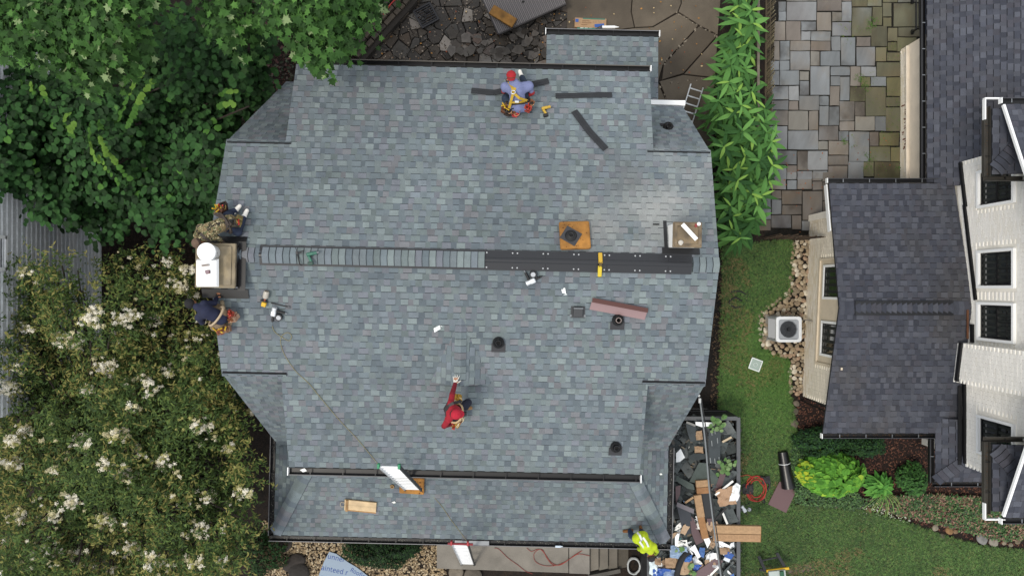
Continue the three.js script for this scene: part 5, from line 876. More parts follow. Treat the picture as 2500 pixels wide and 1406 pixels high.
// J: joints in the world; look: colours of what is worn
function person(label, base, J, look) {
  const t = thing('person', label, 'person', base), L = {}; for (const k in J) L[k] = J[k].clone().sub(base);
  const mid = (a, b, f = .5) => a.clone().lerp(b, f), fw = look.face.clone().normalize(), up = look.up.clone().normalize(), sd = new THREE.Vector3().crossVectors(fw, up).normalize();
  const hd = (f, u, s) => L.head.clone().addScaledVector(fw, f).addScaledVector(up, u).addScaledVector(sd, s);
  const torso = e => [[L.pelvis, mid(L.pelvis, L.chest), .125 + e, .125 + e], [mid(L.pelvis, L.chest), L.chest, .125 + e, .14 + e], [L.hipL, L.hipR, .105 + e, .105 + e], [L.chest, L.shL, .11 + e, .068 + e], [L.chest, L.shR, .11 + e, .068 + e], [L.chest, L.neck, .11 + e, .07 + e]];
  const arms = (e, to = 1) => ['L', 'R'].flatMap(s => [[L['sh' + s], L['el' + s], .056 + e, .046 + e], [L['el' + s], mid(L['el' + s], L['wr' + s], to), .045 + e, .034 + e]]);
  const legs = (e, to = 1) => ['L', 'R'].flatMap(s => [[L['hip' + s], L['kn' + s], .09 + e, .064 + e], [L['kn' + s], mid(L['kn' + s], L['an' + s], to), .062 + e, .045 + e]]);
  const feet = e => ['L', 'R'].map(s => [L['an' + s], L['toe' + s], .046 + e, .036 + e]);
  const face = [[hd(.0, -.03, 0), hd(-.01, .035, 0), .078, .088], [hd(.055, -.075, 0), hd(.03, -.02, 0), .048, .07], [hd(.088, -.01, 0), hd(.108, -.03, 0), .012, .016], [hd(0, -.015, .085), hd(0, -.03, .085), .016, .014], [hd(0, -.015, -.085), hd(0, -.03, -.085), .016, .014], [L.neck, hd(-.02, -.06, 0), .056, .052]];
  const hands = ['L', 'R'].flatMap(s => handBones(L['wr' + s], look['hand' + s][0], look['hand' + s][1], look['hand' + s][2], look['hand' + s][3], s === 'L' ? look.flipL || 1 : -(look.flipL || 1)));
  const body = part('body', skin([...torso(-.01), ...arms(-.006), ...legs(-.01), ...feet(-.008), ...face, ...hands.map(b => [b[0], b[1], b[2] * .9, b[3] * .9])], .016, .025), SKIN, t);
  part('eye', join([-1, 1].map(s => { const p = hd(.083, .008, .034 * s); return prep(new THREE.SphereGeometry(.011, 8, 6)).translate(p.x, p.y, p.z); })), MS(0xece8e0, .3), body);
  part('mouth', (() => { const a = hd(.099, -.065, -.022), b = hd(.099, -.065, .022); return rod(a, b, .006); })(), MS(0x8a4a40, .6), body);
  part('shirt', skin([...torso(.012 + (look.bulk || 0)), ...['L', 'R'].flatMap(s => [[L['sh' + s], L['el' + s], .07, .058]])], .016, .03), look.shirt, t);
  if (look.sleeve) part('sleeve', skin(arms(.012, .96), .016, .02), look.sleeve, t);
  part('trousers', skin([[L.pelvis, mid(L.pelvis, L.chest, .1), .13, .125], [L.hipL, L.hipR, .12, .12], ...legs(.018, .95)], .016, .03), look.pants, t);
  for (const s of ['L', 'R']) { const d = L['toe' + s].clone().sub(L['an' + s]).normalize(); part('shoe', skin([[L['an' + s].clone().addScaledVector(d, -.05), L['toe' + s], .052, .042], [L['an' + s], mid(L['an' + s], L['kn' + s], .18), .054, .056]], .014, .02), look.shoe, t); }
  if (look.glove) for (const s of ['L', 'R']) part('glove', skin(handBones(L['wr' + s], look['hand' + s][0], look['hand' + s][1], look['hand' + s][2], look['hand' + s][3], s === 'L' ? look.flipL || 1 : -(look.flipL || 1), 1.12), .0065, .012), look.glove, t);
  const q = new THREE.Matrix4().makeBasis(sd, up, fw.clone().negate()).setPosition(hd(-.01, .02, 0));
  part('hair', prep(new THREE.SphereGeometry(.1, 18, 12, 0, 6.3, 0, 1.9)).applyMatrix4(new THREE.Matrix4().multiplyMatrices(q, new THREE.Matrix4().makeScale(.94, 1, 1.08).setPosition(0, -.012, .016))), MS(look.hair || 0x2b211b, .8), t);
  if (look.hat) {
    const f = look.hatBack ? -1 : 1, h = part('cap', join([prep(new THREE.SphereGeometry(.112, 22, 12, 0, 6.3, 0, 1.5)).scale(.96, .95, 1.1).translate(0, .0, .0), ...(look.brim === 0 ? [cyl(.11, .11, .04, 0, 0, 0, 20)] : [prep(new THREE.CylinderGeometry(.1, .1, .012, 20, 1, false, -1.5, 3.0)).scale(.9, 1, 1.25).translate(0, -.002, .075).rotateX(.12).rotateY(f > 0 ? Math.PI : 0)])]).applyMatrix4(q), look.hat, t);
    if (look.brim !== 0) part('cap_button', prep(new THREE.SphereGeometry(.012, 8, 6)).translate(0, .106, 0).applyMatrix4(q), look.hat, h);
    if (look.hatGap) part('cap_opening', prep(new THREE.SphereGeometry(.045, 12, 8)).scale(1, .7, .3).translate(0, .035, -.11 * -f).applyMatrix4(q), MS(0x3a2a20, .8), h);
  }
  if (look.belt) {
    const ring = []; const ax = L.chest.clone().sub(L.pelvis).normalize(), s0 = L.hipR.clone().sub(L.hipL); s0.addScaledVector(ax, -s0.dot(ax)).normalize(); const f0 = new THREE.Vector3().crossVectors(s0, ax), ct = L.pelvis.clone().addScaledVector(ax, .1);
    const w = V(0, 0, 0).copy(L.hipR).distanceTo(L.hipL) / 2 + .125; const pt = a => ct.clone().addScaledVector(s0, Math.cos(a) * w).addScaledVector(f0, Math.sin(a) * .155);
    for (let i = 0; i < 20; i++) ring.push(bar(pt(i / 20 * 6.283), pt((i + 1.1) / 20 * 6.283), .035, .05)); const b = part('tool_belt', join(ring), look.belt, t);
    (look.pouches || []).forEach(([p, c]) => { const o = p.clone().sub(base); part('pouch', join([rbox(.16, .2, .11, 0, 0, 0, .03), rbox(.13, .14, .05, 0, -.02, .08, .02), box(.16, .02, .1, 0, .09, 0)]).applyMatrix4(M4(o, rr(-.9, .9), rr(-3, 3), rr(-.4, .4))), MS(C(c), .8, { map: tFab }), b); const hs = []; for (let i = 0; i < 4; i++) hs.push(rod(o.clone().add(V(rr(-.06, .06), .06, rr(-.05, .05))), o.clone().add(V(rr(-.11, .11), .17, rr(-.1, .1))), .012, .015)); part('tool_handle', join(hs), MS(C(pick(['#c23a2b', '#d8b22a', '#2a2a2a', '#8e5a35'])), .5), b); const cl = []; for (let i = 0; i < 2; i++) cl.push(prep(new THREE.TorusGeometry(.055 + i * .012, .007, 6, 18)).rotateX(1.3 + i * .15).rotateY(i).translate(o.x + rr(-.03, .03), o.y + .07, o.z + rr(-.03, .03))); part('rope_coil', join(cl), MS(C(look.coil || '#b98a5a'), .8), b); });
  }
  (look.straps || []).forEach(([pts, c, w]) => { const g = []; for (let i = 0; i + 1 < pts.length; i++) g.push(bar(pts[i].clone().sub(base), pts[i + 1].clone().sub(base), w || .05, .012)); part('harness_strap', join(g), c, t); });
  (look.extra || []).forEach(([n, g, m]) => part(n, g.translate(-base.x, -base.y, -base.z), m, t));
  return t;
}
const fab = (h, r = .85) => MS(C(h), r, { map: tFab });
{ // sits on the back slope, bent forward, cap worn backwards
  const p = (u, v, l) => on(PB, u, v, l), b = p(1263, 250, 0), y = MS(0xc2a02a, .6), D = V(0, -.3, -1);
  person('roofer in lavender t-shirt, yellow harness and red cap on the back slope', b, { pelvis: p(1265, 257, .2), hipL: p(1252, 258, .17), hipR: p(1278, 258, .17), chest: p(1261, 219, .52), neck: p(1255, 203, .62), head: p(1248, 186, .72), shL: p(1234, 212, .5), shR: p(1291, 210, .5), elL: p(1230, 222, .28), elR: p(1299, 226, .30), wrL: p(1240, 205, .12), wrR: p(1284, 236, .16), knL: p(1234, 240, .22), knR: p(1283, 207, .34), anL: p(1246, 216, .08), anR: p(1274, 188, .1), toeL: p(1240, 206, .06), toeR: p(1269, 174, .1) },
    { face: V(0, -.75, -.66), up: V(0, .66, -.75), shirt: fab('#8f99c9'), sleeve: fab('#b3262c'), pants: fab('#2c3e55'), shoe: MS(0xd8d4cc, .7), glove: fab('#2b2d33'), hat: fab('#c41f2c'), bulk: .028, hatBack: true, hatGap: true, hair: 0x6a4a34, belt: MS(0x2a211a, .7), coil: '#c79a72',
      handL: [D, V(0, 1, 0), .3, .6], handR: [V(-1, 0, -.3), V(0, 1, 0), .3, .6],
      pouches: [[p(1233, 264, .16), '#7a4a2c'], [p(1241, 272, .12), '#3a2a22'], [p(1290, 263, .2), '#a63a2a'], [p(1297, 252, .18), '#8a5a3c'], [p(1258, 274, .06), '#c9323a']],
      straps: [[[p(1242, 200, .62), p(1251, 214, .69), p(1253, 226, .68), p(1248, 245, .52), p(1243, 264, .3)], y, .055], [[p(1262, 198, .63), p(1258, 214, .69), p(1253, 226, .685), p(1268, 240, .58), p(1288, 246, .36)], y, .055], [[p(1246, 250, .46), p(1266, 250, .46), p(1287, 246, .37)], y, .04]],
      extra: [['d_ring', prep(new THREE.TorusGeometry(.045, .009, 8, 20)).rotateX(1.2).translate(...p(1253, 225, .71).toArray()), mAlu], ['buckle', rbox(.09, .02, .05).translate(...p(1262, 248, .5).toArray()), mAlu]] });
}
{ // crouches below the eyebrow gable and reaches up to it
  const p = (u, v, l) => on(PF, u, v, l), b = p(1118, 1010, 0), k = MS(0x2a2426, .6);
  person('roofer in a red hooded shirt with black harness reaching toward the small gable', b, { pelvis: p(1114, 1008, .72), hipL: p(1116, 1000, .68), hipR: p(1115, 1018, .68), chest: p(1105, 1004, 1.08), neck: p(1108, 1007, 1.24), head: p(1113, 1011, 1.37), shL: p(1100, 987, 1.14), shR: p(1095, 1023, 1.12), elL: p(1104, 962, .88), elR: p(1084, 1040, .9), wrL: p(1111, 937, .58), wrR: p(1100, 1036, .7), knL: p(1142, 983, .5), knR: p(1124, 1018, .36), anL: p(1137, 996, .1), anR: p(1106, 1016, .09), toeL: p(1149, 996, .05), toeR: p(1119, 1020, .05) },
    { face: V(.85, -.5, .1), up: V(.5, .85, 0), shirt: fab('#b8172f'), sleeve: fab('#8d1226'), pants: fab('#1a2138'), shoe: fab('#b58a5c'), glove: fab('#e2ded4'), hat: fab('#d4183a'), hair: 0x251a16, belt: MS(0xcdb48a, .8), coil: '#e0d2b0',
      handL: [V(.12, -.25, -1), V(0, 1, -.2), 1, .1], handR: [V(1, -.3, .2), V(0, 1, 0), .4, .8],
      pouches: [[p(1111, 1034, .62), '#c79a3c'], [p(1122, 1022, .7), '#d8c7a4'], [p(1119, 975, .62), '#c89a2e']],
      straps: [[[p(1124, 980, .98), p(1107, 984, 1.24), p(1095, 990, 1.22), p(1088, 1002, 1.16), p(1090, 1016, 1.14), p(1103, 1027, 1.14)], k, .06], [[p(1087, 1004, 1.14), p(1085, 998, 1.1), p(1094, 984, 1.18)], k, .05]],
      extra: [['pouch', rbox(.14, .16, .09).translate(...p(1131, 1010, .66).toArray()), MS(0x2a2c30, .7)]] });
}
{ // kneels by the large chimney and leans out over it
  const p = (u, v, l) => on(PB, u, v, l), b = p(556, 545, 0), k = MS(0x3a302a, .7);
  person('roofer in camouflage shirt and jeans kneeling behind the large chimney', b, { pelvis: p(560, 540, .34), hipL: p(552, 552, .3), hipR: p(556, 530, .3), chest: p(513, 560, .5), neck: p(494, 579, .5), head: p(482, 592, .44), shL: p(508, 581, .44), shR: p(488, 556, .44), elL: p(529, 580, .3), elR: p(478, 575, .2), wrL: p(538, 587, .14), wrR: p(492, 593, .12), knL: p(580, 567, .09), knR: p(552, 524, .12), anL: p(594, 530, .08), anR: p(574, 514, .09), toeL: p(602, 514, .07), toeR: p(584, 503, .09) },
    { face: V(-.55, -.8, .25), up: V(-.7, .55, .45), shirt: mCamo, sleeve: mCamo, pants: fab('#25334f'), shoe: MS(0xdcd9d2, .7), glove: fab('#4a4038'), hat: fab('#7a6250'), hair: 0x3a2a20, belt: k, coil: '#a08a4a', handL: [V(.5, -.3, .8), V(0, 1, 0), .4, .5], handR: [V(.8, -.5, .5), V(0, 1, 0), .4, .5],
      pouches: [[p(538, 512, .26), '#6a4028'], [p(545, 505, .22), '#3a2a24'], [p(574, 545, .36), '#4a4436'], [p(580, 540, .3), '#8a7a46']],
      straps: [[[p(520, 520, .38), p(540, 530, .52), p(552, 548, .5), p(548, 566, .36)], k, .06], [[p(488, 570, .6), p(500, 582, .6), p(512, 590, .46)], k, .05], [[p(546, 535, .5), p(560, 552, .48)], k, .12]] });
}
{ // crouches on the other side of the chimney, leaning over the rake
  const p = (u, v, l) => on(PF, u, v, l), b = p(540, 775, 0);
  person('roofer in navy sweatshirt and black beanie crouching below the large chimney', b, { pelvis: p(538, 777, .34), hipL: p(541, 766, .3), hipR: p(532, 788, .3), chest: p(502, 760, .5), neck: p(480, 749, .48), head: p(464, 741, .40), shL: p(497, 742, .44), shR: p(484, 775, .44), elL: p(522, 740, .26), elR: p(492, 787, .24), wrL: p(528, 728, .1), wrR: p(500, 770, .08), knL: p(526, 750, .16), knR: p(522, 798, .14), anL: p(543, 752, .1), anR: p(550, 795, .1), toeL: p(541, 737, .06), toeR: p(561, 790, .06) },
    { face: V(-.75, -.65, -.1), up: V(-.6, .75, 0), shirt: fab('#1e2648'), sleeve: fab('#1e2648'), pants: fab('#9a8468'), shoe: fab('#b3a184'), glove: fab('#2c2a2a'), hat: fab('#15161a'), brim: 0, hair: 0x1a1512, belt: MS(0xb9a58a, .8), coil: '#8f6a55', handL: [V(.3, -.3, -1), V(0, 1, 0), .4, .5], handR: [V(-.6, -.5, -.4), V(0, 1, 0), .4, .5],
      pouches: [[p(565, 768, .24), '#a3402c'], [p(571, 776, .2), '#c9a58a'], [p(538, 805, .2), '#a35a40'], [p(549, 803, .18), '#b58a6c']] });
}
{ // stands at the lower edge of the porch roof, bent double over the gutter
  const p = (u, v, l) => on(PP, u, v, l), b = p(1552, 1300, 0), sil = MS(0xd0d4d2, .3, { metalness: .3 });
  person('worker in a lime yellow hi-vis jacket bending over the lower porch gutter by the dumpster', b, { pelvis: p(1563, 1312, .74), hipL: p(1571, 1309, .72), hipR: p(1556, 1315, .72), chest: p(1578, 1329, .84), neck: p(1588, 1345, .76), head: p(1590, 1360, .64), shL: p(1596, 1334, .78), shR: p(1570, 1342, .76), elL: p(1604, 1346, .5), elR: p(1561, 1340, .52), wrL: p(1601, 1352, .24), wrR: p(1572, 1348, .26), knL: p(1569, 1303, .4), knR: p(1542, 1307, .4), anL: p(1566, 1296, .08), anR: p(1538, 1296, .08), toeL: p(1564, 1286, .05), toeR: p(1524, 1297, .05) },
    { face: V(-.1, -.95, .35), up: V(.1, .25, .95), shirt: fab('#c6dd20'), sleeve: fab('#b8d41c'), bulk: .018, pants: fab('#2c456b'), shoe: fab('#8a5a2c'), glove: fab('#3a3a3a'), hat: fab('#2a2730'), hair: 0x2a1c14, handL: [V(0, -1, .2), V(1, 0, 0), .3, .6], handR: [V(.2, -1, .1), V(-1, 0, 0), .3, .6],
      straps: [[[p(1556, 1300, .84), p(1562, 1306, .94), p(1567, 1318, .95), p(1560, 1326, .86)], sil, .05], [[p(1570, 1312, .97), p(1579, 1324, 1.04), p(1584, 1336, 1.0)], sil, .05], [[p(1562, 1322, .97), p(1570, 1334, .99), p(1577, 1344, .95)], sil, .05]] });
}

// ---------- things lying on the roofs ----------
R = rng(301);
const onRoof = (name, label, cat, pl, u, v, u2, v2, lift = .02, group) => place(thing(name, label, cat, null, group), pl, u, v, u2, v2, lift);
// loose starter strips, felt side up
const mStrip = MS(0x34373c, .9, { map: tGranule });
const strip = (label, pl, pts, w) => { const o = single('starter_strip', (() => { const g = []; const b = on(pl, pts[0][0], pts[0][1]); for (let i = 0; i + 1 < pts.length; i++) { const a = on(pl, pts[i][0], pts[i][1], .03), c = on(pl, pts[i + 1][0], pts[i + 1][1], .03), d = c.clone().sub(a), L = d.length(), n = normalOf(pl); d.normalize(); const z = new THREE.Vector3().crossVectors(d, n); const m = new THREE.Matrix4().makeBasis(d, n, z).setPosition(a.sub(b)); for (const [zz, h] of [[-w * .25, 0], [w * .25, .003]]) g.push(box(L * (1 - .004 * i) + .01, .006, w / 2 - .004, L / 2, h, zz, 0, 0, rr(-.004, .004)).applyMatrix4(m)); } return join(g); })(), mStrip, label, 'shingle strip', on(pl, pts[0][0], pts[0][1])); return o; };
strip('dark shingle strip lying left of the roofer in the lavender shirt', PB, [[1151, 221], [1207, 226], [1250, 216]], .15);
strip('short dark shingle strip sticking out right of the roofer in the lavender shirt', PB, [[1270, 212], [1339, 197]], .15);
strip('straight horizontal dark shingle strip lying alone on the back slope', PB, [[1357, 234], [1494, 231]], .14);
strip('diagonal dark shingle strip lying on the back slope', PB, [[1402, 271], [1440, 322], [1479, 364]], .16);
// power tools
function drill(label, pl, u, v, u2, v2, body, dark, k = 1) { const t = onRoof('cordless_drill', label, 'drill', pl, u, v, u2, v2, .05); part('body', join([rbox(.17 * k, .07 * k, .075 * k, 0, .01, 0, .025), cyl(.032 * k, .036 * k, .07 * k, .11 * k, .01, 0, 14, 0, 0, Math.PI / 2)]), body, t); part('chuck', cyl(.014, .028 * k, .06 * k, .165 * k, .01, 0, 12, 0, 0, -Math.PI / 2), mGreyMetal, t); part('handle', rbox(.06 * k, .055 * k, .15 * k, -.03 * k, 0, .1 * k, .02, 0, .25), body, t); part('battery', rbox(.12 * k, .07 * k, .08 * k, -.035 * k, 0, .2 * k, .015), dark, t); part('trigger', rbox(.02, .03, .03, .01 * k, 0, .05 * k, .008), mRubber, t); return t; }
drill('yellow and black cordless drill beside the roofer in the lavender shirt', PB, 1330, 264, 1338, 262, MS(0xc9a63a, .4), MS(0x1c1c1e, .5), .9);
drill('green cordless impact driver lying across the ridge caps', { a: 7.86, b: 0, c: 0 }, 757, 620, 772, 617, MS(0x2c6a58, .45), MS(0x1c4038, .5), .95);
function nailer(label, pl, u, v, u2, v2) { const t = onRoof('nail_gun', label, 'nail gun', pl, u, v, u2, v2, .06); part('body', join([rbox(.11, .1, .13, 0, .02, .02, .03), cyl(.05, .055, .1, 0, .02, -.07, 16, Math.PI / 2)]), mAlu, t); part('nose', join([rbox(.045, .05, .11, .0, 0, .14, .012), box(.03, .03, .05, 0, -.01, .21)]), mBlackMetal, t); part('handle', rbox(.2, .05, .05, .13, .0, -.04, .02), mRubber, t); part('magazine', join([cyl(.075, .075, .06, .12, -.01, .09, 20), rbox(.12, .03, .05, .05, -.01, .12, .01)]), mBlackPl, t); part('canister_lid', cyl(.05, .05, .01, .12, .025, .09, 16), MS(0xb9bdc2, .4), t); part('air_plug', cyl(.012, .012, .05, .25, 0, -.04, 10, 0, 0, Math.PI / 2), mGreyMetal, t); return t; }
nailer('coil roofing nail gun lying just below the ridge vent', PF, 1298, 686, 1290, 670);
nailer('coil roofing nail gun with an air hose beside the yellow saw', PF, 668, 762, 683, 766);
nailer('small coil nail gun lying on the lawn beside the dumpster', GROUND, 1816, 1243, 1826, 1236).scale.setScalar(1.15);
{ const t = onRoof('reciprocating_saw', 'yellow reciprocating saw with clear guard lying left on the front slope', 'saw', PF, 650, 716, 644, 742, .05); part('guard', lathe([[.05, -.16], [.062, -.13], [.06, -.03], [.045, .0]], 18).rotateZ(Math.PI / 2).translate(-.06, .03, 0), MS(0xb9b3a8, .3), t); part('body', join([rbox(.12, .085, .09, .05, .02, 0, .03)]), mYellow, t); part('grip', rod(V(.1, .01, 0), V(.2, .0, .005), .024, .02), MS(0x8a4a30, .6), t); part('battery', rbox(.1, .08, .1, .25, .02, 0, .02), mYellow, t); part('foot', box(.03, .04, .14, .19, .0, .02), mBlackMetal, t); }
{ const t = onRoof('pry_bar', 'thin black flat bar lying right of the yellow saw', 'bar', PF, 662, 740, 705, 750, .03); part('shaft', box(.36, .012, .02, .17, 0, 0), mBlackMetal, t); part('claw', rbox(.05, .014, .05, .37, .004, 0, .005), MS(0x4a4d52, .5), t); }
{ const t = onRoof('black_clamp', 'black hooked tool hanging over the ridge caps left of the green driver', 'tool', { a: 7.86, b: 0, c: 0 }, 725, 617, 731, 645, .02); part('shaft', join([rod(V(0, .01, 0), V(.25, .0, 0), .014), rod(V(.25, 0, 0), V(.27, -.02, -.04), .012)]), mBlackMetal, t); part('head', join([rbox(.07, .04, .05, 0, .02, 0, .01), rod(V(.0, .02, -.02), V(-.02, .02, -.16), .01), rod(V(.02, .02, -.02), V(.02, .03, -.14), .008), rod(V(.02, .01, -.02), V(-.12, .01, .02), .005)]), mBlackPl, t); }
{ // folding yellow clamp-like strap over the vent
  const t = thing('yellow_hook', 'yellow two-armed plastic bracket laid across the black ridge vent', 'bracket', on({ a: 7.87, b: 0, c: 0 }, 1466, 646)); for (const s of [-1, 1]) { const g = rbox(.085, .05, .24, 0, 0, s * .135, .018, s * .33); part('arm', g.translate(s * -.006, s > 0 ? -.04 : -.04, 0), s > 0 ? MS(0xd9c02a, .5) : MS(0xd0a92e, .5), t); } part('hinge', join([cyl(.03, .03, .06, 0, .012, 0, 12), bar(V(-.03, .03, -.05), V(.03, .03, .05), .012), bar(V(.03, .03, -.05), V(-.03, .03, .05), .012)]), MS(0x5a4a1a, .6), t); }
// foam pads
const mFoam = MS(0xd79c52, .95, { map: tCap });
{ const t = onRoof('foam_pad', 'square orange foam pad carrying a black pipe flashing on the back slope', 'foam pad', PB, 1403, 577, 1440, 576); part('cushion', rbox(.64, .11, .62, 0, .05, 0, .04), mFoam, t); const q = []; for (let i = 0; i < 26; i++) { const x = rr(-.29, .29), z = rr(-.29, .29); q.push(cyl(rr(.006, .016), rr(.006, .014), .006, x, .106, z, 6)); } part('tear', join(q), MS(0x6b4118, .95), t);
  const f = onRoof('pipe_flashing', 'loose black pipe flashing lying on the orange foam pad', 'pipe flashing', PB, 1394, 576, 1412, 580, .13); f.rotateY(-.32); part('plate', rbox(.36, .012, .32, 0, .006, 0, .004), MS(0x34353a, .5), f); part('collar', lathe([[.12, .006], [.125, .02], [.105, .03], [.1, .05], [.085, .06], [.075, .045], [.06, .07], [.045, .08], [.03, .06]], 24), mRubber, f); part('mouth', cyl(.03, .03, .01, 0, .065, 0, 12), mDark, f); }
{ const t = onRoof('foam_pad', 'orange foam pad under the feet of the upper ladder on the porch roof', 'foam pad', PP, 1006, 1182, 1040, 1184); part('cushion', rbox(.66, .1, .5, 0, .05, 0, .03), mFoam, t); part('tear', join([0, 1, 2, 3, 4, 5].map(() => cyl(.02, .015, .006, rr(.05, .3), .103, rr(-.2, .2), 7))), MS(0x6b4118, .95), t); }
{ const t = onRoof('wooden_tray', 'pale wooden tool board with a rope handle lying on the porch roof', 'wooden board', PP, 880, 1234, 920, 1238); part('board', rbox(.86, .05, .34, 0, .03, 0, .012), MS(0xefd2a6, .75, { map: tWood }), t); part('batten', box(.06, .03, .36, -.36, .07, 0), MS(0xc79e6a, .75, { map: tWood }), t); part('rope_handle', tube([V(-.42, .05, -.06), V(-.5, .06, -.09), V(-.54, .05, 0), V(-.5, .06, .06), V(-.42, .05, .04)], .008, 16), MS(0xbfb39a, .8), t); part('edge_strip', box(.8, .012, .02, .03, .062, .15), MS(0xb98a54, .75), t); }
{ const t = onRoof('tape_roll', 'small roll of brown tape on the porch roof left of the ladder pad', 'tape roll', PP, 957, 1188, 970, 1189, .03); part('roll', prep(new THREE.TorusGeometry(.04, .02, 8, 20)).rotateX(Math.PI / 2), MS(0x9a7a4c, .6), t); }
// brown metal flashing, bent once along its length
{ const t = onRoof('metal_flashing', 'long brown metal flashing sheet leaning on the vent pipe', 'flashing', PF, 1511, 752, 1580, 765, .05); const L = 1.2; part('flange', box(L, .008, .2, 0, .02, .05, .18), MS(0x9a7f80, .45), t); part('lip', box(L, .008, .1, 0, .07, -.09, -.75), MS(0x5f3a34, .5), t); }
{ const t = single('shingle_wrapper', flat([-.05, .01, -.07, .04, .02, -.06, .06, .01, .06, -.05, .01, -.07, .06, .01, .06, -.02, .025, .05, .06, .01, .06, .09, .006, .08, .0, .006, .09]), MS(0xdde2e2, .5), 'crumpled white wrapper near the box vent on the front slope', 'wrapper', on(PF, 1375, 710, .01)); const c = t.clone(); c.name = numbered('shingle_wrapper'); c.userData = { ...t.userData, label: 'folded white wrapper left of the small gable on the front slope' }; c.position.copy(on(PF, 1068, 803, .02)); c.rotation.y = 1.9; c.scale.set(1, 1, 1.25); scene.add(c); }
[[961, 1226, PP, 'small white scrap right of the wooden tool board', .06], [928, 1159, PP, 'crumpled pale paper scrap left of the ladder under the gutter', .06], [1613, 1157, PR, 'tiny white scrap on the right porch hip slope', .05], [740, 1147, { a: 6.2, b: 0, c: 0 }, 'white triangular scrap stuck in the upper front gutter', .08], [1362, 1334, { a: 3.0, b: 0, c: 0 }, 'crushed clear plastic bottle lying in the porch gutter', .13]].forEach(([u, v, pl, l, s], i) => { if (i === 4) { single('plastic_bottle', join([cyl(.03, .03, .14, 0, 0, 0, 10, 0, 0, Math.PI / 2), cyl(.012, .028, .05, .095, 0, 0, 10, 0, 0, -Math.PI / 2), cyl(.014, .014, .02, .125, 0, 0, 8, 0, 0, Math.PI / 2)]), MS(0xc8d6e4, .15), l, 'bottle', on(pl, u, v)); return; } single('paper_scrap', flat([-s, .01, 0, s * .4, .02, -s * .5, s, .008, s * .3, -s, .01, 0, s, .008, s * .3, 0, .03, s * .6]), MS(0xe4e6e2, .6), l, 'scrap', on(pl, u, v, .01)); });
// on the large chimney: lidded bucket, white metal cap with two small packs
{ const p = P(503, 615, 8.31); const b = thing('bucket', 'white plastic bucket with a lid standing on the large chimney', 'bucket', V(p.x, 8.0, p.z)); part('tub', lathe([[0, 0], [.15, 0], [.17, .3], [.18, .3], [.18, .27]], 28), MS(0xdfe2e4, .35), b); part('lid', lathe([[0, .322], [.15, .32], [.155, .33], [.183, .33], [.186, .30], [.18, .29]], 32), MS(0xf0f1f1, .35), b); part('bail', tube([V(.18, .22, 0), V(.15, .1, .16), V(0, .06, .2), V(-.15, .1, .16), V(-.18, .22, 0)], .004, 18), mGreyMetal, b); }
{ const p = P(502, 666, 8.2), t = thing('chimney_cap', 'white sheet metal chimney cap with creased top beside the bucket', 'chimney cap', V(p.x, 8.02, p.z)); const a = .20, b = .25, h = .17;
  const pos = [], c = [[-a, -b], [a, -b], [a, b], [-a, b]]; for (let i = 0; i < 4; i++) { const q = c[i], r = c[(i + 1) % 4]; pos.push(q[0], h, q[1], 0, h + .022, 0, r[0], h, r[1]); const k = 1.13; pos.push(q[0], h, q[1], r[0], h, r[1], r[0] * k, h - .07, r[1] * k, q[0], h, q[1], r[0] * k, h - .07, r[1] * k, q[0] * k, h - .07, q[1] * k); }
  part('hood', flat(pos), MS(0xeff0f0, .4), t); part('leg', join([[-.15, -.2], [.15, -.2], [.15, .2], [-.15, .2]].map(([x, z]) => box(.025, .16, .025, x, .08, z))), mGreyMetal, t);
  const y = 8.02 + h + .035; const s1 = thing('chisel_pack', 'grey metal scraper blade lying on the white chimney cap', 'scraper', V(P(500, 648, y).x, y, P(500, 648, y).z)); part('blade', box(.15, .012, .04, 0, 0, 0, 0, .12), MS(0xa39a96, .4), s1); part('spine', box(.15, .018, .014, .002, .012, -.014, 0, .12), MS(0x6f5f5a, .5), s1); const s2 = thing('cigarette_pack', 'small dark red pack lying on the white chimney cap', 'pack', V(P(506, 664, y).x, y - .006, P(506, 664, y).z)); part('box', rbox(.09, .03, .075, 0, .008, 0, .006, 0, .15), MS(0x5a2a30, .5), s2); part('label', box(.06, .002, .04, 0, .0245, 0, 0, .15), MS(0x96808a, .5), s2); }
// on the small chimney
{ const y = 8.24, p = P(1684, 566, y); const t = thing('trim_offcut', 'white trim offcut lying diagonally on the small chimney top', 'board', V(p.x, y, p.z)); part('board', rbox(.42, .02, .085, 0, 0, 0, .006, 0, -.82), MS(0xe8e8e6, .6), t); const q = P(1706, 547, y), r = thing('capped_bottle', 'white bottle cap with a red label on the small chimney top', 'bottle', V(q.x, y - .01, q.z)); part('bottle', cyl(.035, .035, .05, 0, .025, 0, 14), MS(0xeef0ee, .4), r); part('red_label', rbox(.05, .02, .07, -.05, .01, .03, .008), MS(0x8d2f2f, .6), r); single('rock_chip', rockGeos[1], MS(0xc9c4bb, .8), 'pale stone lump on the lower left corner of the small chimney top', 'stone', (() => { const k = P(1663, 593, 8.23); return k; })()).scale.setScalar(.1); }

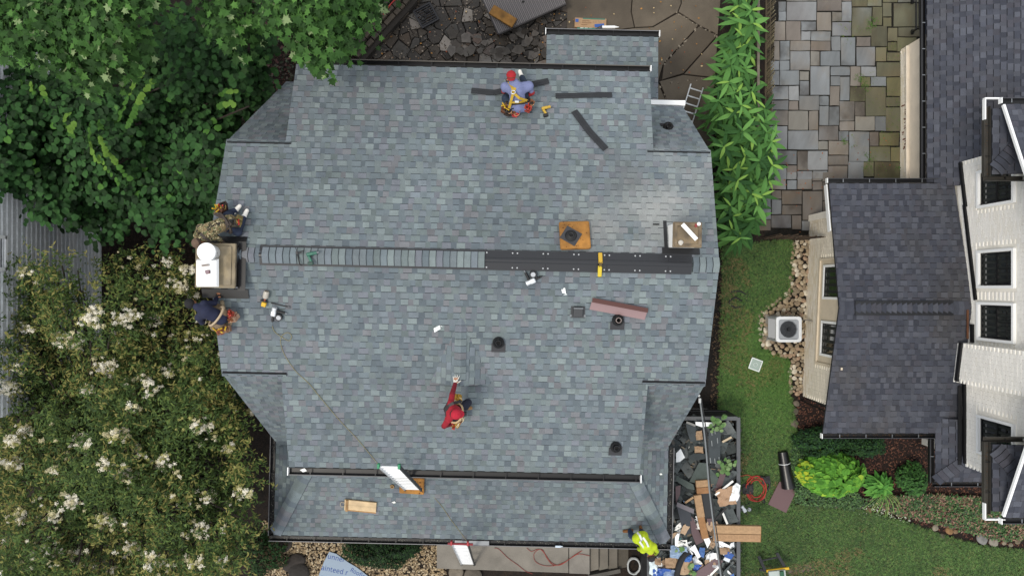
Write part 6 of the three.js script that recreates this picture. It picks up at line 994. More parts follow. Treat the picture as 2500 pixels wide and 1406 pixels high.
// ---------- hoses, cords, ladders ----------
const roofPath = (arr, lift = .02) => arr.map(([u, v, pl, l]) => on(pl || PF, u, v, l === undefined ? lift : l));
single('air_hose', tube(roofPath([[664, 796], [668, 808], [690, 825], [705, 832], [711, 820], [703, 812], [690, 817], [684, 832], [692, 862], [720, 905], [752, 935], [785, 975], [830, 1028], [870, 1070], [905, 1112], [925, 1137, PF, .03], [934, 1151, { a: 6.12, b: 0, c: 0 }, 0], [960, 1168, { a: 5.4, b: 0, c: 0 }, 0], [1010, 1180, PP, .3], [1035, 1192, PP, .02], [1075, 1232, PP, .02], [1100, 1268, PP, .02], [1122, 1297, PP, .02], [1140, 1322, PP, .05]]), .0065, 220), MS(0x8f8760, .6), 'long thin yellow air hose running down the front slope to the lower ladder', 'air hose');
function ladder(label, base, A, B, w, n, tips, o = {}) { // A, B: the middle of its foot and of its top
  const t = thing('ladder', label, 'ladder', base), a = A.clone().sub(base), b = B.clone().sub(base), d = b.clone().sub(a), x = (o.side || V(1, 0, 0)).clone(); x.addScaledVector(d, -x.dot(d) / d.lengthSq()).normalize(); const nn = new THREE.Vector3().crossVectors(x, d).normalize();
  for (const s of [-1, 1]) part('rail', bar(a.clone().addScaledVector(x, s * w / 2), b.clone().addScaledVector(x, s * w / 2), .03, .075), o.dark && s > 0 ? MS(0x3c3f40, .5) : mAlu, t);
  for (let i = 1; i <= n; i++) { const c = a.clone().addScaledVector(d, (i - .5) / n); part('rung', join([rod(c.clone().addScaledVector(x, -w / 2), c.clone().addScaledVector(x, w / 2), .02, .02, 10), bar(c.clone().addScaledVector(x, -w / 2), c.clone().addScaledVector(x, w / 2), .04, .02)]), o.rung || mWhiteMetal, t); }
  if (tips) for (const s of [-1, 1]) part('rail_tip', rbox(.05, .11, .1, 0, 0, 0, .012).applyMatrix4(M4(b.clone().addScaledVector(x, s * w / 2))), tips, t);
  for (const s of [-1, 1]) part('foot', rbox(.06, .03, .1, 0, 0, 0, .01).applyMatrix4(M4(a.clone().addScaledVector(x, s * w / 2))), mRubber, t);
  if (o.levels) for (const f of o.levels) { const c = a.clone().addScaledVector(d, f); part('cross_bar', rod(c.clone().addScaledVector(x, -w / 2 - .1), c.clone().addScaledVector(x, w / 2 + .12), .03), o.levelMat, t); }
  return t;
}
ladder('white ladder with green tips from the porch roof up past the main gutter', P(1008, 1195, 3.8), P(1008, 1195, 3.85), P(949, 1138, 8.0), .42, 14, MS(0x1f8a5c, .5), { dark: true, side: V(1, 0, .03), rung: MS(0xe6e8ea, .3) });
ladder('white ladder with red tips from the concrete path up to the porch gutter', P(1142, 1377, .56), P(1142, 1377, .58), P(1122, 1326, 5.2), .4, 16, MS(0xa8232c, .5), { dark: true, side: V(1, 0, .03), rung: MS(0xe6e8ea, .3), levels: [.97], levelMat: MS(0x8f2a34, .6) });
ladder('bare aluminium ladder lying behind the house beside the broad leaf plants', P(1690, 260, .1), P(1668, 320, .3), P(1702, 210, .28), .40, 6, null, { side: V(1, 0, .25), rung: mAlu });
{ const y = .572, pp = a => a.map(([u, v]) => P(u, v, y)); single('extension_cord', tube(pp([[1207, 1338], [1215, 1339], [1240, 1362], [1265, 1380], [1283, 1394], [1300, 1401]]), .008, 50), MS(0x8f2f26, .6), 'straight red hose lying across the concrete path toward the bottom', 'hose'); single('extension_cord', tube(pp([[1286, 1338], [1297, 1346], [1312, 1341], [1325, 1343], [1335, 1362], [1352, 1380], [1375, 1374], [1400, 1358], [1422, 1344], [1405, 1354], [1370, 1377], [1330, 1381], [1307, 1370], [1304, 1352], [1318, 1341], [1330, 1352], [1345, 1372], [1365, 1380], [1395, 1362], [1412, 1353], [1440, 1357]]), .008, 150), MS(0x9a3a2e, .6), 'looped red hose on the concrete path right of the ladder', 'hose'); single('extension_cord', tube([P(975, -12, .6), P(952, 12, .55), P(940, 30, .5), P(925, 50, .4)], .02, 24), MS(0xa8231c, .6), 'red hose running along the stone wall at the top edge', 'hose'); }

// ---------- the yard ----------
R = rng(401);
// a crumpled sheet: w by d metres, folded by noise
function crumple(w, d, h, seed, n = 7, f = 2.2) { const g = new THREE.PlaneGeometry(w, d, n, n).rotateX(-Math.PI / 2), p = g.attributes.position; for (let i = 0; i < p.count; i++) { const x = p.getX(i), z = p.getZ(i); p.setXYZ(i, x + (vnoise(x * 9 + seed, z * 9) - .5) * w * .16, (fbm(x * f * 3 + seed * 7, z * f * 3 + seed, 3) - .3) * h, z + (vnoise(x * 9, z * 9 + seed) - .5) * d * .16); } const q = prep(g); q.computeVertexNormals(); return uvBox(q); }
// container full of torn-off roofing
const DX0 = 4.06, DX1 = 6.79, DZ0 = 3.86, DZ1 = 10, DH = 1.3;
{
  const t = thing('dumpster', 'open black dumpster heaped with torn roofing beside the lawn', 'dumpster', V((DX0 + DX1) / 2, 0, (DZ0 + DZ1) / 2)), w = DX1 - DX0, d = DZ1 - DZ0, m = MS(0x26272a, .6);
  part('side_wall', box(.06, DH, d, -w / 2 + .03, DH / 2, 0), m, t); part('side_wall', box(.06, DH, d, w / 2 - .03, DH / 2, 0), m, t); part('end_wall', box(w - .12, DH, .06, 0, DH / 2, -d / 2 + .03), m, t); part('floor', box(w - .12, .1, d - .1, 0, .1, 0), m, t);
  part('rim', join([box(.11, .08, d, -w / 2 + .03, DH + .01, 0), box(.11, .08, d, w / 2 - .03, DH + .01, 0), box(w - .12, .08, .11, 0, DH + .012, -d / 2 + .03)]), MS(0x5a5d61, .5), t);
  const r = []; for (let z = -d / 2 + .4; z < d / 2; z += .6) r.push(box(.09, DH - .1, .08, w / 2 + .045, DH / 2, z)); part('rib', join(r), m, t);
  part('tailgate_bar', join([rod(V(-.7, .9, -d / 2 - .1), V(1.1, .9, -d / 2 - .1), .03), rod(V(-.2, 1.0, -d / 2 - .2), V(.5, 1.0, -d / 2 - .2), .02)]), mRubber, t);
  // the heap's core, under the loose pieces
  const n = 30, g = new THREE.PlaneGeometry(w - .14, d - .14, n, n * 2).rotateX(-Math.PI / 2), p = g.attributes.position; for (let i = 0; i < p.count; i++) p.setY(i, .92 + .3 * fbm(p.getX(i) * 2 + 5, p.getZ(i) * 2, 4)); const q = prep(g); q.computeVertexNormals(); part('rubble', uvBox(q), MS(0x8a8a84, .95, { map: tSoil }), t);
  const bits = [], cs = ['#454b4c', '#565d5d', '#33383a', '#6b7070', '#6a665e', '#8a7f6e', '#3a4042', '#4a4844'].map(C); for (let i = 0; i < 1500; i++) { const x = rr(-w / 2 + .1, w / 2 - .1), z = rr(-d / 2 + .1, 2.4); bits.push([new THREE.Matrix4().compose(V(x, 1.08 + .3 * fbm(x * 2 + 5, z * 2, 4) + rr(-.06, .1), z), new THREE.Quaternion().setFromEuler(new THREE.Euler(rr(-.5, .5), R() * 6, rr(-.5, .5))), V(rr(.04, .18), .008, rr(.03, .1))), jit(pick(cs), .2)]); } instanced('debris_bits', box(1, 1, 1), MS(0xffffff, .9), bits, t);
}
const DP = (X, Y, h) => P(1500 + X / 2.8925, 920 + Y / 2.8925, h);
const grp = { s: 'shingle scraps heaped in the dumpster', k: 'brown paper scraps in the dumpster', w: 'white plastic scraps in the dumpster', b: 'blue wrapper scraps in the dumpster' };
{
  const mS = ['#444b4d', '#535b5c', '#5c6565', '#363c3e', '#687071', '#4a5150', '#767c7c'].map(h => MS(C(h), .95, { map: tGranule })), mK = ['#b0957a', '#a58a70', '#bfa488', '#8f7862'].map(h => MS(C(h), .85)), mW = ['#dfe2e4', '#cfd4da', '#e8e8e4'].map(h => MS(C(h), .5)), mB = ['#2a56a0', '#4a74b4', '#8fa6c4', '#3c8a88'].map(h => MS(C(h), .5));
  const put = (name, geo, m, label, cat, group) => { let x, z, k = 0; do { x = rr(DX0 + .25, DX1 - .22); z = rr(DZ0 + .22, 8.95); } while (k++ < 5 && x < 4.4 && z < 6.8); const o = single(name, geo, m, label, cat, V(x, 1.1 + .22 * fbm(x * 2, z * 2, 3) + rr(0, .12), z), group); o.rotation.set(rr(-.4, .4), R() * 6.28, rr(-.4, .4)); return o; };
  const shapes = [0, 1, 2, 3, 4, 5].map(i => { const w = rr(.3, .75), d = rr(.18, .36), c = []; const g = join([box(w, .008, d), box(w * .4, .008, d * .4, w * .15, .009, d * .2)]); const p = g.attributes.position; for (let k = 0; k < p.count; k++) p.setY(k, p.getY(k) + .06 * Math.sin(p.getX(k) * 5 + i) - .1 * p.getZ(k) * p.getZ(k)); return g; });
  const bent = [0, 1, 2, 3].map(i => { const g = crumple(rr(.35, .6), rr(.2, .34), .12, i + 3, 5, 1); return g; });
  for (let i = 0; i < 240; i++) put('shingle_scrap', R() < .5 ? pick(shapes) : pick(bent), pick(mS), 'torn dark grey shingle scrap in the dumpster heap', 'shingle scrap', grp.s);
  const ck = [0, 1, 2].map(i => crumple(rr(.18, .34), rr(.14, .26), .14, i + 11)), cw = [0, 1, 2].map(i => crumple(rr(.14, .3), rr(.1, .22), .16, i + 21)), cb = [0, 1].map(i => crumple(rr(.18, .3), rr(.14, .2), .14, i + 31));
  const low = f => { const o = f(); if (R() < .75) { o.position.z = rr(6.9, 8.9); o.position.y += .12; } return o; };
  for (let i = 0; i < 26; i++) low(() => put('paper_scrap', pick(ck), pick(mK), 'crumpled brown paper scrap in the dumpster heap', 'scrap', grp.k));
  for (let i = 0; i < 36; i++) low(() => put('plastic_scrap', pick(cw), pick(mW), 'crumpled white plastic scrap in the dumpster heap', 'scrap', grp.w));
  for (let i = 0; i < 18; i++) low(() => put('wrapper_scrap', pick(cb), pick(mB), 'blue wrapper scrap in the dumpster heap', 'scrap', grp.b));
}
// the pieces of the heap that one can point to: a flat or bent sheet through its corners in the picture
function piece(name, label, cat, mat, pts, h, th = .012, o = {}) { const ps = pts.map(([X, Y], i) => DP(X, Y, (Array.isArray(h) ? h[i] : h) + .1)), c = ps.reduce((a, p) => a.add(p), V(0, 0, 0)).divideScalar(ps.length); const pos = [], L = ps.map(p => p.clone().sub(c)), n = L.length; for (let i = 1; i < n - 1; i++) { for (const q of [L[0], L[i], L[i + 1]]) pos.push(q.x, q.y, q.z); for (const q of [L[0], L[i + 1], L[i]]) pos.push(q.x, q.y - th, q.z); } for (let i = 0; i < n; i++) { const a = L[i], b = L[(i + 1) % n]; pos.push(a.x, a.y - th, a.z, b.x, b.y - th, b.z, b.x, b.y, b.z, a.x, a.y - th, a.z, b.x, b.y, b.z, a.x, a.y, a.z); } return single(name, flat(pos), mat, label, cat, c); }
const mBrn = MS(0x5d474a, .45), mBlkS = MS(0x1d2024, .5), mShg = MS(0x50585c, .95, { map: tGranule }), mShG2 = MS(0x5a6561, .95, { map: tGranule }), mPl = MS(0xe4e7e8, .45), mKr = MS(0xb58a5e, .85, { map: tFab });
{
  const bx = thing('cardboard_box', 'long tan cardboard box sticking out over the dumpster rim onto the lawn side', 'cardboard box', DP(865, 1105, 1.52)); part('panel', rbox(1.4, .12, .24, 0, 0, -.12, .01), MS(0xcfa980, .85, { map: tFab }), bx); part('panel', rbox(1.39, .12, .22, 0, -.006, .12, .01, .06), MS(0xc8a078, .85, { map: tFab }), bx); part('flap', box(.012, .14, .46, .705, -.01, 0, 0, 0, .1), MS(0xa97a4a, .85), bx); bx.rotation.y = -.02;
  const b2 = thing('cardboard_box', 'flat square cardboard box lying in the middle of the dumpster', 'cardboard box', DP(628, 775, 1.46)); part('panel', rbox(.42, .12, .2, 0, 0, -.1, .008), mCard, b2); part('panel', rbox(.41, .12, .19, 0, -.004, .1, .008, .1), MS(0xb5855a, .85, { map: tFab }), b2); b2.rotation.y = .08;
  const b3 = thing('cardboard_box', 'narrow bent cardboard strip box slanting across the dumpster', 'cardboard box', DP(610, 985, 1.48)); part('panel', rbox(.22, .1, .68, -.05, .03, -.32, .01, .06, .18), mCard, b3); part('panel', rbox(.2, .1, .66, .07, -.0, .32, .01, -.05, .2), MS(0xba8a5c, .85, { map: tFab }), b3);
  const kp = single('kraft_bag', crumple(.52, .5, .2, 77, 10), MS(0xb8977a, .85), 'large crumpled kraft paper bag at the right side of the dumpster', 'paper bag', DP(790, 845, 1.48)); kp.rotation.y = .2;
  piece('black_sheet', 'black ribbed sheet standing under the square cardboard in the dumpster', 'sheet', mBlkS, [[598, 830], [672, 815], [690, 1000], [625, 1010]], 1.33);
  piece('metal_sheet', 'dark slate metal sheet leaning at the left of the dumpster', 'metal sheet', MS(0x2b3038, .4), [[440, 900], [540, 960], [562, 1105], [490, 1115], [470, 1030]], [1.45, 1.4, 1.3, 1.28, 1.35]);
  piece('metal_strip', 'grey brown metal strip lying across the top of the slate sheet', 'metal strip', MS(0x6f6a70, .4), [[445, 885], [565, 935], [562, 968], [440, 915]], 1.5);
  piece('metal_sheet', 'brown metal sheet below the slate one in the dumpster', 'metal sheet', mBrn, [[530, 970], [560, 1000], [632, 1165], [580, 1188], [548, 1110]], 1.36);
  piece('metal_sheet', 'brown metal sheet behind the kraft bag in the dumpster', 'metal sheet', mBrn, [[752, 680], [790, 690], [745, 815], [706, 805]], [1.4, 1.4, 1.25, 1.25]);
  piece('metal_sheet', 'wide brown metal sheet at the lower end of the dumpster', 'metal sheet', MS(0x6b565a, .45), [[545, 1400], [720, 1280], [770, 1300], [745, 1340], [640, 1420]], 1.4);
  piece('metal_sheet', 'brown metal sheet under the porch gutter at the dumpster left side', 'metal sheet', mBrn, [[434, 775], [470, 765], [465, 830], [436, 895]], 1.35);
  piece('metal_sheet', 'short brown sheet beside the black ribbed sheet in the dumpster', 'metal sheet', mBrn, [[655, 1000], [695, 1000], [690, 1075], [655, 1080]], 1.36);
  piece('shingle_sheet', 'grey shingle sheet with pale dashes in the upper half of the dumpster', 'shingle sheet', mShg, [[670, 375], [755, 372], [748, 612], [655, 610]], 1.38);
  const dash = []; for (const [a, b] of [[690, 395], [712, 385], [690, 470], [730, 450], [680, 590], [712, 595], [742, 585]]) { const c = DP(a, b, 1.496); dash.push(box(.02, .006, .16, c.x, c.y, c.z, 0, .1)); } { const o = DP(700, 490, 1.38); const pts = scene.children[scene.children.length - 1]; const m = part('adhesive_dash', join(dash).translate(-pts.position.x, -pts.position.y, -pts.position.z), MS(0x9aa0a2, .7), pts); }
  piece('shingle_sheet', 'green grey shingle sheet folded in the middle of the dumpster', 'shingle sheet', mShG2, [[600, 605], [650, 610], [740, 720], [720, 760], [530, 745], [560, 680]], [1.42, 1.42, 1.34, 1.3, 1.3, 1.4]);
  piece('shingle_sheet', 'curled grey shingle sheet above the green grey one in the dumpster', 'shingle sheet', MS(0x434a4c, .95, { map: tGranule }), [[515, 570], [560, 540], [640, 545], [642, 580], [560, 592]], 1.42);
  piece('shingle_sheet', 'dark shingle sheet in the upper left of the dumpster', 'shingle sheet', mShg, [[505, 330], [575, 335], [580, 450], [540, 460], [520, 400]], 1.36);
  piece('shingle_sheet', 'long shingle sheet by the porch gutter in the dumpster', 'shingle sheet', mShG2, [[440, 700], [560, 760], [570, 800], [520, 790], [438, 735]], 1.36);
  [['white plastic sheet at the top end of the dumpster', [[575, 318], [690, 322], [700, 345], [620, 355], [575, 340]]], ['white paper sheet beside the porch gutter at the upper left of the dumpster', [[438, 540], [470, 508], [500, 570], [465, 600], [438, 603]]], ['white torn sheet in the lower middle of the dumpster', [[530, 1215], [570, 1185], [612, 1270], [590, 1285], [565, 1240], [540, 1238]]], ['white folded sheet under the narrow cardboard in the dumpster', [[630, 1140], [665, 1125], [682, 1165], [660, 1210]]], ['long white tray edge under the overhanging cardboard box', [[720, 1155], [750, 1158], [822, 1195], [815, 1206], [760, 1195]]], ['white sheet at the lower left of the dumpster by the gutter corner', [[430, 1130], [448, 1105], [462, 1112], [448, 1190], [430, 1195]]]].forEach(([l, p]) => piece('plastic_sheet', l, 'plastic sheet', mPl, p, 1.42, .008));
  const bag = single('plastic_bag', crumple(.24, .6, .22, 41, 9), mPl, 'long white plastic bag beside the kraft bag on the dumpster rim', 'plastic bag', DP(850, 825, 1.46)); bag.rotation.y = -.2;
  [[452, 1235, .5, .34, '#8fa8c6', 'pale blue plastic bag at the gutter corner in the dumpster'], [330, 1385, .5, .3, '#2b58a8', 'bright blue bag at the bottom left of the dumpster'], [272, 1350, .22, .4, '#c9d6da', 'pale tied bag below the worker in the hi-vis jacket'], [390, 1385, .4, .25, '#8ba0c0', 'light blue wrap beside the bright blue bag'], [585, 1350, .24, .24, '#2c5ab0', 'blue wrapper near the wide brown metal sheet'], [520, 1275, .26, .2, '#3f72c0', 'blue and white wrapper in the lower middle of the dumpster'], [700, 1275, .24, .24, '#eceeee', 'white crumpled cup bag by the cable in the dumpster']].forEach(([X, Y, w, d, c, l], i) => { single('plastic_bag', crumple(w, d, .24, 50 + i, 8), MS(C(c), .4), l, 'plastic bag', DP(X, Y, 1.44)); });
  [[410, 1310, .4, .3, 'wide crumpled kraft paper by the dark roll in the dumpster'], [500, 1345, .42, .4, 'crumpled kraft paper right of the dark roll in the dumpster'], [598, 410, .2, .26, 'tan paper tuft in the upper part of the dumpster'], [596, 512, .26, .18, 'tan paper tuft above the curled shingle in the dumpster'], [305, 1300, .18, .2, 'small kraft paper ball below the worker in the dumpster'], [780, 1225, .3, .2, 'kraft paper below the overhanging cardboard box']].forEach(([X, Y, w, d, l], i) => single('kraft_paper', crumple(w, d, .18, 60 + i, 8), MS(C(pick(['#ab8f72', '#a0856a', '#b89c7e'])), .85), l, 'paper', DP(X, Y, 1.45)));
  single('felt_roll', tube([DP(440, 1420, 1.4), DP(455, 1340, 1.52), DP(490, 1265, 1.52), DP(522, 1235, 1.46)], .09, 24, 10), MS(0x1b1c1e, .8), 'black roll of felt curving up from the bottom of the dumpster', 'roll');
  const beams = [[[715, 835], [840, 735], 'white board stub', '#e2e2de'], [[765, 460], [830, 425], 'pale wood lath near the dumpster right rim', '#c9b79a'], [[500, 890], [560, 850], 'wood stub beside the slate sheet', '#a98a66'], [[680, 1400], [740, 1340], 'white lath across the wide brown sheet', '#dcdad4'], [[720, 1005], [790, 925], 'black pipe stub right of the cable', '#1b1c1e'], [[510, 320], [575, 345], 'grey lath in the top left corner of the dumpster', '#8d8e8c'], [[765, 955], [800, 1040], 'pale lath above the overhanging cardboard box', '#d4d4d0']];
  beams.forEach(([a, b, l, c]) => { const A = DP(a[0], a[1], 1.46), B = DP(b[0], b[1], 1.54), m = A.clone().add(B).multiplyScalar(.5); single('wood_lath', bar(A.sub(m), B.sub(m), .06, .02), MS(C(c), .7), l + (l.split(' ').length < 4 ? ' lying in the dumpster heap' : ''), 'lath', m); });
  for (const [X, Y, l] of [[715, 325, 'cut leafy clipping at the top of the dumpster heap'], [790, 640, 'cut leafy clipping beside the brown metal sheet in the dumpster'], [460, 1205, 'small green clipping at the lower left of the dumpster'], [545, 1350, 'small green clipping near the wide brown metal sheet']]) { const t = thing('leafy_clipping', l, 'clipping', DP(X, Y, 1.4)); const big = Y < 700; part('stem', join([rod(V(-.1, 0, 0), V(.15, .12, .05), .008), rod(V(0, 0, -.1), V(.05, .14, .1), .007)]), leafMat('#4a4030'), t); for (let i = 0; i < (big ? 26 : 9); i++) { const m = part('leaf', leafHeart, leafMat(pick(['#6f8f5a', '#5f834c', '#7f9a68'])), t); const r = big ? .22 : .1; m.position.set(rr(-r, r), rr(.05, .2), rr(-r, r)); m.rotation.set(rr(-.5, .5), R() * 6, rr(-.4, .4), 'YXZ'); m.scale.setScalar(rr(.09, .15)); } }
}
{ const a = [P(1709, 972, 5.2), P(1722, 1075, 4.75), P(1733, 1200, 4.5), P(1748, 1320, 4.5), P(1766, 1440, 4.7)]; const t = thing('service_cable', 'grey overhead service cable crossing above the dumpster', 'cable', a[0].clone()); const L = a.map(p => p.clone().sub(a[0])); part('cable', tube(L, .022, 60), MS(0x7d8285, .5), t); part('black_line', tube(L.map((p, i) => p.clone().add(V(.035 + .02 * (i % 2), .01, 0))), .014, 60), mRubber, t); part('clamp', join([rbox(.06, .05, .12, 0, 0, .06, .01), cyl(.03, .03, .1, -.02, -.04, -.06)]), MS(0xc7cacb, .4), t); }
// air conditioner
{
  const t = thing('air_conditioner', 'grey outdoor air conditioner unit with a black fan on the river rocks', 'air conditioner', V(8.455, 0, 1.262)), w = .74, h = .85, mG = MS(0xa7acb2, .5);
  part('base_pad', rbox(.86, .06, .86, 0, .03, 0, .02), MS(0x8a857c, .9), t); part('cabinet', join([box(w - .06, h - .1, w - .06, 0, h / 2, 0)]), MS(0x3a3e44, .6), t);
  for (const [sx, sz] of [[-1, 0], [1, 0], [0, -1], [0, 1]]) for (let k = 0; k < 9; k++) part('louver', box(sx ? .03 : w - .1, .035, sz ? .03 : w - .1, sx * (w / 2 - .02), .12 + k * .078, sz * (w / 2 - .02), sz * .4, 0, -sx * .4), mG, t);
  part('corner_post', join([[-1, -1], [-1, 1], [1, -1], [1, 1]].map(([a, b]) => rbox(.08, h - .08, .08, a * (w / 2 - .03), h / 2, b * (w / 2 - .03), .02))), mG, t);
  const rs = new THREE.Shape(), e = w / 2 + .01, r = .1; rs.moveTo(-e + r, -e); rs.lineTo(e - r, -e); rs.quadraticCurveTo(e, -e, e, -e + r); rs.lineTo(e, e - r); rs.quadraticCurveTo(e, e, e - r, e); rs.lineTo(-e + r, e); rs.quadraticCurveTo(-e, e, -e, e - r); rs.lineTo(-e, -e + r); rs.quadraticCurveTo(-e, -e, -e + r, -e);
  const s2 = rs.clone(), inner = new THREE.Path(); const q = e - .06; inner.moveTo(-q + r, -q); inner.lineTo(q - r, -q); inner.quadraticCurveTo(q, -q, q, -q + r); inner.lineTo(q, q - r); inner.quadraticCurveTo(q, q, q - r, q); inner.lineTo(-q + r, q); inner.quadraticCurveTo(-q, q, -q, q - r); inner.lineTo(-q, -q + r); inner.quadraticCurveTo(-q, -q, -q + r, -q); s2.holes.push(inner);
  part('top_rim', uvBox(prep(new THREE.ExtrudeGeometry(s2, { depth: .07, bevelEnabled: true, bevelSize: .012, bevelThickness: .012, bevelSegments: 2 })).rotateX(-Math.PI / 2).translate(0, h - .06, 0)), MS(0xd4d7da, .4), t);
  const s3 = rs.clone(), hole = new THREE.Path(); hole.absarc(0, 0, .27, 0, Math.PI * 2, true); s3.holes.push(hole); part('top_panel', uvBox(prep(new THREE.ExtrudeGeometry(s3, { depth: .015, bevelEnabled: false, curveSegments: 32 })).rotateX(-Math.PI / 2).scale(.93, 1, .93).translate(0, h - .05, 0)), mG, t);
  const gd = []; for (const rd of [.07, .13, .19, .25]) gd.push(prep(new THREE.TorusGeometry(rd, .004, 6, 40)).rotateX(Math.PI / 2).translate(0, h, 0)); for (let k = 0; k < 6; k++) { const a = k * Math.PI / 6; gd.push(rod(V(Math.cos(a) * .27, h + .004, Math.sin(a) * .27), V(-Math.cos(a) * .27, h + .004, -Math.sin(a) * .27), .004)); } part('fan_guard', join(gd), MS(0x2c2f33, .5), t);
  for (let k = 0; k < 3; k++) { const s = new THREE.Shape(); s.moveTo(.04, -.04); s.quadraticCurveTo(.16, -.12, .24, -.05); s.quadraticCurveTo(.26, .08, .18, .15); s.quadraticCurveTo(.1, .08, .04, .04); part('fan_blade', uvBox(prep(new THREE.ExtrudeGeometry(s, { depth: .006, bevelEnabled: false })).rotateX(-Math.PI / 2 + .25).rotateY(k * 2.094 + .4).translate(0, h - .14, 0)), k === 0 ? MS(0x9a9fa6, .3) : MS(0x1d1f23, .4), t); }  // first blade pale grey: the fan's sheen put into its colour
  part('motor', rbox(.14, .1, .14, 0, h - .1, 0, .02), MS(0x33373c, .5), t); part('fan_well', cyl(.28, .28, .02, 0, h - .3, 0, 30), MS(0x131416, .7), t);
}
{ const c = P(1845, 890, .1), t = thing('plastic_container', 'clear square plastic food container lying on the lawn', 'container', V(c.x, .03, c.z)); t.rotation.y = -.35; part('tub', rbox(.34, .09, .34, 0, .045, 0, .03), MS(0xa9bab2, .25), t); part('rim', join([box(.36, .012, .03, 0, .095, .17), box(.36, .012, .03, 0, .095, -.17), box(.03, .012, .31, .17, .095, 0), box(.03, .012, .31, -.17, .095, 0)]), MS(0xd7dfdc, .25), t); part('lid_mark', prep(new THREE.TorusGeometry(.06, .006, 6, 20)).rotateX(Math.PI / 2).translate(0, .093, 0), MS(0xc9d2ce, .3), t); }
{ const c = P(1800, 730, .05), t = thing('hose_scrap', 'tangled black hose lying on the lawn by the soil strip', 'hose', V(c.x, 0, c.z)); part('hose', tube([V(-.28, .05, -.2), V(.05, .08, -.25), V(.3, .06, -.1), V(.2, .05, .2), V(-.1, .07, .25), V(-.25, .06, .1), V(-.05, .1, -.05), V(.15, .06, .05), V(.34, .04, -.25)], .028, 60, 8), MS(0x1b1a19, .6), t); part('clump', crumple(.35, .3, .16, 91, 8), MS(0x221f1b, .9), t); }
{ // coil of red hose
  const c = P(1846, 1192, .05), t = thing('hose_coil', 'coil of red air hose lying on the grass beside the dumpster', 'hose', V(c.x, 0, c.z)); for (let k = 0; k < 9; k++) { const a = .2 + R() * .12, pts = []; for (let i = 0; i < 15; i++) { const f = i / 14 * 6.0 + k; pts.push(V(Math.cos(f) * a * rr(.92, 1.08) * 1.05 + rr(-.02, .02), .03 + k * .011 + rr(0, .02), Math.sin(f) * a * 1.35 + rr(-.02, .02))); } part('loop', tube(pts, .016, 50), MS(C(pick(['#c23a2b', '#b03226', '#cc4a38'])), .55), t); }
  part('loose_end', tube([V(-.1, .12, -.35), V(-.3, .15, -.45), V(-.5, .1, -.4), V(-.62, .06, -.5)], .012, 24), MS(0xb53a2b, .55), t); part('fitting', join([rod(V(-.36, .06, -.18), V(-.28, .06, .12), .03), rod(V(.22, .05, .32), V(.26, .05, .45), .045)]), mRubber, t); part('black_strap', tube([V(.1, .16, -.4), V(.32, .14, -.32), V(.42, .1, -.1), V(.36, .07, .05)], .035, 20), mRubber, t); part('black_bag', crumple(.34, .3, .16, 93, 8).translate(-.28, .12, .0), mRubber, t); part('black_bag', crumple(.22, .26, .14, 94, 8).translate(.3, .12, -.28), mRubber, t); }
{ // rolled brown metal with its flat end
  const c = P(1910, 1185, 0), t = thing('metal_roll', 'partly rolled black and brown metal flashing lying on the lawn', 'metal roll', c); const a = P(1911, 1102, .12).sub(c), b = P(1926, 1190, .12).sub(c); part('rolled_end', rod(a, b, .15, .22, 18), MS(0x1b1b1f, .35), t); const k = a.clone().lerp(b, .32); part('band', rod(k, k.clone().lerp(b, .025), .185, .187, 18), MS(0xd0d3d6, .4), t); const q = [[1904, 1175], [1944, 1200], [1920, 1252], [1876, 1231]].map(([u, v]) => P(u, v, .1).sub(c)); part('flat_sheet', prism(q.map(p => [p.x, p.z]), .09, .11), MS(0x6b5052, .45), t); }
{ const p = px([[1836, 1274], [1850, 1268], [1868, 1325], [1852, 1332]], .05), c = P(1850, 1300, 0); single('black_sheet', prism(p.map(q => [q[0] - c.x, q[1] - c.z]), .03, .05), mBlkS, 'black sheet on the lawn under the overhanging cardboard box', 'sheet', c); const p2 = px([[1924, 1390], [1988, 1374], [1994, 1391], [1926, 1404]], .05), c2 = P(1958, 1390, 0); single('metal_strip', prism(p2.map(q => [q[0] - c2.x, q[1] - c2.z]), .04, .055), MS(0x6b5254, .45), 'brown metal strip on the lawn right of the yellow stand', 'metal strip', c2); }
{ const c = P(1890, 1385, 0), t = thing('metal_brake', 'black and yellow folding work stand at the bottom edge of the lawn', 'work stand', c), q = (u, v, y = .3) => P(u, v, y).sub(c); for (const [a, b] of [[[1853, 1358], [1869, 1394]], [[1897, 1350], [1921, 1392]]]) part('leg', bar(q(...a), q(...b, .5), .09, .08), mBlackPl, t); part('cross_bar', join([bar(q(1862, 1368, .32), q(1900, 1360, .32), .04), bar(q(1855, 1390, .32), q(1880, 1394, .32), .07)]), mBlackPl, t); part('rail', bar(q(1872, 1394, .55), q(1927, 1387, .55), .07, .05), mYellow, t); part('tray', rbox(.52, .1, .3, 0, 0, 0, .02).applyMatrix4(M4(q(1898, 1404, .6), 0, .1)), MS(0xb9c4c0, .4), t); part('green_case', rbox(.12, .08, .2, 0, 0, 0, .02).applyMatrix4(M4(q(1910, 1402, .68), 0, .1)), MS(0x1f5a3c, .5), t); }
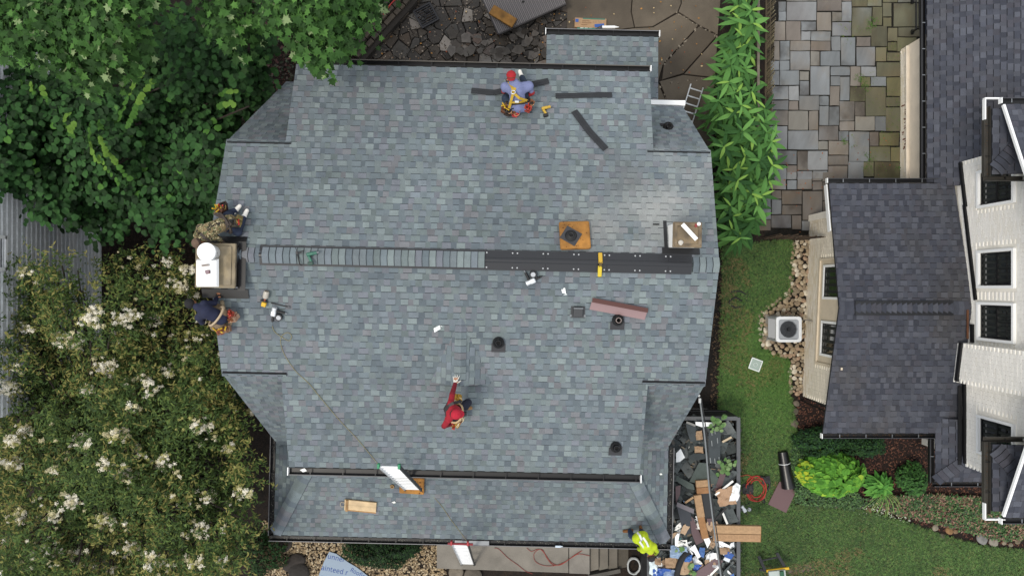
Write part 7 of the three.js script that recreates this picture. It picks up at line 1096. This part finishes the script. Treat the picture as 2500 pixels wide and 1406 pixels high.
// printed wrap lying in the gravel
{
  const font = await new FontLoader().loadAsync('fonts/droid/droid_sans_regular.typeface.json');
  const poly = [[803, 1347], [820, 1352], [848, 1372], [870, 1385], [905, 1412], [900, 1430], [772, 1430], [779, 1400], [790, 1372]], c = P(835, 1390, 0), p = px(poly, .08);
  const t = thing('printed_wrap', 'blue grey printed plastic roofing wrap spread on the gravel at the bottom edge', 'wrap', c); part('sheet', prism(p.map(q => [q[0] - c.x, q[1] - c.z]), .07, .08), MS(0x8ba0b6, .5), t);
  const word = (s, u, v, size, an) => { const g = new TextGeometry(s, { font, size, depth: .004, curveSegments: 4 }); const k = P(u, v, .084).sub(c); part('print', uvBox(prep(g)).rotateX(-Math.PI / 2).rotateY(an).translate(k.x, .081, k.z), MS(0x1d4a96, .6), t); };
  word('unner', 798, 1363, .15, -.22); word('ainteed r', 782, 1391, .155, -.2); word('Roofin', 853, 1394, .13, -.5); word('CertainTeed', 779, 1415, .13, -.2);
}
{ const c = P(1548, 1382, .1), t = single('plastic_bag', (() => { const g = new THREE.TorusGeometry(.19, .03, 9, 30), p = g.attributes.position; for (let i = 0; i < p.count; i++) { const x = p.getX(i), y = p.getY(i), z = p.getZ(i), k = .75 + .6 * vnoise(x * 14 + 3, y * 14 + z * 9); p.setXYZ(i, x * (.8 + .2 * k), y * (1.1 + .2 * k), z * k * 1.3); } g.computeVertexNormals(); return uvBox(prep(g)).rotateX(-Math.PI / 2); })(), new THREE.MeshPhysicalMaterial({ color: 0xcfd2d2, roughness: .35, transmission: .35, thickness: 0, side: THREE.DoubleSide }), 'open clear plastic bag on the ground beside the concrete steps', 'plastic bag', V(c.x, .1, c.z)); }
// things behind the house
{ const y = .62, q = [[1176, -8], [1217, 82], [1382, 8], [1345, -70]].map(([u, v]) => P(u, v, y)), c = q[0].clone().add(q[2]).multiplyScalar(.5).setY(0), t = thing('slatted_table', 'grey ribbed outdoor table at the top edge behind the house', 'table', c); const ex = q[2].clone().sub(q[1]), ey = q[0].clone().sub(q[1]), L = ex.length(), W = ey.length(); ex.normalize(); ey.normalize(); const n = 42, mt = [MS(0x6a6668, .6), MS(0x625f61, .6)]; for (let i = 0; i < n; i++) { const a = q[1].clone().addScaledVector(ex, (i + .5) / n * L).sub(c); part('slat', bar(a, a.clone().addScaledVector(ey, W), L / n * .72, .03), mt[i % 2], t); } part('frame', join([bar(q[1].clone().sub(c).setY(y - .06), q[2].clone().sub(c).setY(y - .06), .06, .1), bar(q[1].clone().sub(c).setY(y - .06), q[0].clone().sub(c).setY(y - .06), .05, .1), box(L - .1, .02, W - .1, 0, 0, 0).applyMatrix4(new THREE.Matrix4().makeBasis(ex, V(0, 1, 0), new THREE.Vector3().crossVectors(ex, V(0, 1, 0))).setPosition(0, y - .04, 0))]), MS(0x3b393b, .7), t); for (const k of [.04, .96]) for (const m of [.06, .94]) { const a = q[1].clone().addScaledVector(ex, L * k).addScaledVector(ey, W * m).sub(c).setY(0); part('leg', box(.07, y - .1, .07, a.x, (y - .1) / 2, a.z), mt[0], t); }
  const o = P(1228, 40, y + .08), f = thing('foam_pad', 'long tan foam pad lying on the grey ribbed table', 'foam pad', V(o.x, y + .02, o.z)); f.rotation.y = -.55; part('cushion', rbox(.84, .1, .32, 0, .06, 0, .03), MS(0xb88a4a, .95, { map: tCap }), f); part('edge_tear', join([0, 1, 2, 3].map(k => box(.04, .02, .015, -.3 + k * .2, .07, .162))), MS(0x7a5524, .9), f); single('knob', cyl(.035, .035, .02, 0, 0, 0, 14), mDark, 'small black knob on the grey ribbed table', 'knob', P(1277, 4, y + .03)); }
{ const c = P(1040, 38, .1), t = thing('metal_grate', 'dark square metal grate lying on the flagstones by the stone wall', 'grate', V(c.x, .12, c.z)); t.rotation.y = .5; part('frame', join([box(.62, .06, .05, 0, 0, .29), box(.62, .06, .05, 0, 0, -.29), box(.05, .06, .53, .29, 0, 0), box(.05, .06, .53, -.29, 0, 0)]), MS(0x1a1b22, .6), t); for (let i = -3; i <= 3; i++) { part('grate_bar', box(.53, .02, .025, 0, .01, i * .075), MS(0x1e2028, .6), t); } part('scroll', join([prep(new THREE.TorusGeometry(.1, .012, 6, 20)).rotateX(Math.PI / 2).translate(.08, .04, 0), prep(new THREE.TorusGeometry(.07, .012, 6, 20)).rotateX(Math.PI / 2).translate(-.12, .04, .05)]), MS(0x15161a, .6), t); part('cross_leg', join([box(.06, .1, .06, -.26, -.05, -.26), box(.06, .1, .06, .26, -.05, -.26), box(.06, .1, .06, .26, -.05, .26), box(.06, .1, .06, -.26, -.05, .26)]), MS(0x1a1b22, .6), t); }
{ const c = P(1442, 56, .15), t = thing('shingle_box', 'flat tan cardboard carton with blue corners lying behind the low roof', 'cardboard box', V(c.x, .06, c.z)); t.rotation.y = -.04; part('carton', rbox(1.0, .1, .3, 0, .05, 0, .01), MS(0xc7a27c, .8, { map: tFab }), t); part('blue_print', box(.1, .004, .1, -.43, .103, -.06), MS(0x2a5aa8, .6), t); part('blue_print', box(.3, .004, .1, .28, .103, .07, 0, .12), MS(0x2a5aa8, .6), t); part('green_strip', box(.7, .004, .03, .1, .103, -.13), MS(0x2c7a68, .6), t); const pr = []; for (const [x, z, w] of [[-.15, -.06, .22], [-.12, 0, .3], [-.2, .06, .2]]) pr.push(box(w, .004, .02, x, .103, z)); part('print', join(pr), MS(0x8a6a4c, .7), t);
  const c2 = P(1440, 67, .1), s = thing('shingle_box', 'green and white carton partly under the low roof gutter', 'cardboard box', V(c2.x, .06, c2.z)); part('carton', rbox(.8, .08, .14, 0, .04, .02, .01), MS(0x2f8272, .7), s); part('print', join([0, 1, 2, 3].map(k => box(.1, .004, .03, -.25 + k * .14, .082, .02))), MS(0xd6e2de, .6), s);
  const c3 = P(1486, 66, .25), u = thing('caulk_tube', 'white sealant tube in a black caulk gun beside the carton', 'caulk gun', V(c3.x, .25, c3.z)); part('tube', join([cyl(.045, .045, .4, 0, 0, 0, 14, 0, 0, Math.PI / 2), cyl(.008, .04, .14, .26, 0, 0, 12, 0, 0, -Math.PI / 2)]), mWhiteMetal, u); part('gun_frame', join([bar(V(-.2, .03, -.05), V(-.42, .0, .06), .02), bar(V(-.2, .03, .03), V(-.42, 0, .1), .02), rbox(.06, .05, .12, -.24, .02, .05, .01)]), MS(0x3a3f4a, .5), u); }
{ // wooden fence and a leaning bamboo screen
  const c = P(1840, 130, 0), t = thing('wooden_fence', 'dark picket fence behind the broad leaf plants, running from the top edge', 'fence', c); const m = [MS(0x4a4036, .9, { map: tWood }), MS(0x3d352d, .9, { map: tWood })];
  for (let i = 0; i < 44; i++) { const z = P(0, -60 + i * 9.2, 1.6).z; part('picket', box(.018, 1.65, .085, 7.2 - c.x + .002 * (i % 3), .82, z - c.z), m[i % 2], t); } part('rail', join([box(.05, .08, 5.2, .04 + 7.2 - c.x, .5, P(0, 140, 1).z - c.z), box(.05, .08, 5.2, .04 + 7.2 - c.x, 1.3, P(0, 140, 1).z - c.z)]), m[1], t); part('top_rail', box(.07, .05, 5.4, 7.235 - c.x, 1.68, P(0, 110, 1.6).z - c.z), MS(0x8c8474, .9, { map: tWood }), t);
  const b = thing('bamboo_screen', 'leaning brown cane screen on the patio side of the picket fence', 'screen', c.clone()); const cm = ['#6d6450', '#7f755e', '#5b5242', '#8d8468'].map(h => MS(C(h), .85)); for (let i = 0; i < 74; i++) { const v = -20 + i * 4.4, a = P(1874 + rr(-1, 1), v + 10, 1.3).sub(c), e = P(1893 - i * .07 + rr(-3, 3), v - 8, 1.75).sub(c); part('cane', rod(a, e, .017, .014, 6), pick(cm), b); } part('tie', join([bar(P(1882, -20, 1.56).sub(c), P(1880, 302, 1.56).sub(c), .02)]), MS(0x5a5040, .9), b); part('cane_foot', bar(P(1872, -20, 1.25).sub(c), P(1869, 305, 1.25).sub(c), .05), MS(0x5a5040, .9), b); }
{ const c = P(1920, 578, 0), t = thing('gate_fence', 'short weathered picket fence between the lawn and the stone patio', 'fence', c); const a = P(1862, 582, 0), b = P(1966, 586, 0), n = 20; for (let i = 0; i < n; i++) { const p = a.clone().lerp(b, i / (n - 1)).sub(c); part('picket', box(.035, 1.5 + rr(-.1, .1), .02, p.x, .75, p.z + rr(-.02, .02), rr(-.03, .03), 0, rr(-.05, .02)), MS(C(pick(['#4a3a2c', '#5a4838', '#3c3026', '#6a5846'])), .9), t); } part('rail', join([bar(a.clone().sub(c).setY(.35), b.clone().sub(c).setY(.35), .03, .07), bar(a.clone().sub(c).setY(1.15), b.clone().sub(c).setY(1.15), .03, .07)]), MS(0x42352a, .9), t); }
{ const c = P(2245, 45, 0), t = thing('utility_cart', 'blue and black folding cart standing by the patio wall at the top edge', 'cart', c), q = (u, v, y) => P(u, v, y).sub(c); part('blue_panel', bar(q(2257, -20, 1.0), q(2257, 92, 1.0), .08, .12), MS(0x2a4f86, .45), t); for (const u of [2238, 2246]) part('frame_tube', rod(q(u, -20, .6), q(u, 72, .6), .022), mBlackMetal, t); part('arm', join([rod(q(2238, 72, .5), q(2254, 66, .9), .022), rod(q(2228, 78, .1), q(2240, 70, .6), .03)]), mBlackMetal, t); for (const v of [3, 78]) part('wheel', cyl(.08, .08, .05, 0, 0, 0, 18, 0, 0, Math.PI / 2).translate(...q(2229, v, .1).toArray()), mRubber, t); }

// base colours are set for this exposure: everything but the whites is a notch darker than it looks in the picture
{ const done = new Set(); scene.traverse(o => { for (const m of [].concat(o.material || [])) if (!done.has(m)) { done.add(m); const c = m.color, l = .2126 * c.r + .7152 * c.g + .0722 * c.b; if (!m.userData.keep && (l < .6 || m.vertexColors || o.isInstancedMesh)) c.multiplyScalar(.77); } }); }
renderer.render(scene, camera);
